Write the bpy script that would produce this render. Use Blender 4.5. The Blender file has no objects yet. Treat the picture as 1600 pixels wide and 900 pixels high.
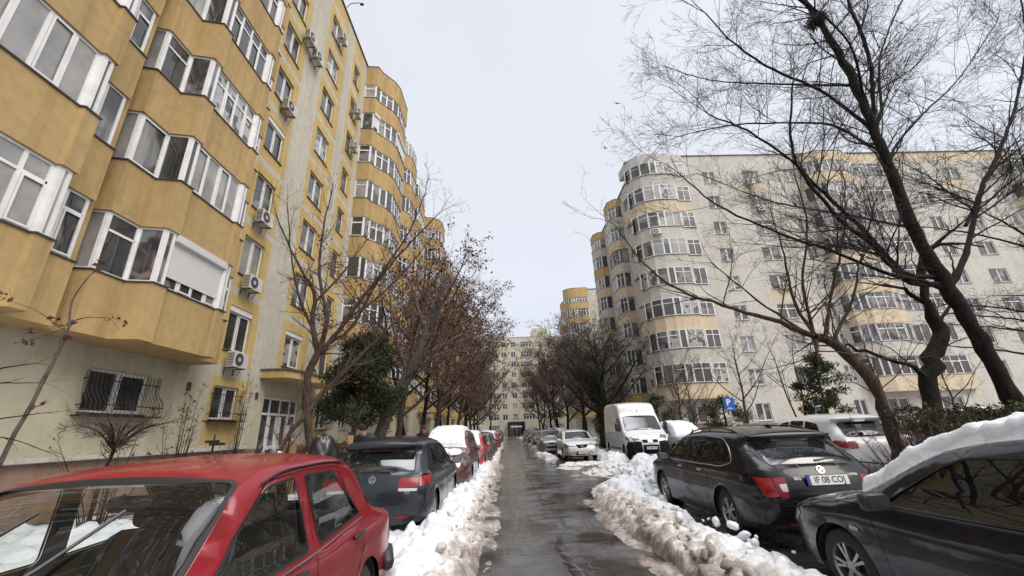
import bpy, bmesh, math, random
import numpy as np
from mathutils import Vector, Matrix
from mathutils.geometry import delaunay_2d_cdt

sc = bpy.context.scene
COL = sc.collection
PI = math.pi
rnd = random.Random(7)

# ------------------------------------------------------------------ camera
cam_d = bpy.data.cameras.new('camera')
cam_d.sensor_width = 36.0
cam_d.lens = 631.05 / 1600 * 36
cam_d.clip_start = 0.05
cam_d.clip_end = 2000
cam = bpy.data.objects.new('camera', cam_d)
COL.objects.link(cam)
_yaw, _pit, _rol = math.radians(1.3261), math.radians(19.4479), math.radians(-2.3389)
_f = Vector((math.sin(_yaw) * math.cos(_pit), math.cos(_yaw) * math.cos(_pit), math.sin(_pit)))
_r = Vector((math.cos(_yaw), -math.sin(_yaw), 0))
_u = _r.cross(_f)
_r2 = _r * math.cos(_rol) + _u * math.sin(_rol)
_u2 = -_r * math.sin(_rol) + _u * math.cos(_rol)
cam.matrix_world = Matrix(((_r2.x, _u2.x, -_f.x, 0), (_r2.y, _u2.y, -_f.y, 0), (_r2.z, _u2.z, -_f.z, 1.55), (0, 0, 0, 1)))
sc.camera = cam

# ------------------------------------------------------------------ sky and light (overcast winter day)
SUN_EL, SUN_AZ = math.radians(48), math.radians(134)
wd = bpy.data.worlds.new('World')
sc.world = wd
wd.use_nodes = True
nt = wd.node_tree
nt.nodes.clear()
N = nt.nodes.new
out = N('ShaderNodeOutputWorld'); bg = N('ShaderNodeBackground'); bg2 = N('ShaderNodeBackground'); add = N('ShaderNodeAddShader')
sky = N('ShaderNodeTexSky'); sky.sky_type = 'NISHITA'; sky.sun_disc = False
sky.sun_elevation = SUN_EL; sky.sun_rotation = SUN_AZ; sky.dust_density = 6; sky.air_density = 1.0
bg.inputs[1].default_value = 0.05
nt.links.new(sky.outputs[0], bg.inputs[0])
tc = N('ShaderNodeTexCoord'); sep = N('ShaderNodeSeparateXYZ'); rmp = N('ShaderNodeValToRGB')
nz = N('ShaderNodeTexNoise'); nz.inputs['Scale'].default_value = 2.2; nz.inputs['Detail'].default_value = 4
mx = N('ShaderNodeMixRGB'); mx.blend_type = 'MULTIPLY'; mx.inputs[0].default_value = 0.14
nt.links.new(tc.outputs['Generated'], sep.inputs[0]); nt.links.new(sep.outputs[2], rmp.inputs[0])
nt.links.new(tc.outputs['Generated'], nz.inputs[0])
e = rmp.color_ramp.elements
e[0].position = 0.0; e[0].color = (0.53, 0.54, 0.59, 1)
e[1].position = 1.0; e[1].color = (6.0, 6.05, 6.3, 1)
q = e.new(0.35); q.color = (0.615, 0.622, 0.655, 1)
q = e.new(0.93); q.color = (0.62, 0.625, 0.655, 1)
nt.links.new(rmp.outputs[0], mx.inputs[1]); nt.links.new(nz.outputs[0], mx.inputs[2])
nt.links.new(mx.outputs[0], bg2.inputs[0])
bg2.inputs[1].default_value = 1.0
nt.links.new(bg.outputs[0], add.inputs[0]); nt.links.new(bg2.outputs[0], add.inputs[1])
nt.links.new(add.outputs[0], out.inputs[0])

sun_d = bpy.data.lights.new('sun', 'SUN')
sun_d.energy = 1.5
sun_d.angle = math.radians(38)
sun_d.color = (1.0, 0.97, 0.93)
sun = bpy.data.objects.new('sun', sun_d)
COL.objects.link(sun)
# sun_rotation is measured from +Y clockwise seen from above; the lamp shines along its -Z
_sd = Vector((math.sin(SUN_AZ) * math.cos(SUN_EL), math.cos(SUN_AZ) * math.cos(SUN_EL), math.sin(SUN_EL)))
sun.rotation_euler = _sd.to_track_quat('Z', 'Y').to_euler()
sun.location = (0, 0, 60)

sc.view_settings.view_transform = 'Standard'
sc.view_settings.look = 'None'
sc.view_settings.exposure = 0.34
sc.view_settings.gamma = 1.0
sc.view_settings.use_curve_mapping = False
sc.cycles.max_bounces = 6
sc.cycles.diffuse_bounces = 3
sc.cycles.glossy_bounces = 3
sc.cycles.transmission_bounces = 4
sc.cycles.transparent_max_bounces = 12
sc.cycles.caustics_reflective = False
sc.cycles.caustics_refractive = False

# ------------------------------------------------------------------ helpers
def tag(o, label=None, cat=None, group=None, kind=None):
    if label: o['label'] = label
    if cat: o['category'] = cat
    if group: o['group'] = group
    if kind: o['kind'] = kind
    return o

def empty(name, loc=(0, 0, 0), rz=0, parent=None):
    o = bpy.data.objects.new(name, None)
    COL.objects.link(o)
    o.location = loc; o.rotation_euler = (0, 0, rz)
    o.empty_display_size = 0.2
    if parent: o.parent = parent
    return o

def link(name, me, mats, parent=None, loc=None):
    if not isinstance(mats, (list, tuple)): mats = [mats]
    if len(me.materials) == 0:
        for m in mats: me.materials.append(m)
    o = bpy.data.objects.new(name, me)
    COL.objects.link(o)
    if parent: o.parent = parent
    if loc is not None: o.location = loc
    return o

class MB:
    """collects shapes into ONE mesh"""
    def __init__(s): s.v = []; s.f = []; s.m = []
    def poly(s, pts, m=0):
        b = len(s.v); s.v += [tuple(p) for p in pts]; s.f.append(tuple(range(b, b + len(pts)))); s.m.append(m)
    def box(s, a, b, m=0, M=None):
        x0, y0, z0 = a; x1, y1, z1 = b
        P = [(x0, y0, z0), (x1, y0, z0), (x1, y1, z0), (x0, y1, z0), (x0, y0, z1), (x1, y0, z1), (x1, y1, z1), (x0, y1, z1)]
        if M is not None: P = [tuple(M @ Vector(p)) for p in P]
        n = len(s.v); s.v += P
        for q in ((3, 2, 1, 0), (4, 5, 6, 7), (0, 1, 5, 4), (1, 2, 6, 5), (2, 3, 7, 6), (3, 0, 4, 7)):
            s.f.append(tuple(n + i for i in q)); s.m.append(m)
    def prism(s, pts, z0, z1, m=0, top=None):
        """pts counter-clockwise in xy"""
        n = len(s.v); k = len(pts); t = top or pts
        s.v += [(p[0], p[1], z0) for p in pts] + [(p[0], p[1], z1) for p in t]
        s.f.append(tuple(n + i for i in reversed(range(k)))); s.m.append(m)
        s.f.append(tuple(n + k + i for i in range(k))); s.m.append(m)
        for i in range(k):
            j = (i + 1) % k
            s.f.append((n + i, n + j, n + k + j, n + k + i)); s.m.append(m)
    def tube(s, path, r, sides=6, m=0, cap=True):
        path = [Vector(p) for p in path]
        rr = r if isinstance(r, (list, tuple)) else [r] * len(path)
        n0 = len(s.v); up = None
        for i, p in enumerate(path):
            t = (path[min(i + 1, len(path) - 1)] - path[max(i - 1, 0)])
            if t.length < 1e-9: t = Vector((0, 0, 1))
            t.normalize()
            if up is None:
                up = Vector((0, 0, 1)) if abs(t.z) < .9 else Vector((1, 0, 0))
            a = t.cross(up).normalized(); up = a.cross(t).normalized()
            for j in range(sides):
                an = 2 * PI * j / sides
                s.v.append(tuple(p + (a * math.cos(an) + up * math.sin(an)) * rr[i]))
        for i in range(len(path) - 1):
            for j in range(sides):
                k = (j + 1) % sides; b = n0 + i * sides
                s.f.append((b + j, b + k, b + sides + k, b + sides + j)); s.m.append(m)
        if cap:
            s.f.append(tuple(n0 + j for j in reversed(range(sides)))); s.m.append(m)
            b = n0 + (len(path) - 1) * sides
            s.f.append(tuple(b + j for j in range(sides))); s.m.append(m)
    def lathe(s, prof, axis='x', seg=24, m=0, c=(0, 0, 0)):
        """prof: list of (r, h) ; revolved about axis through c"""
        n0 = len(s.v); k = len(prof)
        for j in range(seg):
            an = 2 * PI * j / seg
            for (r, h) in prof:
                a, b = r * math.cos(an), r * math.sin(an)
                p = (h, a, b) if axis == 'x' else ((a, h, b) if axis == 'y' else (a, b, h))
                s.v.append((p[0] + c[0], p[1] + c[1], p[2] + c[2]))
        for j in range(seg):
            jn = (j + 1) % seg
            for i in range(k - 1):
                s.f.append((n0 + j * k + i, n0 + jn * k + i, n0 + jn * k + i + 1, n0 + j * k + i + 1)); s.m.append(m)
    def mesh(s, name='mesh', smooth=False, fix=False):
        me = bpy.data.meshes.new(name)
        me.from_pydata(s.v, [], s.f)
        me.polygons.foreach_set('material_index', s.m)
        if smooth: me.polygons.foreach_set('use_smooth', [True] * len(s.f))
        me.update()
        if fix:
            bm = bmesh.new(); bm.from_mesh(me)
            bmesh.ops.recalc_face_normals(bm, faces=bm.faces); bm.to_mesh(me); bm.free()
        return me
    def build(s, name, mats, parent=None, smooth=False, fix=False, bevel=0):
        me = s.mesh(name, smooth, fix)
        if bevel:
            bm = bmesh.new(); bm.from_mesh(me)
            bmesh.ops.bevel(bm, geom=list(bm.edges), offset=bevel, segments=2, affect='EDGES', profile=.5)
            bm.to_mesh(me); bm.free()
        return link(name, me, mats, parent)

_txt = {}
def text_obj(name, s, size, mat, parent, M, extrude=0.002, bold=0.0, sx=1.0):
    cu = bpy.data.curves.new('t', 'FONT')
    cu.body = s; cu.size = size; cu.extrude = extrude; cu.align_x = 'CENTER'; cu.align_y = 'CENTER'; cu.offset = bold
    to = bpy.data.objects.new('t', cu); COL.objects.link(to)
    dg = bpy.context.evaluated_depsgraph_get()
    me = bpy.data.meshes.new_from_object(to.evaluated_get(dg))
    bpy.data.objects.remove(to); bpy.data.curves.remove(cu)
    me.transform(Matrix.Diagonal((sx, 1, 1, 1)))
    me.transform(M)
    me.materials.clear()
    return link(name, me, mat, parent)

# ------------------------------------------------------------------ materials
def newmat(name):
    m = bpy.data.materials.new(name); m.use_nodes = True
    nt = m.node_tree; b = nt.nodes['Principled BSDF']
    return m, nt, b

def pmat(name, col, rough=.6, metal=0, coat=0, spec=.5, emit=None):
    m, nt, b = newmat(name)
    b.inputs['Base Color'].default_value = (*col, 1); b.inputs['Roughness'].default_value = rough
    b.inputs['Metallic'].default_value = metal; b.inputs['Coat Weight'].default_value = coat
    b.inputs['Coat Roughness'].default_value = .04; b.inputs['Specular IOR Level'].default_value = spec
    if emit: b.inputs['Emission Color'].default_value = (*emit, 1); b.inputs['Emission Strength'].default_value = 1
    return m

def noise_node(nt, scale, detail=4, rough=.6, coord='Object', stretch=None, vec=None):
    n = nt.nodes.new('ShaderNodeTexNoise'); n.inputs['Scale'].default_value = scale
    n.inputs['Detail'].default_value = detail; n.inputs['Roughness'].default_value = rough
    if vec is None:
        t = nt.nodes.new('ShaderNodeTexCoord'); vec = t.outputs[coord]
    if stretch:
        mp = nt.nodes.new('ShaderNodeMapping'); mp.inputs['Scale'].default_value = stretch
        nt.links.new(vec, mp.inputs[0]); vec = mp.outputs[0]
    nt.links.new(vec, n.inputs[0])
    return n

def ramp(nt, src, stops):
    r = nt.nodes.new('ShaderNodeValToRGB'); els = r.color_ramp.elements
    while len(els) > 1: els.remove(els[-1])
    els[0].position = stops[0][0]; els[0].color = (*stops[0][1], 1)
    for p, c in stops[1:]:
        x = els.new(p); x.color = (*c, 1)
    nt.links.new(src, r.inputs[0])
    return r

def mixc(nt, fac, a, b, mode='MIX'):
    m = nt.nodes.new('ShaderNodeMixRGB'); m.blend_type = mode
    for i, x in ((0, fac), (1, a), (2, b)):
        if isinstance(x, (int, float)): m.inputs[i].default_value = x
        elif isinstance(x, tuple): m.inputs[i].default_value = (*x, 1)
        else: nt.links.new(x, m.inputs[i])
    return m.outputs[0]

def math_n(nt, op, a, b=None, clamp=False):
    m = nt.nodes.new('ShaderNodeMath'); m.operation = op; m.use_clamp = clamp
    for i, x in ((0, a), (1, b)):
        if x is None: continue
        if isinstance(x, (int, float)): m.inputs[i].default_value = x
        else: nt.links.new(x, m.inputs[i])
    return m.outputs[0]

def bump(nt, b, src, strength=.3, dist=.01):
    n = nt.nodes.new('ShaderNodeBump'); n.inputs['Strength'].default_value = strength; n.inputs['Distance'].default_value = dist
    nt.links.new(src, n.inputs['Height']); nt.links.new(n.outputs[0], b.inputs['Normal'])

def stucco(name, col, dirt=(.55, .5, .42), amt=.55, rough=.9):
    m, nt, b = newmat(name)
    big = noise_node(nt, .45, 5, .6); fine = noise_node(nt, 60, 3, .7); streak = noise_node(nt, 2.2, 6, .7, stretch=(1, 1, .09))
    mid = noise_node(nt, 4, 5, .65)
    c = ramp(nt, big.outputs[0], [(.3, tuple(x * .90 for x in col)), (.7, tuple(min(1, x * 1.08) for x in col))]).outputs[0]
    s = ramp(nt, streak.outputs[0], [(.47, (0, 0, 0)), (.68, (1, 1, 1))]).outputs[0]
    f = math_n(nt, 'MULTIPLY', s, min(1, amt * 1.05))
    c = mixc(nt, f, c, tuple(x * y for x, y in zip(col, dirt)))
    s2 = ramp(nt, mid.outputs[0], [(.45, (1, 1, 1)), (.8, (.80, .79, .77))]).outputs[0]
    c = mixc(nt, 1.0, c, s2, 'MULTIPLY')
    nt.links.new(c, b.inputs['Base Color']); b.inputs['Roughness'].default_value = rough
    b.inputs['Specular IOR Level'].default_value = .25
    bump(nt, b, fine.outputs[0], .5, .006)
    return m

M = {}
M['ochre'] = stucco('ochre_stucco', (.54, .395, .165), dirt=(.70, .68, .64), amt=.5)
M['ochre_b'] = stucco('ochre_bay_stucco', (.44, .31, .145), dirt=(.62, .6, .58), amt=.6)
M['grey_l'] = stucco('greige_stucco', (.50, .475, .395), dirt=(.7, .69, .66), amt=.5)
M['cream_l'] = stucco('cream_ground_stucco', (.50, .465, .345), dirt=(.72, .7, .66), amt=.4)
M['plinth'] = stucco('plinth_red', (.30, .205, .16), amt=.6)
M['ledge'] = stucco('ledge_pale', (.55, .53, .48))
M['grey_r'] = stucco('pale_grey_stucco', (.56, .54, .485), dirt=(.72, .71, .70), amt=.45)
M['peach'] = stucco('peach_stucco', (.65, .545, .395), dirt=(.75, .72, .66), amt=.45)
M['ochre_r'] = stucco('yellow_stucco', (.52, .375, .17), amt=.5)
M['far_wall'] = stucco('far_cream_stucco', (.56, .52, .42), amt=.45)
M['roof'] = pmat('roof_felt', (.07, .068, .065), .8)
M['flash'] = pmat('zinc_flashing', (.10, .095, .09), .45, .6)
M['pvc'] = None
def pvc():
    m, nt, b = newmat('white_pvc')
    n = noise_node(nt, 3, 4)
    c = ramp(nt, n.outputs[0], [(.3, (.66, .66, .65)), (.7, (.80, .80, .79))]).outputs[0]
    nt.links.new(c, b.inputs['Base Color']); b.inputs['Roughness'].default_value = .4
    return m
M['pvc'] = pvc()
M['pvc_dark'] = pmat('brown_frame', (.09, .055, .035), .5)
M['reveal_g'] = stucco('grey_reveal', (.36, .34, .27))

def pane(name, kind):
    m, nt, b = newmat(name)
    t = nt.nodes.new('ShaderNodeTexCoord')
    if kind == 'curtain':
        w = nt.nodes.new('ShaderNodeTexWave'); w.inputs['Scale'].default_value = 5.5; w.inputs['Distortion'].default_value = 3
        w.inputs['Detail'].default_value = 2
        mp = nt.nodes.new('ShaderNodeMapping'); mp.inputs['Scale'].default_value = (1, 1, .12)
        nt.links.new(t.outputs['Object'], mp.inputs[0]); nt.links.new(mp.outputs[0], w.inputs[0])
        n = noise_node(nt, .9, 2)
        c1 = ramp(nt, w.outputs[0], [(0, (.10, .105, .10)), (1, (.24, .24, .225))]).outputs[0]
        c2 = ramp(nt, n.outputs[0], [(.42, (0, 0, 0)), (.5, (1, 1, 1))]).outputs[0]
        c = mixc(nt, c2, c1, (.02, .021, .02))
    elif kind == 'blind':
        n = noise_node(nt, 1.3, 3)
        c = ramp(nt, n.outputs[0], [(.35, (.20, .20, .19)), (.65, (.33, .32, .30))]).outputs[0]
    elif kind == 'items':
        v = nt.nodes.new('ShaderNodeTexVoronoi'); v.inputs['Scale'].default_value = 2.3; v.distance = 'CHEBYCHEV'; nt.links.new(t.outputs['Object'], v.inputs['Vector'])
        n = noise_node(nt, 1.4, 2)
        hsv = nt.nodes.new('ShaderNodeHueSaturation'); hsv.inputs['Saturation'].default_value = .35; hsv.inputs['Value'].default_value = .22
        nt.links.new(v.outputs['Color'], hsv.inputs['Color'])
        c = mixc(nt, ramp(nt, n.outputs[0], [(.45, (0, 0, 0)), (.55, (1, 1, 1))]).outputs[0], (.018, .018, .018), hsv.outputs[0])
    elif kind == 'white':
        n = noise_node(nt, 2.2, 3)
        c = ramp(nt, n.outputs[0], [(.35, (.25, .25, .245)), (.5, (.40, .40, .39)), (.56, (.03, .03, .03))]).outputs[0]
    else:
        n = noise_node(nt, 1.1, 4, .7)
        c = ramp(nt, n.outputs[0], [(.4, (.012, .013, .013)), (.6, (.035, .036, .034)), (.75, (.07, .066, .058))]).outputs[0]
    nt.links.new(c, b.inputs['Base Color'])
    b.inputs['Roughness'].default_value = .5; b.inputs['Coat Weight'].default_value = 1
    b.inputs['Coat Roughness'].default_value = .01; b.inputs['Coat IOR'].default_value = 1.6
    nn = noise_node(nt, 1.6, 1)
    bn = nt.nodes.new('ShaderNodeBump'); bn.inputs['Strength'].default_value = .06; bn.inputs['Distance'].default_value = .05
    nt.links.new(nn.outputs[0], bn.inputs['Height']); nt.links.new(bn.outputs[0], b.inputs['Coat Normal'])
    return m
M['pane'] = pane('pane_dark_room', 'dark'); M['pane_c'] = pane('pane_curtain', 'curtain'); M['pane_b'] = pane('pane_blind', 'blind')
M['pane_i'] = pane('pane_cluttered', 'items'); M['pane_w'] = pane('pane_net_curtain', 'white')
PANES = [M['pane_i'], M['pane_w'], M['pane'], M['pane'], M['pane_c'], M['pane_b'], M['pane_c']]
M['shutter'] = None
def shutter():
    m, nt, b = newmat('white_roller_shutter')
    t = nt.nodes.new('ShaderNodeTexCoord'); s = nt.nodes.new('ShaderNodeSeparateXYZ'); nt.links.new(t.outputs['Object'], s.inputs[0])
    v = math_n(nt, 'FRACT', math_n(nt, 'MULTIPLY', s.outputs[2], 22.0))
    r = ramp(nt, v, [(0, (.30, .30, .30)), (.16, (.68, .68, .67)), (1, (.74, .74, .73))])
    nt.links.new(r.outputs[0], b.inputs['Base Color']); b.inputs['Roughness'].default_value = .4
    bump(nt, b, v, .6, .01)
    return m
M['shutter'] = shutter()
M['iron'] = pmat('black_iron', (.018, .017, .016), .5, .3)
M['ac'] = pmat('ac_casing', (.52, .51, .47), .5)
M['ac_dark'] = pmat('ac_grille', (.05, .05, .05), .6)

def bark(name, c1, c2, sc_=18):
    m, nt, b = newmat(name)
    n = noise_node(nt, sc_, 6, .7, stretch=(1, 1, .3)); n2 = noise_node(nt, 1.5, 3)
    c = ramp(nt, n.outputs[0], [(.35, c1), (.68, c2)]).outputs[0]
    c = mixc(nt, .5, c, ramp(nt, n2.outputs[0], [(.3, (.55, .55, .55)), (.7, (1, 1, 1))]).outputs[0], 'MULTIPLY')
    nt.links.new(c, b.inputs['Base Color']); b.inputs['Roughness'].default_value = .9
    b.inputs['Specular IOR Level'].default_value = .2
    bump(nt, b, n.outputs[0], 1.0, .03)
    return m
M['bark_dark'] = bark('bark_wet_dark', (.006, .005, .0045), (.032, .025, .021))
M['bark_brown'] = bark('bark_brown', (.03, .02, .016), (.12, .082, .062))
M['bark_grey'] = bark('bark_grey', (.045, .04, .035), (.17, .15, .13))
M['twig_dark'] = pmat('twig_dark', (.022, .018, .016), .85)
M['twig_brown'] = pmat('twig_brown', (.085, .052, .040), .85)
M['twig_red'] = pmat('twig_reddish', (.15, .105, .080), .85)
def leafmat(name, c1, c2):
    m, nt, b = newmat(name)
    n = noise_node(nt, 3.0, 3, .6)
    c = ramp(nt, n.outputs[0], [(.3, c1), (.7, c2)]).outputs[0]
    nt.links.new(c, b.inputs['Base Color']); b.inputs['Roughness'].default_value = .8; b.inputs['Specular IOR Level'].default_value = .2
    return m
M['leaf_brown'] = leafmat('dead_leaves', (.045, .022, .014), (.13, .062, .036))
M['leaf_ever'] = leafmat('evergreen_leaves', (.016, .024, .012), (.052, .062, .030))
M['leaf_olive'] = leafmat('olive_hedge_leaves', (.03, .034, .018), (.085, .085, .046))
M['limewash'] = pmat('limewash', (.6, .6, .58), .9)

def snowmat(name, dirt_scale=1.0, road_x=None, side=1, base_dirt=0.0, bmp=.7):
    m, nt, b = newmat(name)
    t = nt.nodes.new('ShaderNodeTexCoord'); s = nt.nodes.new('ShaderNodeSeparateXYZ'); nt.links.new(t.outputs['Object'], s.inputs[0])
    n = noise_node(nt, 2.2, 6, .65); n2 = noise_node(nt, 26, 5, .7); n3 = noise_node(nt, 9, 4, .6)
    if road_x is not None:
        # dirt thrown by traffic on the strip next to the carriageway
        d = math_n(nt, 'MULTIPLY', math_n(nt, 'SUBTRACT', s.outputs[0], road_x), float(side))
        d = math_n(nt, 'SUBTRACT', 1.0, math_n(nt, 'DIVIDE', d, .55 * dirt_scale), True)
    else:
        d = base_dirt
    f = math_n(nt, 'ADD', math_n(nt, 'MULTIPLY', d, .75), math_n(nt, 'MULTIPLY', math_n(nt, 'SUBTRACT', n.outputs[0], .5), 1.3))
    f = math_n(nt, 'ADD', f, math_n(nt, 'MULTIPLY', math_n(nt, 'SUBTRACT', n3.outputs[0], .5), 1.1), True)
    c = ramp(nt, f, [(.12, (.66, .68, .72)), (.32, (.58, .56, .53)), (.55, (.37, .33, .295)), (.8, (.19, .158, .132)), (1, (.11, .09, .075))]).outputs[0]
    sp = ramp(nt, n2.outputs[0], [(.60, (1, 1, 1)), (.75, (.72, .67, .62))]).outputs[0]
    c = mixc(nt, .6, c, sp, 'MULTIPLY')
    nt.links.new(c, b.inputs['Base Color']); b.inputs['Roughness'].default_value = .55
    b.inputs['Subsurface Weight'].default_value = .0
    ad = math_n(nt, 'ADD', n2.outputs[0], math_n(nt, 'MULTIPLY', n3.outputs[0], 1.2))
    bump(nt, b, ad, bmp, .03)
    return m
M['snow'] = snowmat('snow_clean', base_dirt=-.15)
M['snow_car'] = snowmat('snow_on_car', base_dirt=-.5, bmp=.22)
M['snow_left'] = snowmat('snow_left_dirty', 1.0, -.42, -1)
M['snow_right'] = snowmat('snow_right_dirty', 1.75, 1.75, 1)
M['slush'] = snowmat('slush', base_dirt=.5)
M['fringe'] = snowmat('slush_fringe', base_dirt=1.0)

def paint(name, col, metal=.0, rough=.3, dirt=.35, dcol=(.30, .27, .24), coat=.8):
    m, nt, b = newmat(name)
    t = nt.nodes.new('ShaderNodeTexCoord'); s = nt.nodes.new('ShaderNodeSeparateXYZ'); nt.links.new(t.outputs['Object'], s.inputs[0])
    n = noise_node(nt, 3.5, 6, .7); n2 = noise_node(nt, 14, 5, .7)
    low = math_n(nt, 'SUBTRACT', 1.0, math_n(nt, 'DIVIDE', s.outputs[2], .62), True)
    f = math_n(nt, 'MULTIPLY', math_n(nt, 'ADD', math_n(nt, 'MULTIPLY', low, 1.3), math_n(nt, 'SUBTRACT', n.outputs[0], .42)), dirt, True)
    c = mixc(nt, f, col, dcol)
    nt.links.new(c, b.inputs['Base Color'])
    rr = math_n(nt, 'ADD', math_n(nt, 'MULTIPLY', n2.outputs[0], .22), rough - .11)
    nt.links.new(rr, b.inputs['Roughness']); b.inputs['Metallic'].default_value = metal
    b.inputs['Coat Weight'].default_value = coat; b.inputs['Specular IOR Level'].default_value = .5 * coat
    nt.links.new(math_n(nt, 'ADD', math_n(nt, 'MULTIPLY', f, .6), .04), b.inputs['Coat Roughness'])
    g = nt.nodes.new('ShaderNodeNewGeometry'); dk = nt.nodes.new('ShaderNodeBsdfDiffuse'); dk.inputs[0].default_value = (.03, .03, .03, 1)
    mix = nt.nodes.new('ShaderNodeMixShader'); nt.links.new(g.outputs['Backfacing'], mix.inputs[0])
    nt.links.new(b.outputs[0], mix.inputs[1]); nt.links.new(dk.outputs[0], mix.inputs[2])
    nt.links.new(mix.outputs[0], nt.nodes['Material Output'].inputs[0])
    return m

def glassmat(name, tint, body, mixf, rough=.01, ior=1.55):
    """mixf = share of light that passes straight through"""
    m, nt, b = newmat(name)
    b.inputs['Base Color'].default_value = (*body, 1); b.inputs['Roughness'].default_value = .6
    b.inputs['Specular IOR Level'].default_value = 0
    tr = nt.nodes.new('ShaderNodeBsdfTransparent'); tr.inputs[0].default_value = (*tint, 1)
    gl = nt.nodes.new('ShaderNodeBsdfGlossy'); gl.inputs['Roughness'].default_value = rough
    fr = nt.nodes.new('ShaderNodeFresnel'); gb = nt.nodes.new('ShaderNodeNewGeometry')   # same reflectance from either side of the pane
    nt.links.new(math_n(nt, 'ADD', math_n(nt, 'MULTIPLY', gb.outputs['Backfacing'], 1.0 / ior - ior), ior), fr.inputs[0])
    m1 = nt.nodes.new('ShaderNodeMixShader'); m1.inputs[0].default_value = mixf
    nt.links.new(b.outputs[0], m1.inputs[1]); nt.links.new(tr.outputs[0], m1.inputs[2])
    m2 = nt.nodes.new('ShaderNodeMixShader'); nt.links.new(fr.outputs[0], m2.inputs[0])
    nt.links.new(m1.outputs[0], m2.inputs[1]); nt.links.new(gl.outputs[0], m2.inputs[2])
    nt.links.new(m2.outputs[0], nt.nodes['Material Output'].inputs[0])
    return m
M['glass_clear'] = glassmat('car_glass_clear', (.90, .93, .91), (.10, .10, .09), .97)
M['glass_tint'] = glassmat('car_glass_tinted', (.30, .36, .34), (.014, .017, .017), .6, ior=2.0)
M['glass_dark'] = glassmat('car_glass_privacy', (.1, .1, .1), (.006, .007, .008), .3, ior=1.7)
M['rubber'] = pmat('rubber', (.012, .012, .012), .7)
M['tyre'] = pmat('tyre', (.022, .021, .02), .85)
M['plastic'] = pmat('black_plastic', (.02, .02, .021), .45)
M['grille'] = pmat('matt_grille', (.010, .010, .010), .9, 0, 0, .15)
M['under'] = pmat('underbody', (.008, .008, .008), .9)
M['seat'] = pmat('seat_cloth', (.035, .032, .03), .9)
M['rim'] = pmat('alloy', (.36, .35, .33), .35, .8)
M['rim_dk'] = pmat('brake_dark', (.02, .02, .02), .7)
M['chrome'] = pmat('chrome', (.42, .42, .43), .25, 1)
M['red_lamp'] = pmat('red_lamp', (.20, .004, .008), .2, 0, .5, .3)
M['white_lamp'] = pmat('clear_lamp', (.46, .47, .46), .12, .3, 1)
M['head_lamp'] = pmat('headlamp', (.13, .135, .14), .12, .5, 1)
M['orange_lamp'] = pmat('orange_lamp', (.55, .16, .02), .2, 0, 1)
M['plate_w'] = pmat('plate_white', (.62, .62, .60), .5)
M['plate_b'] = pmat('plate_blue', (.02, .06, .30), .5)
M['ink'] = pmat('ink_black', (.015, .015, .015), .6)
M['ink_w'] = pmat('ink_white', (.75, .75, .75), .6)
M['seam'] = pmat('panel_gap', (.004, .004, .004), .9)
M['wood'] = pmat('raw_wood', (.33, .2, .10), .8)
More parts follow.
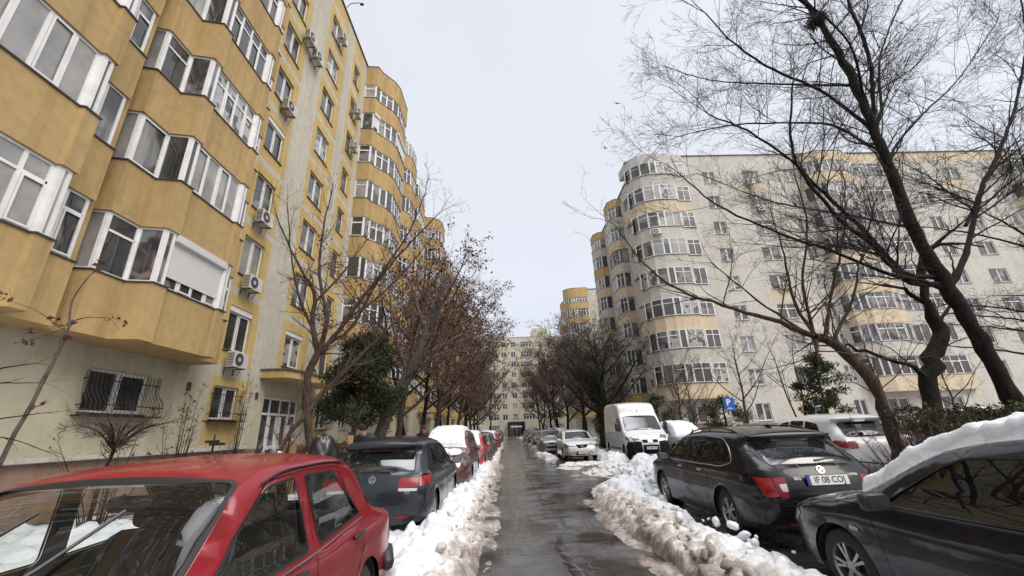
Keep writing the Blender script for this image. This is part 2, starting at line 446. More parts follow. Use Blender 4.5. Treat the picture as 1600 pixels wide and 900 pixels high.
# ================================================================== ground, road, snow
def asphalt(name, wet=1.0, base=(.085, .081, .077)):
    m, nt, b = newmat(name)
    t = nt.nodes.new('ShaderNodeTexCoord'); s = nt.nodes.new('ShaderNodeSeparateXYZ'); nt.links.new(t.outputs['Object'], s.inputs[0])
    n = noise_node(nt, .7, 6, .6); nf = noise_node(nt, 160, 3, .8); nm = noise_node(nt, 5, 5, .6)
    ns = noise_node(nt, 1.0, 5, .6, stretch=(.45, 1.5, 1))
    wetf = ramp(nt, n.outputs[0], [(.44, (1, 1, 1)), (.60, (0, 0, 0))]).outputs[0]
    wet2 = ramp(nt, ns.outputs[0], [(.50, (0, 0, 0)), (.60, (1, 1, 1))]).outputs[0]
    nl = noise_node(nt, 1.0, 4, .6, stretch=(2.6, .16, 1))
    trk = ramp(nt, nl.outputs[0], [(.50, (0, 0, 0)), (.62, (1, 1, 1))]).outputs[0]
    wf = math_n(nt, 'MAXIMUM', math_n(nt, 'MAXIMUM', wetf, math_n(nt, 'MULTIPLY', wet2, .8)), math_n(nt, 'MULTIPLY', trk, .7))
    c = ramp(nt, nm.outputs[0], [(.3, tuple(x * .75 for x in base)), (.7, tuple(x * 1.35 for x in base))]).outputs[0]
    c = mixc(nt, .35, c, nf.outputs[0], 'OVERLAY')
    c = mixc(nt, math_n(nt, 'MULTIPLY', wf, .62), c, (.012, .011, .010))
    # repaired trench and cracks that run along and across the lane
    vx = noise_node(nt, .9, 4, .6)
    wob = math_n(nt, 'MULTIPLY', math_n(nt, 'SUBTRACT', vx.outputs[0], .5), .55)
    xx = math_n(nt, 'ADD', s.outputs[0], wob)
    line = math_n(nt, 'ABSOLUTE', math_n(nt, 'SUBTRACT', xx, .72))
    li = ramp(nt, line, [(.03, (1, 1, 1)), (.07, (0, 0, 0))]).outputs[0]
    nb = noise_node(nt, 1.7, 2)
    li = math_n(nt, 'MULTIPLY', li, ramp(nt, nb.outputs[0], [(.42, (0, 0, 0)), (.5, (1, 1, 1))]).outputs[0])
    vo = nt.nodes.new('ShaderNodeTexVoronoi'); vo.feature = 'DISTANCE_TO_EDGE'; vo.inputs['Scale'].default_value = .62
    nw = noise_node(nt, 2.5, 4)
    wv = nt.nodes.new('ShaderNodeVectorMath'); wv.operation = 'ADD'
    wm = nt.nodes.new('ShaderNodeVectorMath'); wm.operation = 'SCALE'; wm.inputs['Scale'].default_value = .7
    nt.links.new(nw.outputs['Color'], wm.inputs[0]); nt.links.new(t.outputs['Object'], wv.inputs[0]); nt.links.new(wm.outputs[0], wv.inputs[1])
    nt.links.new(wv.outputs[0], vo.inputs['Vector'])
    cr = ramp(nt, vo.outputs['Distance'], [(.006, (1, 1, 1)), (.02, (0, 0, 0))]).outputs[0]
    crk = math_n(nt, 'MAXIMUM', li, math_n(nt, 'MULTIPLY', cr, .55))
    c = mixc(nt, math_n(nt, 'MULTIPLY', crk, .92), c, (.020, .013, .010))
    # gravelly brown grit washed out of the snow
    g = noise_node(nt, 12, 6, .8)
    gs = math_n(nt, 'MULTIPLY', ramp(nt, g.outputs[0], [(.60, (0, 0, 0)), (.66, (1, 1, 1))]).outputs[0], .25)
    c = mixc(nt, gs, c, (.12, .10, .08))
    nt.links.new(c, b.inputs['Base Color'])
    r = mixc(nt, wf, (.42, .42, .42), (.07, .07, .07))
    r = mixc(nt, .35, r, nf.outputs[0], 'OVERLAY')
    nt.links.new(r, b.inputs['Roughness'])
    hgt = math_n(nt, 'SUBTRACT', math_n(nt, 'MULTIPLY', nf.outputs[0], math_n(nt, 'SUBTRACT', 1.1, wf)), math_n(nt, 'MULTIPLY', crk, 1.5))
    bump(nt, b, hgt, .45, .006)
    return m
M['asphalt'] = asphalt('wet_asphalt')
M['asphalt2'] = asphalt('parking_asphalt', base=(.040, .038, .036))
def soil():
    m, nt, b = newmat('winter_soil')
    n = noise_node(nt, .9, 6, .7); n2 = noise_node(nt, 20, 5, .7)
    c = ramp(nt, n2.outputs[0], [(.3, (.035, .028, .018)), (.7, (.12, .095, .06))]).outputs[0]
    f = ramp(nt, n.outputs[0], [(.48, (0, 0, 0)), (.56, (1, 1, 1))]).outputs[0]
    c = mixc(nt, f, c, (.72, .74, .78))
    nt.links.new(c, b.inputs['Base Color']); b.inputs['Roughness'].default_value = .85
    bump(nt, b, n2.outputs[0], .8, .03)
    return m
M['soil'] = soil()
M['kerb'] = stucco('concrete_kerb', (.28, .27, .25))
M['paving'] = stucco('paving_concrete', (.20, .19, .175))

def sheet(name, pts, z, mat, kind='structure'):
    mb = MB(); mb.poly([(x, y, z) for x, y in pts]); o = mb.build(name, mat); o['kind'] = kind; return o
# ground sheet to the horizon, lane, side lane, parking strips
sheet('ground', [(-600, -300), (600, -300), (600, 900), (-600, 900)], -.008, M['soil'])
sheet('parking_strip_left', [(-3.25, -8), (-.5, -8), (-.5, 96), (-3.25, 96)], 0, M['asphalt2'])
sheet('parking_strip_right', [(1.8, -8), (5.4, -8), (5.4, 10.8), (1.8, 10.8)], 0, M['asphalt2'])
sheet('parking_strip_far_right', [(1.9, 19.5), (8.4, 19.5), (8.4, 30), (4.9, 31), (4.9, 96), (1.9, 96)], 0, M['asphalt2'])
sheet('road', [(-.5, -8), (1.8, -8), (1.8, 10.8), (1.9, 19.5), (1.9, 104), (-.5, 104)], 0.004, M['asphalt'])
sheet('side_road', [(1.8, 10.8), (60, 10.8), (60, 19.5), (1.9, 19.5)], 0.004, M['asphalt'])
sheet('end_road', [(-30, 104), (40, 104), (40, 110), (-30, 110)], 0.004, M['asphalt'])
sheet('rear_parking', [(7.2, -6), (40, -6), (40, 10.8), (7.2, 10.8)], 0, M['asphalt2'])
def kerb(name, pts):
    mb = MB()
    for (a, b_) in zip(pts[:-1], pts[1:]):
        d = Vector((b_[0] - a[0], b_[1] - a[1], 0)); n = Vector((-d.y, d.x, 0)).normalized() * .075
        A = Vector((*a, 0)); B = Vector((*b_, 0))
        mb.prism([(A - n)[:2], (B - n)[:2], (B + n)[:2], (A + n)[:2]], -.1, .12)
    o = mb.build(name, M['kerb'], fix=True); o['kind'] = 'structure'
kerb('kerb', [(-3.33, -8), (-3.33, 96)])
kerb('kerb', [(5.5, -8), (5.5, 10.7)])
kerb('kerb', [(7.1, -6), (7.1, 10.7)])
kerb('kerb', [(8.5, 30), (5.0, 31.1), (5.0, 96)])
def slab(name, x0, x1, y0, y1, z, mat):
    mb = MB(); mb.box((x0, y0, -.2), (x1, y1, z)); o = mb.build(name, mat); o['kind'] = 'structure'; return o
slab('lawn', -40, -3.41, -10, 98, .10, M['soil'])
slab('lawn', 5.58, 7.02, -8, 10.6, .10, M['soil'])
slab('lawn', 8.6, 80, 20.0, 34.6, .10, M['soil'])
slab('lawn', 5.1, 14, 34.6, 98, .10, M['soil'])

def vnoise(X, Y, scale, seed):
    """smooth value noise on arrays"""
    r = np.random.RandomState(seed); T = r.rand(256, 256)
    x = X * scale + 1000; y = Y * scale + 1000
    xi = np.floor(x).astype(int); yi = np.floor(y).astype(int); fx = x - xi; fy = y - yi
    fx = fx * fx * (3 - 2 * fx); fy = fy * fy * (3 - 2 * fy)
    g = lambda i, j: T[i % 256, j % 256]
    return (g(xi, yi) * (1 - fx) + g(xi + 1, yi) * fx) * (1 - fy) + (g(xi, yi + 1) * (1 - fx) + g(xi + 1, yi + 1) * fx) * fy

def fbm(X, Y, s, seed, o=4):
    a = 0; k = .5; t = 0
    for i in range(o):
        a = a + k * vnoise(X, Y, s * 2 ** i, seed + i); t += k; k *= .55
    return a / t

def snow_field(name, y0, y1, dy, nx, xl, xr, prof, mat, seed, lumps=0, lr=(.03, .12), rough=.05, label_kind='stuff', zbase=-.01):
    """heap of snow as a height field; xl/xr: functions of y, prof(t, x, y) -> height"""
    ys = np.arange(y0, y1 + 1e-6, dy); t = np.linspace(0, 1, nx)
    T, Y = np.meshgrid(t, ys)
    XL = xl(ys)[:, None]; XR = xr(ys)[:, None]
    X = XL + (XR - XL) * T
    Hb = prof(T, X, Y)
    edge = np.minimum(np.minimum(T, 1 - T) * nx / 3.0, 1)
    e2 = np.minimum(np.minimum(Y - y0, y1 - Y) / (dy * 3), 1); edge = np.clip(edge * e2, 0, 1)
    Z = Hb * (0.75 + .5 * fbm(X, Y, 3.0, seed)) + rough * (fbm(X, Y, 9, seed + 9) - .5) * np.clip(Hb / .1, 0, 1)
    r = np.random.RandomState(seed)
    B = np.zeros_like(Z)
    dx = float(np.mean((XR - XL))) / nx
    for i in range(lumps):
        cy = r.uniform(y0, y1); k = int((cy - y0) / dy); k = min(k, len(ys) - 1)
        cx = r.uniform(XL[k, 0], XR[k, 0]); rad = lr[0] + (lr[1] - lr[0]) * r.rand() ** 2.2
        j0, j1 = max(0, k - int(rad / dy) - 1), min(len(ys), k + int(rad / dy) + 2)
        Xs = X[j0:j1]; Ys = Y[j0:j1]
        a = r.uniform(0, PI); c_, s_ = math.cos(a), math.sin(a); el = r.uniform(.6, 1.0)
        u = ((Xs - cx) * c_ + (Ys - cy) * s_) / rad; v = (-(Xs - cx) * s_ + (Ys - cy) * c_) / (rad * el)
        d = np.maximum(np.abs(u) ** 2.6 + np.abs(v) ** 2.6, 0)
        h = np.sqrt(np.clip(1 - d, 0, 1)) * rad * r.uniform(.5, .95) + u * rad * .25 * (d < 1)
        h = h * np.clip(Hb[j0:j1] / .06, 0, 1)
        B[j0:j1] = np.maximum(B[j0:j1], h)
    Z = (Z + B) * np.sqrt(edge) + zbase
    ny = len(ys)
    jit = np.random.RandomState(seed + 3)
    X = X + (jit.rand(*X.shape) - .5) * dx * .5; Y = Y + (jit.rand(*X.shape) - .5) * dy * .5
    V = np.stack([X, Y, Z], -1).reshape(-1, 3)
    idx = np.arange(ny * nx).reshape(ny, nx)
    F = np.stack([idx[:-1, :-1], idx[:-1, 1:], idx[1:, 1:], idx[1:, :-1]], -1).reshape(-1, 4)
    me = fastmesh(name, V, F, 4, True)
    o = link(name, me, mat); o['kind'] = label_kind
    return o

def fastmesh(name, V, F, k, smooth=False):
    me = bpy.data.meshes.new(name)
    V = np.ascontiguousarray(V, dtype=np.float32); F = np.ascontiguousarray(F, dtype=np.int32)
    me.vertices.add(len(V)); me.vertices.foreach_set('co', V.ravel())
    me.loops.add(F.size); me.loops.foreach_set('vertex_index', F.ravel())
    me.polygons.add(len(F)); me.polygons.foreach_set('loop_start', np.arange(0, F.size, k, dtype=np.int32))
    if smooth: me.polygons.foreach_set('use_smooth', np.ones(len(F), dtype=bool))
    me.update(calc_edges=True)
    return me

def wob(y, s, sc_=.8, a=.12):
    return a * (vnoise(np.asarray(y, float), np.zeros_like(np.asarray(y, float)), sc_, s) - .5) * 2
def pL(T, X, Y):
    # ridge of shovelled snow between the parked cars and the lane
    d = np.clip((-0.40 - X) / .62, 0, 1)
    h = .22 * (.55 + .9 * vnoise(X * 1.3, Y * .9, 1.0, 61)) * np.sin(np.clip(d, 0, 1) * PI / 2) ** 1.1
    inner = np.clip((-1.30 - X) / .55, 0, 1)
    return h * (1 - inner * .55)
snow_field('snow_bank', 1.2, 7.6, .022, 80, lambda y: -2.35 + 0 * y, lambda y: -.36 + wob(y, 3) + wob(y, 5, 4, .05), pL, M['snow_left'], 11, 700, (.02, .20))
snow_field('snow_bank', 7.45, 15.5, .03, 50, lambda y: -1.75 + 0 * y, lambda y: -.38 + wob(y, 3) + wob(y, 5, 4, .05), pL, M['snow_left'], 12, 900, (.03, .12))
def pL2(T, X, Y):
    g = vnoise(Y, Y * 0, .35, 5); return pL(T, X, Y) * np.clip((g - .25) * 4, .15, 1.25)
snow_field('snow_bank', 15.3, 70, .09, 24, lambda y: -1.55 + 0 * y, lambda y: -.42 + wob(y, 4, .5, .22), pL2, M['snow_left'], 13, 1400, (.08, .2))
def pR(T, X, Y):
    t = (X - 1.72) / 1.25
    h = .20 * (.45 + 1.1 * vnoise(X * 1.2, Y * .8, 1.0, 62)) * np.sin(np.clip(t / .6, 0, 1) * PI / 2) * np.clip((1 - t) / .35, 0, 1) ** .7
    return h * (1 - .35 * np.clip((Y - 6) / 4, 0, 1))
snow_field('snow_bank', .8, 9.8, .022, 64, lambda y: 1.72 + .12 * np.clip((6 - y) / 3, 0, 1) + wob(y, 21, .7, .10) + wob(y, 22, 3, .05), lambda y: 3.02 + wob(y, 23, .9, .16), pR, M['snow_right'], 21, 2600, (.015, .17))
def pH(T, X, Y):
    a = np.exp(-(((X - 3.75) / .75) ** 2 + ((Y - 12.0) / .95) ** 2) ** 1.3) * .72
    b_ = np.exp(-(((X - 2.9) / .8) ** 2 + ((Y - 10.9) / 1.2) ** 2)) * .30
    c_ = np.exp(-(((X - 5.0) / .8) ** 2 + ((Y - 11.6) / .7) ** 2)) * .5
    w = np.clip(np.minimum(T, 1 - T) * 6, 0, 1)
    return np.maximum(np.maximum(a, b_), c_) * w - .015
snow_field('snow_heap', 9.4, 13.9, .03, 130, lambda y: 1.75 + .35 * np.abs(y - 10.5) ** 1.2 * .4, lambda y: 6.3 + 0 * y, pH, M['snow_right'], 31, 1500, (.03, .15))
def flat(h):
    def f(T, X, Y): return h * np.clip((fbm(X, Y, .9, 77) - .38) * 4, 0, 1.1) * np.clip(np.minimum(T, 1 - T) * 5, 0, 1) - .012
    return f
snow_field('slush_patch', 14.0, 20.8, .05, 90, lambda y: 1.75 + np.abs(y - 18.5) * .25, lambda y: 6.0 - np.abs(y - 18) * .3, flat(.085), M['slush'], 41, 400, (.03, .1))
def pB(T, X, Y):
    g = vnoise(Y, Y * 0, .3, 8); return .36 * np.sin(T * PI) ** .7 * np.clip((g - .2) * 3, .2, 1.1)
snow_field('snow_bank', 23.6, 90, .09, 22, lambda y: 1.75 + wob(y, 6, .5, .2), lambda y: 2.75 + 0 * y, pB, M['snow_right'], 51, 1500, (.08, .22))
snow_field('snow_heap', 20.4, 27, .05, 26, lambda y: 4.55 + 0 * y, lambda y: 5.75 + 0 * y, lambda T, X, Y: .32 * np.sin(T * PI) * np.clip((vnoise(Y, Y * 0, .8, 3) - .1) * 2, .1, 1), M['snow'], 52, 260, (.05, .16))
snow_field('snow_patch', -5, 8.6, .07, 60, lambda y: -8.8 + wob(y, 14, .4, .5), lambda y: -3.36 + 0 * y, lambda T, X, Y: .10 + .14 * fbm(X, Y, .8, 14), M['snow'], 56, 900, (.04, .16), zbase=.08)
snow_field('snow_patch', -4, 10.6, .06, 30, lambda y: 5.5 + 0 * y, lambda y: 7.15 + 0 * y, lambda T, X, Y: .12 + .30 * np.sin(T * PI) ** .5 * np.clip((fbm(X, Y, .9, 4) - .25) * 2.5, .1, 1), M['snow'], 53, 500, (.05, .18))
snow_field('snow_patch', -2, 60, .15, 50, lambda y: -6.6 + wob(y, 9, .4, .5), lambda y: -3.35 + 0 * y, lambda T, X, Y: (.14 + .16 * np.sin(T * PI) ** .5) * np.clip((fbm(X, Y, .7, 4) - .36) * 9, -.3, 1), M['snow'], 54, 300, (.05, .18), zbase=.02)

snow_field('slush_fringe', 1.2, 22, .035, 14, lambda y: -.62 + 0 * y, lambda y: -.20 + wob(y, 71, 1.4, .10) + wob(y, 72, 5, .04), lambda T, X, Y: .035 * np.clip((fbm(X, Y, 2.2, 71) - .34) * 4, -.2, 1) * np.clip((1 - T) * 4, 0, 1), M['fringe'], 71, 500, (.01, .05))
snow_field('slush_fringe', .8, 10.2, .035, 18, lambda y: 1.52 + .1 * np.clip((6 - y) / 3, 0, 1) + wob(y, 73, 1.1, .13) + wob(y, 74, 4, .05), lambda y: 1.95 + 0 * y, lambda T, X, Y: .04 * np.clip((fbm(X, Y, 2.2, 75) - .34) * 4, -.2, 1) * np.clip(T * 4, 0, 1), M['fringe'], 72, 500, (.01, .05))
def chunk_mesh(name, n, fn, mat, seed, sub=2):
    """loose broken pieces of snow lying on the bank"""
    r = np.random.RandomState(seed)
    bm = bmesh.new(); bmesh.ops.create_icosphere(bm, subdivisions=sub, radius=1)
    V0 = np.array([v.co[:] for v in bm.verts]); F0 = np.array([[v.index for v in f.verts] for f in bm.faces]); bm.free()
    VV = []; FF = []
    for i in range(n):
        x, y, z, s = fn(r)
        Q = np.linalg.qr(r.randn(3, 3))[0]
        V = V0 * (1 + .30 * (r.rand(len(V0), 1) - .5)); P_ = 2.5 + r.rand() * 3
        V = np.sign(V) * np.abs(V) ** (.75)
        V = (V * np.array([1, r.uniform(.5, 1), r.uniform(.4, .8)])) @ Q * s
        VV.append(V + np.array([x, y, z + s * .2])); FF.append(F0 + i * len(V0))
    o = link(name, fastmesh(name, np.vstack(VV), np.vstack(FF), 3, True), mat); o['kind'] = 'stuff'
    return o
chunk_mesh('snow_chunks', 150, lambda r: (1.95 + r.rand() ** 1.2 * .95, r.uniform(1.5, 9.5), r.uniform(.12, .3), .02 + .07 * r.rand() ** 2.5), M['snow_right'], 5)
chunk_mesh('snow_chunks', 26, lambda r: (r.uniform(2.6, 3.1), r.uniform(3, 9), .03, .012 + .04 * r.rand() ** 2), M['snow'], 6)
chunk_mesh('snow_chunks', 110, lambda r: (-.5 - r.rand() * .9, r.uniform(2.2, 12), r.uniform(.14, .28), .02 + .06 * r.rand() ** 2.5), M['snow_left'], 7)
chunk_mesh('snow_chunks', 150, lambda r: (r.normal(3.6, .6), r.normal(11.4, .7), r.uniform(.2, .55), .03 + .07 * r.rand() ** 2), M['snow'], 8)
# ================================================================== vehicles
def catmull(P, ds=.05):
    """P: list of tuples (y,z,crown[,sharp]) -> dense samples"""
    P = [tuple(p) for p in P]; A = np.array([p[:3] for p in P], float)
    sharp = [len(p) > 3 and p[3] for p in P]
    out = []; marks = []
    n = len(A)
    for i in range(n - 1):
        p1, p2 = A[i], A[i + 1]
        d = np.linalg.norm(p2[:2] - p1[:2])
        p0 = A[i - 1] if i > 0 and not sharp[i] else p1 - (p2 - p1)
        p3 = A[i + 2] if i + 2 < n and not sharp[i + 1] else p2 + (p2 - p1)
        d0 = max(np.linalg.norm(p1[:2] - p0[:2]), 1e-4); d2 = max(np.linalg.norm(p3[:2] - p2[:2]), 1e-4)
        m1 = ((p1 - p0) / d0 * d + (p2 - p1) / d * d0) / (d + d0) * d if True else 0
        m2 = ((p2 - p1) / d * d2 + (p3 - p2) / d2 * d) / (d + d2) * d
        k = max(1, int(round(d / ds)))
        marks.append(len(out))
        for j in range(k):
            t = j / k; t2 = t * t; t3 = t2 * t
            out.append((2 * t3 - 3 * t2 + 1) * p1 + (t3 - 2 * t2 + t) * m1 + (-2 * t3 + 3 * t2) * p2 + (t3 - t2) * m2)
    marks.append(len(out)); out.append(A[-1])
    return np.array(out), marks

def rpoly(pts, r=.05, n=4):
    """round the corners of a polygon"""
    out = []; k = len(pts)
    for i in range(k):
        p0 = Vector(pts[i - 1]); p1 = Vector(pts[i]); p2 = Vector(pts[(i + 1) % k])
        a = (p0 - p1); b = (p2 - p1); ra = min(r, a.length * .45); rb = min(r, b.length * .45)
        A = p1 + a.normalized() * ra; B = p1 + b.normalized() * rb
        for j in range(n + 1):
            t = j / n; out.append(tuple(A * (1 - t) ** 2 + p1 * 2 * t * (1 - t) + B * t * t))
    return out

def inset(poly, d):
    P = np.array(poly); n = len(P)
    area = .5 * np.sum(P[:, 0] * np.roll(P[:, 1], -1) - np.roll(P[:, 0], -1) * P[:, 1])
    s = 1 if area > 0 else -1
    e = np.roll(P, -1, 0) - P; L = np.linalg.norm(e, axis=1, keepdims=True); L[L < 1e-9] = 1; e /= L
    nn = np.stack([-e[:, 1], e[:, 0]], 1) * s
    m = nn + np.roll(nn, 1, 0); m /= np.maximum(np.linalg.norm(m, axis=1, keepdims=True), 1e-6)
    return (P + m * d).tolist()

def inpoly(P, poly):
    x, y = P[:, 0], P[:, 1]; c = np.zeros(len(P), bool); q = np.array(poly); n = len(q)
    for i in range(n):
        x1, y1 = q[i]; x2, y2 = q[i - 1]
        cond = ((y1 > y) != (y2 > y))
        with np.errstate(divide='ignore', invalid='ignore'):
            xi = (x2 - x1) * (y - y1) / (y2 - y1) + x1
        c ^= cond & (x < xi)
    return c

def cdt_panel(outer, loops, step, grid_off=(0, 0)):
    """outer polygon and list of loops -> verts2d, tris, centroids"""
    V = [Vector(p) for p in outer]; E = [(i, (i + 1) % len(outer)) for i in range(len(outer))]
    for lp in loops:
        b = len(V); V += [Vector(p) for p in lp]; E += [(b + i, b + (i + 1) % len(lp)) for i in range(len(lp))]
    O = np.array(outer); mn = O.min(0); mx_ = O.max(0)
    gx = np.arange(mn[0] + step * .5, mx_[0], step); gy = np.arange(mn[1] + step * .5, mx_[1], step)
    G = np.stack(np.meshgrid(gx, gy), -1).reshape(-1, 2)
    if len(G):
        G = G[inpoly(G, outer)]
        allp = np.array([tuple(v) for v in V])
        if len(G):
            dmin = np.min(np.linalg.norm(G[:, None, :] - allp[None], axis=2), 1)
            G = G[dmin > step * .35]
        V += [Vector(g) for g in G]
    r = delaunay_2d_cdt(V, E, [], 0, 1e-5)
    vv = np.array([tuple(v) for v in r[0]]); tt = np.array(r[2])
    cc = vv[tt].mean(1)
    keep = inpoly(cc, outer)
    return vv, tt[keep], cc[keep]

class Parts:
    def __init__(s): s.d = {}
    def add(s, key, V, T):
        s.d.setdefault(key, []).append((V, T))

def car_shell(S):
    """S: spec. returns dict part -> (V,T) triangles, and the mapping functions"""
    L, W = S['L'], S['W']; sil, marks = catmull(S['sil'], S.get('ds', .05))
    P2 = sil[:, :2]; seg = np.linalg.norm(np.diff(P2, axis=0), axis=1); cs = np.concatenate([[0], np.cumsum(seg)])
    tan = np.gradient(P2, axis=0); tan /= np.linalg.norm(tan, axis=1, keepdims=True)
    nrm = np.stack([-tan[:, 1], tan[:, 0]], 1)      # silhouette runs rear -> top -> front: left normal points out
    zb = S['belt']; R = S.get('round', .07); tum = S.get('tum', .32); kf = S.get('kf', .16); kr = S.get('kr', .10)
    rz = S.get('floor', .2)
    def Wd(y, z):
        hw = W / 2 + 0 * y
        tf = np.clip((y - (L - .75)) / .75, 0, 1); tr = np.clip((.6 - y) / .6, 0, 1)
        hw = hw - kf * tf ** 2.3 - kr * tr ** 2.3
        zbl = zb + S.get('bslope', 0) * (y - L / 2)
        hw = hw - .05 * np.clip((.48 - z) / .3, 0, 1) ** 2 - S.get('barrel', .03) * np.clip((z - .62) / .35, 0, 1.2) ** 2
        s = z - zbl
        sh = S.get('shoulder', .018)
        hw = hw - np.where(s > 0, sh * np.clip(s / .03, 0, 1) + tum * np.clip(s, 0, 9) ** 1.12, 0)
        if 'crease' in S:
            zc = S['crease']; hw = hw + .010 * np.exp(-((z - zc) / .03) ** 2) - .008 * np.exp(-((z - zc + .07) / .05) ** 2)
        return hw
    def dist(P):
        a = P2[:-1]; b = P2[1:]; ab = b - a; l2 = np.maximum((ab ** 2).sum(1), 1e-12)
        t = np.clip(((P[:, None, :] - a[None]) * ab[None]).sum(2) / l2[None], 0, 1)
        q = a[None] + t[..., None] * ab[None]
        return np.min(np.linalg.norm(P[:, None, :] - q, axis=2), 1)
    def smap(P, off=0.0, side=1):
        P = np.asarray(P, float).reshape(-1, 2)
        d = dist(P); dd = np.clip(d / R, 0, 1)
        x = Wd(P[:, 0], P[:, 1]) - R * (1 - np.sqrt(np.clip(1 - (1 - dd) ** 2, 0, 1))) + off
        return np.stack([x * side, P[:, 0], P[:, 1]], 1)
    VS = .8
    def bmap(Q, off=0.0):
        Q = np.asarray(Q, float).reshape(-1, 2)
        s = np.clip(Q[:, 0], 0, cs[-1]); v = Q[:, 1] / VS
        y = np.interp(s, cs, P2[:, 0]); z = np.interp(s, cs, P2[:, 1]); cr = np.interp(s, cs, sil[:, 2])
        ny = np.interp(s, cs, nrm[:, 0]); nz_ = np.interp(s, cs, nrm[:, 1])
        xe = Wd(y, z) - R
        o = cr * (1 - np.abs(v) ** 2.4) + off
        return np.stack([v * xe, y + ny * o, z + nz_ * o], 1)
    parts = Parts(); C0 = np.array([0, L / 2, .7])
    def emit(key, V3, T, flipref=None):
        n = np.cross(V3[T[:, 1]] - V3[T[:, 0]], V3[T[:, 2]] - V3[T[:, 0]])
        c = V3[T].mean(1); ref = c - C0
        if flipref is not None: ref = flipref
        fl = (n * ref).sum(1) < 0; T = T.copy(); T[fl] = T[fl][:, ::-1]
        parts.add(key, V3, T)
    # ---- side
    arches = []
    for ya in S['axles']:
        ra = S['wr'] + S.get('archgap', .05)
        arches.append([(ya + ra * math.cos(t), S['wr'] + ra * 1.0 * math.sin(t)) for t in np.linspace(-.6, PI + .6, 26)])
    bot0 = (sil[-1][0], sil[-1][1]); bot1 = (sil[0][0], sil[0][1])
    nb = 10
    outer = [tuple(p) for p in P2] + [(bot0[0] + (bot1[0] - bot0[0]) * i / nb, (bot0[1] + (bot1[1] - bot0[1]) * i / nb) * (1 - 4 * (i / nb) * (1 - i / nb)) + rz * 4 * (i / nb) * (1 - i / nb)) for i in range(1, nb)]
    def do(outer, holes, cut, mapf, sides, step):
        loops = [h['poly'] for h in holes] + [inset(h['poly'], h['inset']) for h in holes if h.get('inset')] + cut
        vv, tt, cc = cdt_panel(outer, loops, step)
        lab = np.zeros(len(tt), int)
        for c in cut: lab[inpoly(cc, c)] = -1
        for k, h in enumerate(holes):
            m = inpoly(cc, h['poly']) & (lab >= 0)
            if h.get('inset'):
                mi = inpoly(cc, inset(h['poly'], h['inset']))
                lab[m] = 1000 + k; lab[m & mi] = 1 + k
            else: lab[m] = 1 + k
        for sd in sides:
            V3 = mapf(vv, 0.0, sd); emit('body', V3, tt[lab == 0])
            for k, h in enumerate(holes):
                key = (h['name'], sd, k) if (sd == 0 and h['name'] in ('reverse_lamp', 'reflector', 'fog_lamp')) else h['name'] if sd == 0 or h.get('join') else (h['name'], sd, k) if h.get('each', True) else h['name']
                if h.get('lr') and sd == 0: key = (h['name'], h['lr'])
                if h.get('lr') is not None and sd != 0: key = (h['name'], sd)
                V3h = mapf(vv, h.get('off', -.004), sd); T = tt[lab == 1 + k]
                if len(T): emit(key, V3h, T)
                T = tt[lab == 1000 + k]
                if len(T): emit('window_trim', mapf(vv, .003, sd), T)
    do(outer, S.get('side', []), arches, lambda v, o, s: smap(v, o, s), (1, -1), S.get('step', .09))
    # ---- band
    Sx = cs[-1]
    ob = [(c, VS) for c in cs] + [(Sx, v) for v in np.linspace(VS, -VS, 17)[1:-1]] + [(c, -VS) for c in cs[::-1]] + [(0, v) for v in np.linspace(-VS, VS, 17)[1:-1]]
    fs = lambda i: cs[marks[i]]
    bh = []
    for h in S.get('band', []):
        h = dict(h)
        def cv(s_): # (index, offset)
            return fs(s_[0]) + s_[1]
        if 'pts' in h: pl = [(cv(p[0]), p[1] * VS) for p in h['pts']]
        else:
            s0, s1 = cv(h['s'][0]), cv(h['s'][1]); v0, v1 = h['v']; pl = [(s0, v0 * VS), (s1, v0 * VS), (s1, v1 * VS), (s0, v1 * VS)]
        h['poly'] = rpoly(pl, h.get('r', .06)); bh.append(h)
    do(ob, bh, [], lambda v, o, s: bmap(v, o), (0,), S.get('step', .09))
    return parts.d, smap, bmap, fs, VS, sil

def tri_obj(name, chunks, mat, parent, smooth=True, weld=True):
    V = []; T = []; b = 0
    for v, t in chunks:
        u, inv = np.unique(t.ravel(), return_inverse=True)
        V.append(v[u]); T.append(inv.reshape(-1, 3) + b); b += len(u)
    V = np.vstack(V); T = np.vstack(T)
    if weld:
        key = np.round(V / .0015).astype(np.int64); _, first, inv = np.unique(key, axis=0, return_index=True, return_inverse=True)
        inv = inv.ravel(); V = V[first]; T = inv[T]
        T = T[(T[:, 0] != T[:, 1]) & (T[:, 1] != T[:, 2]) & (T[:, 2] != T[:, 0])]
    return link(name, fastmesh(name, V, T, 3, smooth), mat, parent)

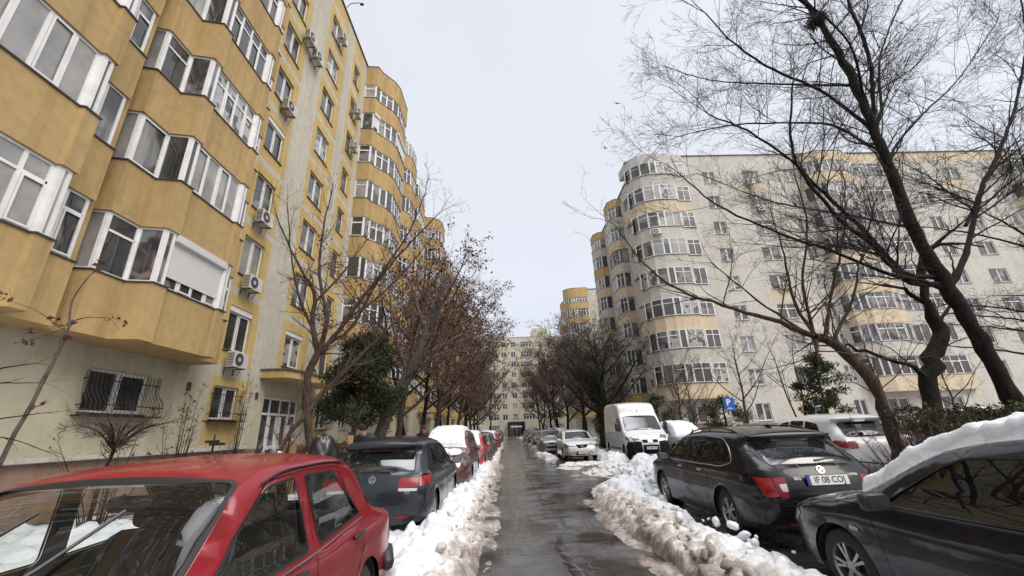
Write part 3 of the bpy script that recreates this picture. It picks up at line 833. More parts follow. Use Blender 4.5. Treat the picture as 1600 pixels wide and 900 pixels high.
def wheel(parent, x, y, r, w, style, side):
    root = MB()
    h = w / 2
    prof = [(r * .62, -h), (r * .66, -h * 1.02), (r * .90, -h * 1.0), (r * .985, -h * .8), (r, -h * .4), (r, h * .4), (r * .985, h * .8), (r * .90, h), (r * .66, h * 1.02), (r * .62, h)]
    tyre = MB(); tyre.lathe(prof, 'x', 32)
    # shallow tread grooves
    for q in (-.35, 0, .35):
        tyre.lathe([(r * 1.002, h * (q - .02)), (r * 1.002, h * (q + .02))], 'x', 32)
    t = tyre.build('wheel', M['tyre'], parent, smooth=True); t.location = (x, y, r)
    rim = MB(); s = side
    rr = r * .64
    rim.lathe([(rr * 1.0, s * h * .98), (rr * .96, s * h * 1.0), (rr * .92, s * h * .8), (rr * .9, s * h * .2)], 'x', 32)
    if style == 'steel':
        rim.lathe([(rr * .93, s * h * .7), (rr * .75, s * h * .45), (rr * .5, s * h * .75), (rr * .22, s * h * .8), (.001, s * h * .85)], 'x', 24)
    else:
        n = style
        rim.lathe([(rr * .26, s * h * .55), (rr * .24, s * h * .88), (.001, s * h * .92)], 'x', 16)
        for k in range(n):
            for da in ((-.12, .12) if n <= 5 else (0,)):
                a = 2 * PI * k / n; a2 = a + da * 1.6
                c1 = Vector((0, math.cos(a + da) * rr * .2, math.sin(a + da) * rr * .2)); c2 = Vector((0, math.cos(a2) * rr * .95, math.sin(a2) * rr * .95))
                wv = (c2 - c1).normalized().cross(Vector((1, 0, 0))) * rr * (.055 if n <= 5 else .075)
                x1, x2 = s * h * .86, s * h * .95
                pts = [c1 - wv, c2 - wv * 1.2, c2 + wv * 1.2, c1 + wv]
                for xx in (x1, ):
                    b = [(x2 - s * .004 + 0 * p.x, p.y, p.z) for p in pts]; a_ = [(x2 - s * .03, p.y, p.z) for p in pts]
                    rim.poly(b)
                    for i in range(4):
                        j = (i + 1) % 4; rim.poly([a_[i], a_[j], b[j], b[i]])
    o = rim.build('rim', M['rim'] if style != 'steel' else M['rim_steel'], t, smooth=False, fix=True)
    bd = MB(); bd.lathe([(rr * .92, s * h * .25), (rr * .5, s * h * .35), (.001, s * h * .3)], 'x', 20)
    bd.build('brake_disc', M['rim_dk'], t, smooth=True)
    return t
M['rim_steel'] = pmat('steel_wheel', (.10, .10, .10), .5, .4)

def rounded_box(mb, c, d, m=0, k=.25, rot=None):
    """soft box as a squashed sphere-ish grid"""
    n = 8; cx, cy, cz = c; dx, dy, dz = d
    b = len(mb.v); rows = 9
    for i in range(rows):
        th = PI * i / (rows - 1) - PI / 2
        for j in range(12):
            ph = 2 * PI * j / 12
            f = lambda a: math.copysign(abs(a) ** k, a)
            p = Vector((f(math.cos(th)) * f(math.cos(ph)) * dx, f(math.cos(th)) * f(math.sin(ph)) * dy, f(math.sin(th)) * dz))
            if rot is not None: p = rot @ p
            mb.v.append((p.x + cx, p.y + cy, p.z + cz))
    for i in range(rows - 1):
        for j in range(12):
            q = (j + 1) % 12
            mb.f.append((b + i * 12 + j, b + i * 12 + q, b + (i + 1) * 12 + q, b + (i + 1) * 12 + j)); mb.m.append(m)

MATKEY = {'windshield': 'glass', 'rear_window': 'glass', 'side_window': 'glass'}
def build_car(kind, label, cat, loc, rz, S, paintm, group=None, glass='glass_tint', near=True, snow=None):
    root = empty(kind, loc, rz); tag(root, label, cat, group)
    parts, smap, bmap, fs, VS, sil = car_shell(S)
    L, W = S['L'], S['W']
    mats = {'window_trim': M['rubber'], 'headlight': M['head_lamp'], 'taillight': M['red_lamp'], 'reverse_lamp': M['white_lamp'], 'grille': M['grille'],
            'bumper_insert': M['grille'], 'reflector': M['red_lamp'], 'fog_lamp': M['white_lamp'], 'vent_grille': M['plastic'], 'indicator': M['orange_lamp'],
            'fuel_flap': paintm, 'roof_panel': M['plastic'], 'side_repeater': M['white_lamp'], 'cladding': M['plastic']}
    mats.update(S.get('mats', {}))
    body = None; objs = {}
    for key in sorted(parts, key=lambda k: 0 if k == 'body' else 1):
        nm = key if isinstance(key, str) else key[0]
        m = paintm if nm == 'body' else M[glass] if nm in MATKEY else mats.get(nm, M['plastic'])
        if nm == 'windshield' and S.get('wsglass'): m = M[S['wsglass']]
        o = tri_obj(nm, parts[key], m, root, smooth=True)
        objs[key] = o
    # underbody
    mb = MB(); fl = S.get('floor', .2)
    mb.box((-W / 2 + .24, .12, fl - .02), (W / 2 - .24, L - .15, fl + .24)); 
    a0, a1 = S['axles'][0] + S['wr'] + .06, S['axles'][1] - S['wr'] - .06
    mb.box((-W / 2 + .06, a0, fl + .0), (W / 2 - .06, a1, fl + .12))
    mb.box((-W / 2 + .16, .10, .32), (W / 2 - .16, max(.14, S['axles'][0] - S['wr'] - .05), .5))
    mb.build('underbody', M['under'], root)
    for ya in S['axles']:
        for sd in (1, -1):
            wheel(root, sd * (W / 2 - .04 - S.get('ww', .2) / 2), ya, S['wr'], S.get('ww', .2), S.get('rim', 5), sd)
    # arch liners
    for ya in S['axles']:
        for sd in (1, -1):
            al = MB()
            ra = S['wr'] + S.get('archgap', .05) + .003
            xs = (sd * (W / 2 - .035), sd * (W / 2 - .30)); prev = None
            for t in np.linspace(-.1, PI + .1, 17):
                p = (ya + ra * math.cos(t), S['wr'] + ra * math.sin(t))
                if prev: al.poly([(xs[0], *prev), (xs[0], *p), (xs[1], *p), (xs[1], *prev)])
                prev = p
            al.poly([(xs[1], ya + ra * math.cos(t), S['wr'] + ra * math.sin(t)) for t in np.linspace(-.1, PI + .1, 17)])
            al.build('wheel_arch_liner', M['under'], root)
    # panel gaps
    if near and S.get('seams'):
        for ln in S['seams']:
            P = []
            for a, b in zip(ln[:-1], ln[1:]):
                k = max(2, int(math.hypot(b[0] - a[0], b[1] - a[1]) / .05))
                P += [(a[0] + (b[0] - a[0]) * i / k, a[1] + (b[1] - a[1]) * i / k) for i in range(k)]
            P.append(ln[-1])
            for sd in (1, -1):
                Q = smap(P, -.0005, sd); mb = MB(); mb.tube(Q, .0032, 4); mb.build('panel_gap', M['seam'], root)
    if near and S.get('bseams'):
        for (a, b) in S['bseams']:
            q = [((fs(a[0][0]) + a[0][1]) * (1 - t) + (fs(b[0][0]) + b[0][1]) * t, (a[1] * (1 - t) + b[1] * t) * VS) for t in np.linspace(0, 1, 24)]
            mb = MB(); mb.tube(bmap(q, -.0005), .0032, 4); mb.build('panel_gap', M['seam'], root)
    for ln, mt, rr, nm, off in S.get('strips', []):
        mb = MB()
        for sd in (1, -1):
            mb2 = MB(); P = catmull([(p[0], p[1], 0) for p in ln], .05)[0][:, :2]
            mb2.tube(smap(P, off, sd), rr, 6); mb2.build(nm, mt if not isinstance(mt, str) else M[mt], root, smooth=True)
    for (y, z, w_) in S.get('handles', []) if near else []:
        for sd in (1, -1):
            p = smap([(y, z)], 0, sd)[0]; mb = MB()
            rounded_box(mb, (p[0] + sd * .018, p[1], p[2]), (.014, w_, .017), k=.5)
            mb.build('door_handle', S.get('handle_mat', paintm), root, smooth=True)
    for (y, z) in ([S['mirror']] if 'mirror' in S else []):
        for sd in (1, -1):
            p = smap([(y, z)], 0, sd)[0]; mb = MB()
            rounded_box(mb, (p[0] + sd * .12, p[1] - .02, p[2] + .06), (.105, .055, .075), k=.55)
            mb.box((min(p[0] - sd * .03, p[0] + sd * .08), p[1] - .03, p[2] - .0), (max(p[0] - sd * .03, p[0] + sd * .08), p[1] + .03, p[2] + .04))
            o = mb.build('door_mirror', S.get('mirror_mat', paintm), root, smooth=True)
            g = MB(); g.poly([(p[0] + sd * .12 + a * .085, p[1] - .077, p[2] + .06 + b * .055) for a, b in ((-1, -1), (1, -1), (1, 1), (-1, 1))])
            g.build('mirror_glass', M['chrome'], o)
    if S.get('interior'):
        it = MB(); fx = S['interior']   # (dash y, front seat y, rear seat y, base z)
        dy, fy, ry, bz = fx
        it.box((-W / 2 + .14, dy - .05, bz), (W / 2 - .14, dy + .45, bz + .30)); it.build('dashboard', M['seat'], root, bevel=.03)
        for xs in (-.36, .36):
            it = MB(); rounded_box(it, (xs, fy, bz + .02), (.25, .26, .11), k=.5)
            rounded_box(it, (xs, fy - .30, bz + .32), (.24, .08, .33), k=.5, rot=Matrix.Rotation(.22, 3, 'X'))
            rounded_box(it, (xs, fy - .40, bz + .72), (.12, .05, .085), k=.5); it.build('front_seat', M['seat'], root, smooth=True)
        it = MB(); rounded_box(it, (0, ry, bz + .02), (W / 2 - .22, .25, .11), k=.4)
        rounded_box(it, (0, ry - .28, bz + .30), (W / 2 - .22, .08, .30), k=.4, rot=Matrix.Rotation(.28, 3, 'X')); it.build('rear_seat', M['seat'], root, smooth=True)
        it = MB(); it.box((-W / 2 + .1, .3, bz - .15), (W / 2 - .1, dy, bz - .08)); it.build('floor_pan', M['under'], root)
        for sd in (-1, 1):
            it = MB(); it.box((sd * (W / 2 - .115) - .02, ry - .5, bz - .1), (sd * (W / 2 - .115) + .02, dy + .2, S['belt'] - .045)); it.build('door_lining', M['seat'], root)
        it = MB(); it.box((-W / 2 + .16, .1, S['belt'] - .12), (W / 2 - .16, ry - .35, S['belt'] - .07)); it.build('parcel_shelf', M['seat'], root)
        sw = MB(); st = S.get('steer', -.36)
        R3 = Matrix.Rotation(-.95, 3, 'X'); c = Vector((st, dy - .28, bz + .36))
        ring = [c + R3 @ Vector((.19 * math.cos(t), .19 * math.sin(t), 0)) for t in np.linspace(0, 2 * PI, 29)]
        sw.tube(ring, .014, 6, cap=False)
        for t in (0, PI, -PI / 2): sw.tube([c, c + R3 @ Vector((.18 * math.cos(t), .18 * math.sin(t), 0))], .014, 5)
        sw.tube([c, c + Vector((0, .3, -.15))], .03, 6)
        sw.build('steering_wheel', M['plastic'], root, smooth=True)
        im = MB(); q = S['inmirror']; rounded_box(im, q, (.12, .02, .038), k=.4); im.tube([(q[0], q[1], q[2]), (q[0], q[1] + .06, q[2] + .05)], .008, 5)
        im.build('interior_mirror', M['plastic'], root, smooth=True)
    if snow:
        for k, sn in enumerate(snow):
            snow_on(root, bmap, fs, VS, sn, k)
    return root, smap, bmap, fs, VS

def snow_on(root, bmap, fs, VS, sn, k):
    s0 = fs(sn['s'][0][0]) + sn['s'][0][1]; s1 = fs(sn['s'][1][0]) + sn['s'][1][1]; v0, v1 = sn['v']
    ns = max(12, int((s1 - s0) / sn.get('res', .03))); nv = sn.get('nv', 60)
    s = np.linspace(0, 1, ns); v = np.linspace(0, 1, nv); SS, VV = np.meshgrid(s, v, indexing='ij')
    seed = sn.get('seed', k + 3)
    ds = np.minimum(SS, 1 - SS) * (s1 - s0); dv = np.minimum(VV, 1 - VV) * (v1 - v0) * .75
    # ragged outline
    a = sn.get('rag', .05)
    ds = ds - a * vnoise(VV * 3, SS * 0 + seed, 2.5, seed); dv = dv - a * vnoise(SS * (s1 - s0), SS * 0 + 2.5 + seed, 2.5, seed + 1)
    e = np.minimum(ds, dv); T = sn['t']
    er = sn.get('er', T * .8)
    prof = np.sqrt(np.clip(1 - (1 - np.clip(e / er, 0, 1)) ** 2, 0, 1))
    Xn = VV * 1.6; Yn = SS * (s1 - s0)
    h = T * prof * (.72 + .5 * fbm(Xn, Yn, sn.get('ns', 2.2), seed)) + sn.get('rough', .012) * (fbm(Xn, Yn, 14, seed + 5, 3) - .5) * prof * 2 - .012
    if 'slope' in sn: h = h * (1 + sn['slope'] * (SS - .5))
    h = np.where(e < 0, -.02, h)
    Q = np.stack([s0 + SS * (s1 - s0), (v0 + VV * (v1 - v0)) * VS], -1).reshape(-1, 2)
    base = bmap(Q, 0); up = bmap(Q, .01) - base; up /= np.linalg.norm(up, axis=1, keepdims=True)
    up = up * .55 + np.array([0, 0, .45]); up /= np.linalg.norm(up, axis=1, keepdims=True)
    V = base + up * h.reshape(-1, 1)
    idx = np.arange(ns * nv).reshape(ns, nv)
    F = np.stack([idx[:-1, :-1], idx[:-1, 1:], idx[1:, 1:], idx[1:, :-1]], -1).reshape(-1, 4)
    me = fastmesh('snow_cover', V, F, 4, True)
    link('snow_cover', me, M['snow_car'], root)

def plate(root, y, z, txt, face=-1, w=.52, parent=None, x=0, tilt=0):
    """number plate; face -1 looks to -y (rear), +1 to +y"""
    h = .115; mb = MB()
    Mx = Matrix.Translation((x, y, z)) @ (Matrix.Rotation(PI, 4, 'Z') if face > 0 else Matrix.Identity(4)) @ Matrix.Rotation(tilt, 4, 'X')
    mb.box((-w / 2 - .008, -.008, -h / 2 - .008), (w / 2 + .008, .004, h / 2 + .008), 2, Mx)
    mb.box((-w / 2 + .04, -.012, -h / 2), (w / 2, -.0085, h / 2), 0, Mx); mb.box((-w / 2, -.012, -h / 2), (-w / 2 + .039, -.0085, h / 2), 1, Mx)
    p = mb.build('number_plate', [M['plate_w'], M['plate_b'], M['plastic']], root)
    if txt == '#':     # characters too small to read: bare ink strokes
        k = MB()
        for i, hh in enumerate((.06, .055, .06, .058, .06, .055, .06)):
            x0 = -.17 + i * .055 + (.012 if i > 0 else 0) + (.012 if i > 3 else 0)
            k.box((x0, -.0135, -hh / 2), (x0 + .03, -.0122, hh / 2), 0, Mx)
        k.build('plate_marks', M['ink'], p)
    elif txt: text_obj('plate_text', txt, .105, M['ink'], p, Mx @ Matrix.Translation((.02, -.0125, -.001)) @ Matrix.Rotation(PI / 2, 4, 'X'), .0012, .0012, .92)
    return p

def disc_emblem(root, M4, r, kind, name='emblem'):
    mb = MB()
    def stroke(p, q, w):
        p, q = Vector(p), Vector(q); d = (q - p).normalized(); n = Vector((-d.y, d.x)) * w
        P = [p - n, q - n, q + n, p + n]
        a = [tuple(M4 @ Vector((x.x * r, x.y * r, .004))) for x in P]; mb.poly(a)
        b = [tuple(M4 @ Vector((x.x * r, x.y * r, -.002))) for x in P]
        for i in range(4): mb.poly([b[i], b[(i + 1) % 4], a[(i + 1) % 4], a[i]])
    def ring(r0, r1, z=.005):
        n = 32
        for i in range(n):
            a, b = 2 * PI * i / n, 2 * PI * (i + 1) / n
            mb.poly([tuple(M4 @ Vector((rr * r * math.cos(t), rr * r * math.sin(t), z))) for rr, t in ((r0, a), (r1, a), (r1, b), (r0, b))])
    if kind == 'v_over_w':
        ring(.86, 1.0)
        for a, b in (((-.38, .78), (0, .08)), ((.38, .78), (0, .08)), ((-.82, .25), (-.38, -.72)), ((-.38, -.72), (0, .0)), ((0, .0), (.38, -.72)), ((.38, -.72), (.82, .25))): stroke(a, b, .075)
    elif kind == 'winged':
        ring(.84, 1.0); ring(.74, .79)
        for a, b in (((-.45, -.35), (.45, .25)), ((-.45, -.15), (.3, .4)), ((-.35, -.5), (.35, -.1)), ((.45, .25), (.55, -.05))): stroke(a, b, .07)
    elif kind == 'diamond':
        P = [(0, 1.15), (.62, 0), (0, -1.15), (-.62, 0)]
        for i in range(4): stroke(P[i], P[(i + 1) % 4], .13)
    return mb.build(name, M['chrome'], root)

def Mrear(x, y, z, tilt=0):   # local xy plane stands upright, looks to -y
    return Matrix.Translation((x, y, z)) @ Matrix.Rotation(PI / 2 + tilt, 4, 'X')
def Mfront(x, y, z, tilt=0):
    return Matrix.Translation((x, y, z)) @ Matrix.Rotation(PI, 4, 'Z') @ Matrix.Rotation(PI / 2 + tilt, 4, 'X')
P_red_old = paint('red_enamel_old', (.19, .003, .009), .0, .34, .22, (.26, .13, .12), coat=.5)
P_golf = paint('dark_blue_grey_paint', (.014, .018, .025), .1, .3, .16, (.12, .115, .11), coat=.5)
P_black = paint('black_brown_paint', (.0055, .006, .0075), .0, .25, .08, (.07, .065, .06), coat=.4)
P_astra = paint('black_blue_paint', (.007, .009, .014), .1, .24, .05, (.11, .105, .10), coat=.55)
P_maroon = paint('maroon_paint', (.085, .012, .020), .3, .3, .45, (.2, .16, .15))
P_white = paint('white_paint', (.56, .57, .585), 0, .3, .15, (.34, .32, .30))
P_champ = paint('champagne_paint', (.50, .485, .46), .1, .3, .25, (.30, .27, .24))
P_red = paint('bright_red_paint', (.33, .012, .018), 0, .3, .4, (.25, .18, .16))
P_grey = paint('grey_paint', (.10, .105, .11), .4, .3, .45, (.2, .19, .17))
P_silver = paint('silver_paint', (.30, .31, .32), .5, .3, .45, (.25, .23, .21))
P_dark = paint('anthracite_paint', (.03, .031, .034), .4, .3, .5, (.18, .165, .15))
P_blue = paint('deep_blue_paint', (.02, .03, .055), .4, .3, .5, (.18, .165, .15))

# ---------------------------------------------------------------- old red saloon in the foreground (faces the camera)
S = dict(L=4.34, W=1.64, belt=.905, tum=.22, round=.05, kf=.10, kr=.07, floor=.22, axles=(.84, 3.30), wr=.30, ww=.17, rim='steel', step=.06, ds=.045,
         shoulder=.012, barrel=.035, crease=.76,
         sil=[(.06, .30, .04), (.0, .50, .05), (.0, .78, .06), (.06, .855, .06), (.36, .915, .05), (.58, .99, .04), (1.02, 1.365, .05), (1.16, 1.405, .04), (1.75, 1.428, .04), (2.16, 1.398, .04), (2.31, 1.352, .055),
              (2.92, .935, .06), (3.06, .90, .05), (4.0, .835, .05), (4.26, .78, .05), (4.32, .60, .04), (4.34, .30, .03)],
         side=[dict(name='side_window', poly=rpoly([(.94, .985), (1.70, .935), (1.80, 1.345), (1.37, 1.338)], .04), inset=.014),
               dict(name='side_window', poly=rpoly([(1.83, .93), (2.79, .925), (2.42, 1.20), (2.22, 1.325), (1.91, 1.345)], .045), inset=.014),
               dict(name='vent_grille', poly=rpoly([(.60, 1.03), (.73, 1.02), (.78, 1.085), (.67, 1.115)], .015), off=.004),
               dict(name='taillight', poly=rpoly([(.02, .62), (.10, .62), (.10, .80), (.02, .80)], .01), off=.006)],
         band=[dict(name='rear_window', s=((5, .06), (6, -.06)), v=(-.88, .88), inset=.03, r=.1),
               dict(name='windshield', s=((10, -.01), (11, -.03)), v=(-.985, .985), inset=.03, r=.10),
               dict(name='taillight', s=((2, -.16), (2, -.01)), v=(.66, .98), r=.01, off=.006, lr=1), dict(name='taillight', s=((2, -.16), (2, -.01)), v=(-.98, -.66), r=.01, off=.006, lr=-1)],
         seams=[[(.93, .93), (.96, .80), (1.04, .64), (1.22, .52), (1.32, .30)], [(1.76, 1.36), (1.765, .93), (1.80, .30)], [(2.86, .92), (2.92, .75), (2.86, .30)], [(.93, .93), (1.30, 1.355), (1.76, 1.37), (2.20, 1.35), (2.80, .935)]],
         strips=[([(.92, .955), (1.78, .915), (2.88, .905)], 'chrome', .006, 'belt_trim', .004), ([(1.04, 1.362), (1.3, 1.385), (1.76, 1.392), (2.1, 1.375), (2.26, 1.34)], 'rubber', .006, 'rain_gutter', .006)],
         handles=[(1.10, .86, .10), (2.02, .855, .10)], handle_mat=M['plastic'], interior=(2.58, 1.98, 1.18, .42), inmirror=(0.0, 2.22, 1.27), steer=-.36, wsglass='glass_clear')
loc = (-1.95, 4.57, 0)
car, smap, bmap, fs, VS = build_car('parked_car', 'old red saloon with thick black window seals, the closest car at bottom left', 'car', loc, PI, S, P_red_old, glass='glass_clear')
mb = MB(); q = [((fs(2) - .30), v * VS) for v in np.linspace(-1, 1, 20)]
Q = bmap(q, .06); path = [(-.83, .42, .50)] + [tuple(p) for p in Q] + [(.83, .42, .50)]
mb.tube([(p[0] * 1.03, p[1], .50) for p in path], .058, 8); mb.build('rear_bumper', M['plastic'], car, smooth=True)
mb = MB(); q = [((fs(15) - .02), v * VS) for v in np.linspace(-1, 1, 20)]; Q = bmap(q, .07)
mb.tube([(p[0] * 1.03, p[1], .50) for p in Q], .06, 8); mb.build('front_bumper', M['plastic'], car, smooth=True)
for xs in (.45, -.12):
    mb = MB(); q = bmap([(fs(11) - .045, xs * VS), (fs(11) - .25, (xs - .12) * VS), (fs(11) - .5, (xs - .3) * VS)], .022); mb.tube(q, .008, 5); mb.build('wiper', M['plastic'], car)
# heap of belongings and a head restraint cover seen through the glass
mb = MB(); rounded_box(mb, (-.35, 1.1, .66), (.32, .28, .17), k=.7); mb.build('back_seat_bag', M['plastic'], car, smooth=True)

# ---------------------------------------------------------------- dark hatchback seen from behind
Sg = dict(L=4.2, W=1.79, belt=.96, tum=.34, round=.09, kf=.20, kr=.09, floor=.20, axles=(.76, 3.34), wr=.315, ww=.20, rim=7, step=.06, ds=.045, crease=.74,
          sil=[(.10, .27, .06), (.0, .42, .07), (.0, .60, .08), (.05, .84, .09), (.12, .955, .08), (.38, 1.335, .05), (.26, 1.395, .04, 1), (.40, 1.425, .05), (1.2, 1.475, .06), (2.0, 1.455, .06), (2.42, 1.385, .06),
               (3.12, 1.0, .08), (3.28, .955, .07), (3.85, .86, .06), (4.10, .70, .07), (4.19, .50, .08), (4.17, .24, .05)],
          side=[dict(name='side_window', poly=rpoly([(.72, 1.06), (.88, 1.30), (1.22, 1.375), (1.28, 1.01), (.80, 1.02)], .04), inset=.012),
                dict(name='side_window', poly=rpoly([(1.36, 1.0), (1.30, 1.38), (1.86, 1.385), (1.94, .985)], .04), inset=.012),
                dict(name='side_window', poly=rpoly([(2.02, .98), (1.94, 1.38), (2.34, 1.32), (2.92, 1.0)], .04), inset=.012),
                dict(name='taillight', poly=rpoly([(.02, .78), (.06, .93), (.38, .955), (.30, .80)], .03), off=.005, lr=1),
                dict(name='headlight', poly=rpoly([(4.08, .62), (4.1, .74), (3.78, .82), (3.84, .70)], .03), off=.005, lr=1)],
          band=[dict(name='rear_window', s=((4, .02), (5, -.02)), v=(-.92, .92), inset=.02, r=.08),
                dict(name='windshield', s=((10, .03), (11, -.03)), v=(-.94, .94), inset=.02, r=.1),
                dict(name='taillight', pts=[((3, -.09), .56), ((3, .05), .60), ((3, .06), .995), ((3, -.07), .995)], r=.03, off=.005, lr=1),
                dict(name='taillight', pts=[((3, -.09), -.56), ((3, -.07), -.995), ((3, .06), -.995), ((3, .05), -.60)], r=.03, off=.005, lr=-1),
                dict(name='reverse_lamp', s=((3, -.13), (3, -.09)), v=(.58, .97), r=.01, off=.006), dict(name='reverse_lamp', s=((3, -.13), (3, -.09)), v=(-.97, -.58), r=.01, off=.006),
                dict(name='reflector', s=((1, -.06), (1, -.02)), v=(.55, .85), r=.01, off=.005), dict(name='reflector', s=((1, -.06), (1, -.02)), v=(-.85, -.55), r=.01, off=.005),
                dict(name='headlight', s=((14, -.02), (15, -.12)), v=(.62, .99), r=.03, off=.005, lr=1), dict(name='headlight', s=((14, -.02), (15, -.12)), v=(-.99, -.62), r=.03, off=.005, lr=-1),
                dict(name='grille', s=((14, .06), (15, -.10)), v=(-.56, .56), r=.03, off=-.01)],
          seams=[[(1.32, 1.40), (1.33, .98), (1.36, .62), (1.30, .3)], [(1.98, 1.40), (1.99, .97), (2.02, .28)], [(3.0, .96), (3.02, .7), (2.96, .28)], [(.02, .60), (.30, .70), (.44, .72)]],
          bseams=[(((2, .02), -.97), ((2, .02), .97)), (((2, .02), .90), ((3, -.13), .90)), (((2, .02), -.90), ((3, -.13), -.90))],
          handles=[(1.52, .90, .09), (2.20, .89, .09)], mirror=(2.86, .93), interior=(2.9, 2.15, 1.25, .45), inmirror=(0, 2.45, 1.3))
car, smap, bmap, fs, VS = build_car('parked_car', 'dark blue-grey hatchback seen from behind between the red saloon and the maroon car', 'car', (-2.16, 7.05, 0), 0, Sg, P_golf)
q = bmap([(fs(3) + .02, 0)], .006)[0]; disc_emblem(car, Mrear(*q, -.25), .055, 'v_over_w')
q = bmap([(fs(3) - .15, .78 * VS)], .004)[0]; text_obj('badge_text', 'TDI', .05, M['chrome'], car, Mrear(*q, -.2), .002, .001)
mb = MB(); q = bmap([(fs(4) + .03, 0), (fs(4) + .05, .28 * VS), (fs(4) + .06, .52 * VS)], .02); mb.tube(q, [.016, .010, .006], 5); mb.build('rear_wiper', M['plastic'], car)
mb = MB(); q = bmap([(fs(5) + .04, v * VS) for v in np.linspace(-.3, .3, 6)], .004); mb.tube(q, .009, 5); mb.build('brake_lamp', M['red_lamp'], car)
mb = MB(); mb.tube([(.2, .85, 1.50), (.2, .70, 1.60)], [.006, .003], 5); mb.build('aerial', M['plastic'], car)
plate(car, -.085, .40, '', -1)

# ---------------------------------------------------------------- black estate
Ss = dict(L=4.80, W=1.70, belt=.955, tum=.31, round=.085, kf=.20, kr=.16, floor=.19, axles=(1.06, 3.80), wr=.325, ww=.21, rim=5, step=.06, ds=.045, crease=.78,
          sil=[(.12, .26, .06), (.02, .40, .07), (.0, .60, .08), (.05, .84, .09), (.14, .985, .08), (.56, 1.36, .05), (.47, 1.405, .04, 1), (.62, 1.43, .05), (1.4, 1.475, .06), (2.2, 1.465, .06), (2.80, 1.385, .06),
               (3.58, .985, .08), (3.76, .94, .07), (4.45, .83, .06), (4.70, .68, .07), (4.79, .48, .08), (4.77, .24, .05)],
          side=[dict(name='side_window', poly=rpoly([(.86, 1.035), (.80, 1.12), (1.02, 1.32), (1.44, 1.375), (1.46, .985)], .06), inset=.012),
                dict(name='side_window', poly=rpoly([(1.54, .983), (1.50, 1.38), (2.22, 1.38), (2.28, .975)], .03), inset=.012),
                dict(name='side_window', poly=rpoly([(2.36, .97), (2.30, 1.378), (2.72, 1.33), (3.34, .985)], .04), inset=.012),
                dict(name='taillight', poly=rpoly([(.0, .68), (.03, .885), (.25, .90), (.15, .78), (.09, .66)], .02), off=.005, lr=1),
                dict(name='headlight', poly=rpoly([(4.68, .60), (4.68, .72), (4.35, .80), (4.42, .68)], .03), off=.005, lr=1)],
          band=[dict(name='rear_window', s=((4, .03), (5, -.02)), v=(-.93, .93), inset=.02, r=.08),
                dict(name='windshield', s=((10, .03), (11, -.03)), v=(-.94, .94), inset=.02, r=.1),
                dict(name='taillight', pts=[((3, -.20), .86), ((3, .05), .76), ((3, .05), .995), ((3, -.17), .995)], r=.02, off=.005, lr=1),
                dict(name='taillight', pts=[((3, -.20), -.86), ((3, -.17), -.995), ((3, .05), -.995), ((3, .05), -.76)], r=.02, off=.005, lr=-1),
                dict(name='reverse_lamp', pts=[((3, -.12), .83), ((3, -.03), .79), ((3, -.03), .93), ((3, -.12), .93)], r=.015, off=.0095), dict(name='reverse_lamp', pts=[((3, -.12), -.83), ((3, -.12), -.93), ((3, -.03), -.93), ((3, -.03), -.79)], r=.015, off=.0095),
                dict(name='reflector', s=((1, -.06), (1, -.02)), v=(.50, .88), r=.01, off=.005), dict(name='reflector', s=((1, -.06), (1, -.02)), v=(-.88, -.50), r=.01, off=.005),
                dict(name='headlight', s=((14, -.02), (15, -.14)), v=(.62, .99), r=.03, off=.005, lr=1), dict(name='headlight', s=((14, -.02), (15, -.14)), v=(-.99, -.62), r=.03, off=.005, lr=-1),
                dict(name='grille', s=((14, .04), (15, -.10)), v=(-.50, .50), r=.03, off=-.01)],
          seams=[[(1.50, .97), (1.52, .72), (1.62, .52), (1.62, .28)], [(2.31, 1.40), (2.33, .96), (2.35, .28)], [(3.46, .96), (3.48, .7), (3.42, .28)], [(.05, .56), (.34, .68), (.50, .74)]],
          bseams=[(((2, -.03), -.97), ((2, -.03), .97)), (((2, -.03), .93), ((3, -.24), .86)), (((2, -.03), -.93), ((3, -.24), -.86))],
          strips=[([(3.34, .962), (2.3, .957), (1.46, .965), (.92, 1.0), (.77, 1.06), (.80, 1.15), (1.0, 1.335), (1.44, 1.392), (2.2, 1.396), (2.72, 1.345)], 'chrome', .0075, 'window_chrome', .006),
                  ([(1.55, .40), (3.45, .40)], 'chrome', .006, 'door_strip', .006)],
          handles=[(1.78, .865, .09), (2.62, .86, .09)], handle_mat=M['rim'], mirror=(3.28, .94), interior=(3.35, 2.6, 1.65, .45), inmirror=(0, 2.9, 1.3))
car, smap, bmap, fs, VS = build_car('parked_car', 'black estate car with roof rails and chrome window line, seen from behind', 'car', (4.03, 5.66, -.03), math.radians(-1.2), Ss, P_black)
q = bmap([(fs(3) + .10, 0)], .006)[0]; disc_emblem(car, Mrear(*q, -.45), .05, 'winged')
q = bmap([(fs(3) + .01, -.50 * VS)], .006)[0]; text_obj('badge_text', 'SKODA', .05, M['chrome'], car, Mrear(*q, -.3), .002, .001)
q = bmap([(fs(3) + .04, .60 * VS)], .006)[0]; text_obj('badge_text', 'SUPERB', .04, M['chrome'], car, Mrear(*q, -.3), .002, .001)
q = bmap([(fs(3) - .02, 0)], .022)[0]; plate(car, q[1], q[2], 'IF 08 COJ', -1, tilt=-.15)
mb = MB(); q = bmap([(fs(4) + .04, 0), (fs(4) + .06, .25 * VS), (fs(4) + .07, .52 * VS)], .02); mb.tube(q, [.018, .011, .006], 5); mb.build('rear_wiper', M['plastic'], car)
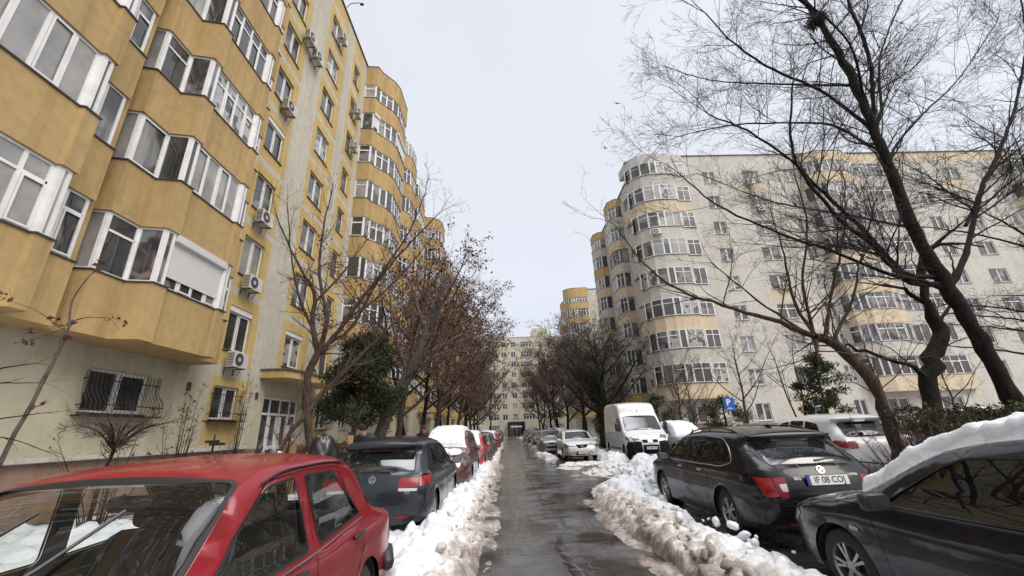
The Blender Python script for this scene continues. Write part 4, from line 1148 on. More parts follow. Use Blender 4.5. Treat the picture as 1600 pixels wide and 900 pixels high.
for sd in (1, -1):
    mb = MB(); pts = [(.80, 0), (.98, .04), (1.3, .065), (2.0, .07), (2.5, .05), (2.72, .0)]
    z = np.interp([p[0] for p in pts], [.62, 1.4, 2.2, 2.8], [1.43, 1.475, 1.465, 1.385])
    mb.tube([(sd * .55, p[0], zz + p[1] - .005) for p, zz in zip(pts, z)], .014, 6)
    for k in (1.0, 1.75, 2.5): mb.tube([(sd * .55, k, 1.42), (sd * .55, k, 1.52)], .012, 5)
    mb.build('roof_rail', M['plastic'], car, smooth=True)
mb = MB(); rounded_box(mb, (0, .95, 1.535), (.022, .075, .03), k=.7); mb.build('aerial', M['plastic'], car, smooth=True)

car.scale = (1, 1, .975)
# ---------------------------------------------------------------- black hatchback under snow at the right edge
Sa = dict(mats={'headlight': M['white_lamp']}, L=4.25, W=1.75, belt=.93, tum=.31, round=.09, kf=.20, kr=.10, floor=.19, axles=(.76, 3.37), wr=.31, ww=.20, rim=5, step=.055, ds=.04, bslope=-.02, crease=.74,
          sil=[(.10, .27, .06), (.0, .42, .07), (.0, .60, .08), (.05, .84, .09), (.14, .98, .08), (.40, 1.34, .05), (.30, 1.39, .04, 1), (.45, 1.42, .05), (1.2, 1.455, .06), (1.9, 1.44, .06), (2.30, 1.37, .06),
               (3.20, .93, .08), (3.34, .885, .07), (3.9, .79, .06), (4.12, .68, .07), (4.24, .48, .08), (4.22, .24, .05)],
          side=[dict(name='side_window', poly=rpoly([(.76, 1.03), (1.02, 1.30), (1.52, 1.355), (1.58, .945)], .04), inset=.012),
                dict(name='side_window', poly=rpoly([(1.68, .93), (1.60, 1.36), (2.16, 1.325), (2.34, 1.25), (2.84, .915)], .05), inset=.014),
                dict(name='taillight', poly=rpoly([(.02, .72), (.06, .93), (.30, .95), (.26, .76)], .03), off=.005, lr=1),
                dict(name='headlight', poly=rpoly([(4.15, .55), (4.15, .69), (3.96, .735), (3.90, .67), (3.99, .58)], .03), off=.005, lr=1),
                dict(name='side_repeater', poly=rpoly([(3.10, .655), (3.20, .66), (3.19, .695), (3.10, .69)], .014), off=.008)],
          band=[dict(name='rear_window', s=((4, .03), (5, -.02)), v=(-.93, .93), inset=.02, r=.08),
                dict(name='windshield', s=((10, .03), (11, -.03)), v=(-.94, .94), inset=.02, r=.1),
                dict(name='taillight', s=((3, -.10), (3, .08)), v=(.72, .99), r=.02, off=.005, lr=1), dict(name='taillight', s=((3, -.10), (3, .08)), v=(-.99, -.72), r=.02, off=.005, lr=-1),
                dict(name='headlight', s=((14, -.03), (15, -.06)), v=(.66, .995), r=.03, off=.005, lr=1), dict(name='headlight', s=((14, -.03), (15, -.06)), v=(-.995, -.66), r=.03, off=.005, lr=-1),
                dict(name='grille', s=((14, .02), (15, -.10)), v=(-.50, .50), r=.03, off=-.01)],
          seams=[[(1.64, 1.38), (1.66, .93), (1.70, .60), (1.66, .28)], [(2.96, .90), (2.92, .70), (2.84, .28)], [(2.98, .90), (3.3, .875), (3.75, .78), (3.98, .745), (4.08, .75)]],
          handles=[(1.86, .775, .085), (1.0, .80, .085)], handle_mat=M['plastic'], mirror=(2.74, .90), mirror_mat=M['plastic'], interior=(2.85, 2.05, 1.15, .42), inmirror=(0, 2.35, 1.25),
          strips=[([(2.9, .90), (2.2, .905), (1.65, .915), (.80, .97)], 'rubber', .011, 'belt_trim', .004)])
car, smap, bmap, fs, VS = build_car('parked_car', 'black hatchback with a thick blanket of snow on windscreen and roof, at the right edge', 'car', (3.84, .82, 0), 0, Sa, P_astra, glass='glass_dark',
    snow=[dict(s=((5, .25), (11, .06)), v=(-1.05, 1.06), t=.145, er=.07, nv=100, rag=.13, rough=.028, seed=9, ns=4.5, res=.018)])
mb = MB(); mb.tube([(-.72, 1.60, 1.50), (-.68, 1.60, 1.56), (0, 1.60, 1.60), (.68, 1.60, 1.56), (.72, 1.60, 1.50)], .02, 6)
for sd in (1, -1): rounded_box(mb, (sd * .66, 1.60, 1.50), (.055, .06, .075), k=.5)
mb.build('roof_bar', M['plastic'], car, smooth=True)

car.scale = (1, 1, .95)
# ---------------------------------------------------------------- generic bodies for the rest of the rows
def hatch(L=4.0, W=1.72, H=1.48, front=True, extra=None, **k):
    f = H / 1.475; l = L / 4.2
    d = dict(L=L, W=W, belt=.95 * f, tum=.33, round=.09, kf=.20, kr=.10, floor=.2, axles=(.74 * l, 3.32 * l), wr=.31, ww=.19, rim=6, step=.09, ds=.07, crease=.74 * f)
    d['sil'] = [tuple([p[0] * l, p[1] * f if p[1] > .45 else p[1], p[2]] + list(p[3:])) for p in Sg['sil']]
    sc2 = lambda P: [(a * l, b * f) for a, b in P]
    d['side'] = [dict(name='side_window', poly=rpoly(sc2([(.72, 1.06), (.88, 1.30), (1.30, 1.375), (1.36, 1.0), (.80, 1.02)]), .05), inset=.012),
                 dict(name='side_window', poly=rpoly(sc2([(1.44, .995), (1.38, 1.38), (1.90, 1.385), (1.98, .98)]), .04), inset=.012),
                 dict(name='side_window', poly=rpoly(sc2([(2.06, .98), (1.98, 1.38), (2.34, 1.32), (2.92, 1.0)]), .04), inset=.012),
                 dict(name='taillight', poly=rpoly(sc2([(.02, .74), (.06, .95), (.30, .97), (.24, .76)]), .03), off=.005, lr=1),
                 dict(name='headlight', poly=rpoly(sc2([(4.08, .60), (4.1, .74), (3.72, .82), (3.80, .68)]), .03), off=.005, lr=1)]
    d['band'] = [dict(name='rear_window', s=((4, .02), (5, -.02)), v=(-.92, .92), inset=.02, r=.08),
                 dict(name='windshield', s=((10, .03), (11, -.03)), v=(-.94, .94), inset=.02, r=.1),
                 dict(name='taillight', s=((3, -.12), (3, .06)), v=(.72, .99), r=.03, off=.005, lr=1), dict(name='taillight', s=((3, -.12), (3, .06)), v=(-.99, -.72), r=.03, off=.005, lr=-1),
                 dict(name='headlight', s=((14, -.06), (15, -.10)), v=(.60, .99), r=.03, off=.005, lr=1), dict(name='headlight', s=((14, -.06), (15, -.10)), v=(-.99, -.60), r=.03, off=.005, lr=-1),
                 dict(name='grille', s=((14, .02), (15, -.10)), v=(-.52, .52), r=.03, off=-.008),
                 dict(name='bumper_insert', s=((15, .02), (15, .14)), v=(-.80, .80), r=.03, off=-.008)]
    d['seams'] = [[(1.40 * l, .97 * f), (1.42 * l, .3)], [(2.02 * l, .97 * f), (2.04 * l, .3)], [(3.0 * l, .95 * f), (2.98 * l, .3)]]
    d['mirror'] = (2.86 * l, .93 * f); d['handles'] = [(1.56 * l, .86 * f, .08), (2.2 * l, .86 * f, .08)]
    d.update(k)
    return d

# maroon people carrier, snow over windscreen and roof
Sm = hatch(4.25, 1.80, 1.62, wr=.32, kf=.22)
car, smap, bmap, fs, VS = build_car('parked_car', 'maroon people carrier with snow on windscreen and roof, right behind the dark hatchback', 'car', (-1.98, 16.4, 0), PI, Sm, P_maroon,
    snow=[dict(s=((7, .1), (11, .02)), v=(-.97, .90), t=.13, er=.10, nv=60, rag=.06, rough=.03, seed=4), dict(s=((12, .02), (14, -.15)), v=(-.9, .2), t=.07, er=.08, seed=6, rag=.2)])
q = bmap([(fs(15), 0)], .02)[0]; plate(car, q[1], .5, '', 1)
# ---- the rest of the left row (all face the camera unless rz = 0)
def place(kind, label, x, y, S, P, rz=PI, group=None, snow=None, txt=None, glass='glass_tint', cat='car'):
    L = S['L']
    loc = (x, y + (L if abs(rz) > 1.5 else 0), 0)
    c, sm, bm_, fs_, VS_ = build_car(kind, label, cat, loc, rz, S, P, group, glass, True, snow)
    if txt:
        i = 15
        q = bm_([(fs_(i), 0)], .02)[0]; plate(c, q[1], q[2] - .06, txt, 1)
    return c, sm, bm_, fs_, VS_
GL = 'cars parked along the left kerb'; GR = 'cars parked along the right kerb'
SN = dict(s=((7, .1), (11, .02)), v=(-.95, .95), t=.10, er=.09, nv=30, res=.07, rag=.06, rough=.02)
place('parked_car', 'small bright red car with snow lying on its windscreen, just beyond the maroon people carrier', -1.78, 17.2, hatch(3.8, 1.66, 1.50), P_red, snow=[dict(SN, seed=21)], group=GL)
place('parked_car', 'grey hatchback with a red car on each side of it in the left row', -1.72, 22.0, hatch(4.0, 1.7, 1.47), P_grey, group=GL)
place('parked_car', 'dark grey hatchback with clear windscreen, fourth car beyond the people carrier', -1.72, 27.0, hatch(4.1, 1.7, 1.5), P_dark, group=GL)
place('parked_car', 'red car with snowy roof in the far left row, nose towards us', -1.62, 32.0, hatch(4.0, 1.7, 1.5), P_red, snow=[dict(SN, seed=22)], group=GL)
place('parked_car', 'silver car half hidden behind the red car with snowy roof in the far left row', -1.65, 37.2, hatch(4.2, 1.72, 1.5), P_silver, snow=[dict(SN, seed=23)], group=GL)
place('parked_car', 'maroon hatchback deep in the far left row', -1.6, 42.6, hatch(4.1, 1.7, 1.48), P_maroon, group=GL)
place('parked_car', 'red car with bare bonnet at the far end of the left row', -1.55, 48.0, hatch(4.0, 1.7, 1.5), P_red, group=GL)
place('parked_car', 'dark tall car closing the far end of the left row', -1.5, 54.0, hatch(4.3, 1.8, 1.72), P_dark, group=GL)
place('parked_car', 'white snow covered car beyond the dark tall car on the left', -1.6, 60.5, hatch(4.0, 1.7, 1.5), P_white, snow=[dict(SN, seed=24)], group=GL)

# ---- champagne hatchback facing us on the right
Sr = hatch(4.35, 1.80, 1.44, kf=.24, wr=.33, rim=5, step=.07, ds=.05)
Sr['band'] = [h for h in Sr['band'] if h['name'] not in ('headlight', 'grille', 'bumper_insert')] + [
    dict(name='headlight', pts=[((13, .18), .60), ((14, .06), .40), ((14, .02), .995), ((13, .18), .995)], r=.03, off=.005, lr=1),
    dict(name='headlight', pts=[((13, .18), -.60), ((13, .18), -.995), ((14, .02), -.995), ((14, .06), -.40)], r=.03, off=.005, lr=-1),
    dict(name='grille', pts=[((14, -.06), -.50), ((14, .12), -.36), ((14, .15), .36), ((14, -.06), .50)], r=.03, off=-.008),
    dict(name='bumper_insert', pts=[((15, .04), -.50), ((15, .20), -.62), ((15, .20), .62), ((15, .04), .50)], r=.03, off=-.01),
    dict(name='bumper_insert', pts=[((14, .26), .66), ((15, .10), .74), ((15, .08), .96), ((14, .30), .96)], r=.02, off=-.008),
    dict(name='bumper_insert', pts=[((14, .26), -.66), ((14, .30), -.96), ((15, .08), -.96), ((15, .10), -.74)], r=.02, off=-.008)]
car, smap, bmap, fs, VS = build_car('parked_car', 'champagne white hatchback facing us beside the white van', 'car', (3.72, 26.2, 0), PI, Sr, P_champ, glass='glass_tint')
q = bmap([(fs(14) + .02, 0)], .02)[0]; disc_emblem(car, Mfront(*q, -.3), .085, 'diamond')
q = bmap([(fs(15) + .07, 0)], .03)[0]; plate(car, q[1], q[2] - .03, '#', 1)
for sd in (1, -1):
    mb = MB(); q = bmap([(fs(15) - .02, sd * .88 * VS)], .0)[0]; rounded_box(mb, (q[0], q[1], .40), (.045, .03, .045), k=1); mb.build('fog_lamp', M['white_lamp'], car, smooth=True)
# ---- right row beyond it
place('parked_car', 'grey green hatchback directly behind the champagne car', 2.95, 28.3, hatch(4.2, 1.75, 1.50), P_grey, group=GR)
place('parked_car', 'black saloon with clear bonnet, third car of the far right row', 2.80, 33.6, hatch(4.3, 1.75, 1.46), P_dark, snow=[dict(s=((12, .02), (14, -.15)), v=(-.9, .9), t=.05, er=.06, seed=8, nv=30, rag=.15)], group=GR)
place('parked_car', 'black car beside a snow heap, fourth car of the far right row', 2.70, 39.4, hatch(4.3, 1.8, 1.55), P_blue, group=GR)
place('parked_car', 'dark off-roader high above its neighbours in the far right row', 2.70, 45.2, hatch(4.4, 1.82, 1.75), P_dark, group=GR)
place('parked_car', 'silver car with snow on its roof at the far right', 2.75, 52.0, hatch(4.2, 1.75, 1.5), P_silver, snow=[dict(SN, seed=25)], group=GR)
place('parked_car', 'small grey car under the brown trees at the far right', 5.6, 43.0, hatch(4.0, 1.7, 1.5), P_grey, snow=[dict(SN, seed=27)], group=GR)
place('parked_car', 'blue car standing under the brown trees further right', 5.5, 52.0, hatch(4.2, 1.75, 1.5), P_blue, snow=[dict(SN, seed=28)], group=GR)

# ---- white high roof van
Lv = 5.4
Sv = dict(L=Lv, W=2.04, belt=1.36, tum=.06, round=.075, kf=.22, kr=.04, floor=.27, axles=(.98, 4.45), wr=.345, ww=.22, rim='steel', step=.09, ds=.06, barrel=.0, shoulder=.01, crease=.95,
          sil=[(.03, .42, .02), (.0, .6, .02), (.0, 1.6, .03), (.03, 2.50, .03), (.20, 2.63, .04), (1.6, 2.68, .05), (3.2, 2.66, .05), (3.48, 2.60, .06), (3.86, 2.10, .07), (3.93, 2.02, .07, 1), (4.66, 1.27, .10), (4.80, 1.20, .09), (5.14, 1.06, .09), (5.30, .90, .10), (5.39, .62, .12), (5.38, .28, .10)],
          side=[dict(name='side_window', poly=rpoly([(3.42, 1.30), (3.42, 1.93), (3.84, 1.93), (4.36, 1.42), (4.36, 1.30)], .06), inset=.02),
                dict(name='cladding', poly=rpoly([(1.48, .42), (3.98, .42), (3.98, .56), (1.48, .56)], .03), off=.006),
                dict(name='headlight', poly=rpoly([(5.22, .86), (5.06, 1.05), (4.86, 1.10), (4.98, .93)], .03), off=.006, lr=1),
                dict(name='bumper_insert', poly=rpoly([(5.60, .10), (5.60, .80), (5.10, .84), (4.88, .62), (4.86, .20)], .03), off=.004, join=1)],
          band=[dict(name='windshield', s=((9, .05), (10, -.04)), v=(-.93, .93), inset=.03, r=.12),
                dict(name='headlight', pts=[((12, -.03), .66), ((13, .02), .60), ((13, .03), .995), ((12, -.05), .995)], r=.03, off=.006, lr=1),
                dict(name='headlight', pts=[((12, -.03), -.66), ((12, -.05), -.995), ((13, .03), -.995), ((13, .02), -.60)], r=.03, off=.006, lr=-1),
                dict(name='bumper_insert', pts=[((13, .24), -.50), ((15, -.02), -.50), ((15, -.02), .50), ((13, .24), .50)], r=.02, off=.004, join=1),
                dict(name='bumper_insert', pts=[((13, .10), .54), ((15, -.02), .52), ((15, -.02), .999), ((13, .04), .999)], r=.02, off=.004, join=1),
                dict(name='bumper_insert', pts=[((13, .10), -.54), ((13, .04), -.999), ((15, -.02), -.999), ((15, -.02), -.52)], r=.02, off=.004, join=1),
                dict(name='grille', pts=[((13, .03), -.50), ((13, .16), -.46), ((13, .16), -.16), ((13, .03), -.14)], r=.02, off=-.012), dict(name='grille', pts=[((13, .03), .14), ((13, .16), .16), ((13, .16), .46), ((13, .03), .50)], r=.02, off=-.012)],
          seams=[[(3.34, 2.0), (3.34, .62), (3.5, .30)], [(4.42, 1.28), (4.40, .98), (4.05, .86), (4.0, .30)], [(3.34, 2.0), (3.90, 2.0), (4.44, 1.40)], [(2.1, 2.3), (2.1, .45)], [(.3, 2.3), (2.1, 2.3)], [(.3, 1.42), (3.34, 1.42)]],
          bseams=[(((10, .03), -.96), ((10, .03), .96)), (((12, .02), -.6), ((12, .02), .6)), (((7, -.02), -.9), ((7, -.02), .9))],
          handles=[(3.44, 1.22, .03), (2.3, 1.24, .03)], handle_mat=M['plastic'], interior=(4.3, 3.5, 3.1, .85), inmirror=(0, 3.98, 1.9), wsglass='glass_tint')
car, smap, bmap, fs, VS = build_car('delivery_van', 'white high roof panel van with black bumper facing us on the right', 'van', (6.74, 25.45, 0), PI - math.radians(1.5), Sv, P_white)
q = bmap([(fs(13) + .36, .0)], .03)[0]; plate(car, q[1], q[2], '#', 1)
mb = MB()
for k in range(3): mb.box((-.15 + k * .105, 5.36, .80), (-.07 + k * .105, 5.43, .87))
mb.build('grille_emblem', M['plastic'], car)
for sd in (1, -1):
    mb = MB(); rounded_box(mb, (sd * 1.20, 4.28, 1.52), (.10, .06, .20), k=.5); mb.tube([(sd * .96, 4.32, 1.40), (sd * 1.14, 4.30, 1.44)], .03, 6); o = mb.build('door_mirror', M['plastic'], car, smooth=True)
    mb = MB(); Q = bmap([(fs(7) + .08, sd * .30 * VS), (fs(8) - .1, sd * .32 * VS)], .004); mb.tube(Q, .010, 5); mb.build('roof_rib', P_white, car)
    mb = MB(); q = bmap([(fs(10) + .02, sd * .06 * VS), (fs(10) - .06, (sd * .3 + .1) * VS), (fs(10) - .08, (sd * .45 + .3) * VS * .9)], .02); mb.tube(q, .009, 5); mb.build('wiper', M['plastic'], car)
mb = MB(); q = bmap([(fs(8) - .12, 0)], .0)[0]; mb.tube([q, (q[0], q[1] - .05, q[2] + .32)], [.010, .004], 5); rounded_box(mb, (q[0], q[1], q[2] + .01), (.03, .04, .03), k=.6); mb.build('aerial', M['plastic'], car)

# ---- cars right of the van and in the rear car park
place('parked_car', 'silver car with snow over roof and windscreen, right beside the white van', 9.0, 20.2, hatch(4.4, 1.78, 1.52), P_silver, rz=PI, snow=[dict(s=((6, .2), (12, .05)), v=(-1.0, 1.0), t=.16, er=.12, nv=50, rag=.04, rough=.03, seed=31)])
Sw = hatch(4.4, 1.80, 1.60, wr=.34)
Sw['side'][3] = dict(name='taillight', poly=rpoly([(.0, .80), (.03, .98), (.34, 1.0), (.30, .86)], .05), off=.005, lr=1)
place('parked_car', 'white crossover with large red tail lamp behind the black estate', 9.2, 10.7, Sw, P_white, rz=0, glass='glass_dark')
c, sm, bm_, f_, v_ = place('parked_car', 'white car with snow on its roof seen through the hedge at the right', 12.9, 9.6, hatch(4.3, 1.78, 1.5), P_white, rz=0, glass='glass_dark', snow=[dict(SN, seed=33)])
place('parked_car', 'dark car with only its roof showing above the black estate, left of the crossover', 10.6, 16.4, hatch(4.0, 1.7, 1.42), P_dark, rz=0, snow=None)
place('parked_car', 'black car on the rear car park behind the snow covered hatchback', 16.3, 8.9, hatch(4.3, 1.76, 1.48), P_dark, rz=0)
place('parked_car', 'grey car with snowy roof on the far side of the rear car park', 19.6, 9.4, hatch(4.3, 1.76, 1.48), P_grey, rz=0, snow=[dict(SN, seed=35)])
# ================================================================== buildings
_wc = {}
def window_mesh(w, h, style, depth=.06):
    """frame mesh (local: u = x, z up, outside = -y) and pane mesh"""
    key = (round(w, 2), round(h, 2), style)
    if key in _wc: return _wc[key]
    f = MB(); g = MB(); t = .055; d = depth
    def bar(a, b): f.box((a[0], -.02, a[1]), (b[0], d, b[1]))
    if style == 'stack':   # 3 lights
        n = 3
    elif style == 'one': n = 1
    elif style == 'four': n = 4
    else: n = 2
    top = h
    if style == 'shut':
        f.box((-.02, -.10, h - .20), (w + .02, .03, h + .0)); top = h - .20
    bar((0, 0), (w, t)); bar((0, top - t), (w, top)); bar((0, t), (t, top - t)); bar((w - t, t), (w, top - t))
    for i in range(1, n):
        x = w * i / n; bar((x - t * .7, t), (x + t * .7, top - t))
    if style in ('trans', 'four'):
        z = top * .70; 
        for i in range(n): bar((w * i / n + t * .7, z - .03), (w * (i + 1) / n - t * .7, z + .03))
    for i in range(n):
        x0 = w * i / n + t; x1 = w * (i + 1) / n - t
        if i % 2 == (1 if n > 1 else 0):   # sash frame a little thicker
            z1 = (top * .70 - .03) if style in ('trans', 'four') else top - t
            for a, b in (((x0, t), (x0 + .035, z1)), ((x1 - .035, t), (x1, z1)), ((x0 + .035, t), (x1 - .035, t + .035)), ((x0 + .035, z1 - .035), (x1 - .035, z1))):
                f.box((a[0], -.035, a[1]), (b[0], -.021, b[1]))
    g.poly([(t * .5, .02, t * .5), (w - t * .5, .02, t * .5), (w - t * .5, .02, top - t * .5), (t * .5, .02, top - t * .5)])
    _wc[key] = (f.mesh('window'), g.mesh('pane'))
    return _wc[key]

_pm = {}
def add_window(root, frame_pos, ang, w, h, style, pm=None, name='window'):
    fm, gm = window_mesh(w, h, style)
    if len(fm.materials) == 0: fm.materials.append(M['pvc'])
    o = bpy.data.objects.new(name, fm); COL.objects.link(o); o.parent = root; o.location = frame_pos; o.rotation_euler = (0, 0, ang)
    pm = pm or rnd.choice(PANES)
    k = (gm.name, pm.name)
    if k not in _pm:
        g2 = gm.copy(); g2.materials.clear(); g2.materials.append(pm); _pm[k] = g2
    p = bpy.data.objects.new('pane', _pm[k]); COL.objects.link(p); p.parent = o
    return o

_sills = {}
class Facade:
    """wall in the plane through O along U; inside is to -Nn"""
    def __init__(s, O, U, Nn): s.O = Vector(O); s.U = Vector(U).normalized(); s.N = Vector(Nn).normalized(); s.ang = math.atan2(s.U.y, s.U.x)
    def P(s, u, z, out=0): q = s.O + s.U * u + s.N * out; return (q.x, q.y, z)
    def wall(s, mb, u0, u1, z0, z1, holes, matfn, ub=(), zb=(), depth=.18, rev=0):
        us = sorted(set([u0, u1] + [x for h in holes for x in h[:2]] + list(ub))); us = [u for u in us if u0 <= u <= u1]
        zs = sorted(set([z0, z1] + [x for h in holes for x in h[2:4]] + list(zb))); zs = [z for z in zs if z0 <= z <= z1]
        for a, b in zip(us[:-1], us[1:]):
            for c, d in zip(zs[:-1], zs[1:]):
                um, zm = (a + b) / 2, (c + d) / 2
                if any(h[0] < um < h[1] and h[2] < zm < h[3] for h in holes): continue
                mb.poly([s.P(a, c), s.P(b, c), s.P(b, d), s.P(a, d)], matfn(um, zm))
        for h in holes:
            a, b, c, d = h[:4]; mt = h[4] if len(h) > 4 else rev
            mb.poly([s.P(a, c), s.P(a, d), s.P(a, d, -depth), s.P(a, c, -depth)], mt)
            mb.poly([s.P(b, c), s.P(b, d), s.P(b, d, -depth), s.P(b, c, -depth)], mt)
            mb.poly([s.P(a, d), s.P(b, d), s.P(b, d, -depth), s.P(a, d, -depth)], mt)
            mb.poly([s.P(a, c), s.P(b, c), s.P(b, c, -depth), s.P(a, c, -depth)], mt)
    def win(s, root, h, style, depth=.15, pm=None):
        a, b, c, d = h[:4]
        # local -y of the window must look outwards
        ang = math.atan2(-s.N.y, -s.N.x) - PI / 2
        flip = (Vector((math.cos(ang), math.sin(ang), 0)).dot(s.U) < 0)
        start = b if flip else a
        return add_window(root, s.P(start, c, -depth + .03), ang, b - a, d - c, style, pm)
    def sill(s, mb, h, out=.05, m='flash', depth=.14):
        w = h[1] - h[0]; k = (round(w, 2), m)
        if k not in _sills:
            b_ = MB(); b_.box((-.04, -depth - out, -.038), (w + .04, -.022, -.002)); me = b_.mesh('window_sill'); me.materials.append(M[m]); _sills[k] = me
        o = bpy.data.objects.new('window_sill', _sills[k]); COL.objects.link(o); o.parent = mb

brnd = random.Random(21)
def bay(root, F, plan, floors, base, FH, par_h, mat_of, cap=None, shutters=(), pw=.54):
    """plan: list of (u, out) from wall to wall; floors: list of floor numbers; base: z of the first parapet underside"""
    pts = [F.P(u, 0, o)[:2] for u, o in plan]
    a = .5 * sum(pts[i - 1][0] * pts[i][1] - pts[i][0] * pts[i - 1][1] for i in range(len(pts)))
    ccw = a > 0
    def off(o_, lo=0):
        # plan offset inwards by o_ (segment normals)
        Q = [Vector((u, o)) for u, o in plan]; out = []
        for i, q in enumerate(Q):
            ns = []
            if i > 0: e = (Q[i] - Q[i - 1]).normalized(); ns.append(Vector((e.y, -e.x)))
            if i < len(Q) - 1: e = (Q[i + 1] - Q[i]).normalized(); ns.append(Vector((e.y, -e.x)))
            n = sum(ns, Vector((0, 0)))
            n = n / max(n.length_squared, .3) * (1 if len(ns) == 1 else 2) * (1 if len(ns) == 1 else 1)
            out.append(q + n * o_)
        out[0].y = max(out[0].y, 0); out[-1].y = max(out[-1].y, 0)
        out[0].y = 0; out[-1].y = 0
        return [(v.x, v.y) for v in out]
    sgn = 1
    t_in = off(.05 * sgn)
    # decide which sign is inwards
    if sum(p[1] for p in t_in) > sum(p[1] for p in plan): sgn = -1; t_in = off(.05 * sgn)
    t_out = off(-.035 * sgn)
    def XY(pl): 
        q = [F.P(u, 0, o)[:2] for u, o in pl]
        return q if ccw else q[::-1]
    for k in floors:
        z0 = base + FH * (k - 1); z1 = z0 + par_h
        mb = MB(); mb.prism(XY(plan), z0, z1, 0)
        o = mb.build('bay_parapet', mat_of(k), root)
        ms = MB(); ms.prism(XY(t_out), z1 + .001, z1 + .03, 0); ms.build('parapet_flashing', M['flash'], o)
        ztop = z0 + FH
        if cap and k == floors[-1]: ztop = cap[0]
        f = MB(); g = MB(); sh = MB(); t = .05
        gi = off(.07 * sgn)
        for i in range(len(gi) - 1):
            A = Vector(gi[i]); B = Vector(gi[i + 1]); Ls = (B - A).length
            e = (B - A) / Ls; n_ = Vector((e.y, -e.x)) * (-sgn)
            def Q(x, o_): v = A + e * x + n_ * o_; return F.P(v.x, 0, v.y)[:2]
            def bx(x0, x1, za, zb_, o0=-.03, o1=.02, mm=f):
                p = [Q(x0, o0), Q(x1, o0), Q(x1, o1), Q(x0, o1)]
                ar = .5 * sum(p[j - 1][0] * p[j][1] - p[j][0] * p[j - 1][1] for j in range(4))
                mm.prism(p if ar > 0 else p[::-1], za, zb_)
            h = ztop - z1 - .03; zb0 = z1 + .032; zt = ztop - .004
            if Ls < .20: bx(0, Ls, zb0, zt); continue
            if Ls < .35 : nn = 1
            else: nn = max(1, int(round(Ls / pw)))
            bx(0, Ls, zb0, zb0 + t); bx(0, Ls, zt - t, zt)
            bx(-.0, .07, zb0 + t, zt - t); bx(Ls - .07, Ls, zb0 + t, zt - t)
            tr = (k * 7 + i * 3) % 4 != 1
            for j in range(1, nn): bx(Ls * j / nn - .035, Ls * j / nn + .035, zb0 + t, zt - t)
            if Ls > .8:
                zr = zb0 + h * .70
                if tr:
                    for j in range(nn): bx(Ls * j / nn + .035, Ls * (j + 1) / nn - .035, zr - .028, zr + .028)
                for j in range(nn):
                    if (j + k) % 2 == 0:
                        x0, x1 = Ls * j / nn + .04, Ls * (j + 1) / nn - .04; za, zc = zb0 + t, (zr - .03 if tr else zt - t)
                        bx(x0, x0 + .04, za, zc, .021, .035); bx(x1 - .04, x1, za, zc, .021, .035); bx(x0 + .04, x1 - .04, za, za + .04, .021, .035); bx(x0 + .04, x1 - .04, zc - .04, zc, .021, .035)
            pa, pb = Q(.02, -.006), Q(Ls - .02, -.006)
            pm = brnd.choice((0, 0, 0, 1, 1, 2, 3, 4)) if i or len(plan) < 12 else 2
            g.poly([(*pa, zb0 + .01), (*pb, zb0 + .01), (*pb, zt - .01), (*pa, zt - .01)], pm)
            if (k, i) in shutters:
                bx(.0, Ls, zt - .20, zt - .01, .022, .17, sh); bx(.04, Ls - .04, zb0 + h * .20, zt - .2, .04, .055, sh)
        fo = f.build('balcony_glazing', M['pvc_dark'] if brnd.random() < .05 and len(plan) < 10 else M['pvc'], root)
        g.build('pane', [M['pane'], M['pane_c'], M['pane_b'], M['pane_i'], M['pane_w']], fo)
        if sh.v: sh.build('roller_shutter', M['shutter'], root)
    if cap:
        mb = MB(); mb.prism(XY(plan), cap[0], cap[1], 0); o = mb.build('bay_cap', cap[2], root)
        ms = MB(); ms.prism(XY(t_out), cap[1] + .001, cap[1] + .04, 0); ms.build('parapet_flashing', M['flash'], o)

def ac_unit(F, u, z, label, out=.0, s=1.0):
    """outdoor unit hung on a facade: u, z of its lower left corner"""
    ang = math.atan2(-F.N.y, -F.N.x) - PI / 2
    c = F.P(u, z, out + .12); root = empty('air_conditioner', c, ang); tag(root, label, 'air conditioner')
    w, h, d = .78 * s, .54 * s, .28 * s
    mb = MB(); mb.box((-w / 2, -d, 0), (w / 2, 0, h)); mb.build('casing', M['ac'], root, bevel=.012)
    g = MB(); g.lathe([(.001, -d - .012), (.07 * s, -d - .012)], 'y', 16, 0, (-.12 * s, 0, h / 2)); g.lathe([(.085 * s, -d - .008), (.225 * s, -d - .005), (.23 * s, -d + .002)], 'y', 24, 1, (-.12 * s, 0, h / 2))
    g.build('fan_grille', [M['ac'], M['ac_dark']], root)
    lv = MB()
    for i in range(8): lv.box((w / 2 + .001, -d + .03, .05 + i * .058 * s), (w / 2 + .006, -.03, .075 + i * .058 * s)); lv.box((-w / 2 - .006, -d + .03, .05 + i * .058 * s), (-w / 2 - .001, -.03, .075 + i * .058 * s))
    lv.build('side_louvre', M['ac_dark'], root)
    b = MB()
    for x in (-w * .32, w * .32):
        b.box((x - .015, -d - .02, -.035), (x + .015, .12, -.003)); b.box((x - .015, .09, -.25), (x + .015, .119, -.036))
    b.tube([(w / 2, -.05, .06), (w / 2 + .07, .0, .0), (w / 2 + .08, .09, -.2)], .012, 5)
    b.build('bracket', M['flash'], root)
    return root

FH = 2.87
def lint(k): return 3.40 + FH * k      # lintel height of floor k

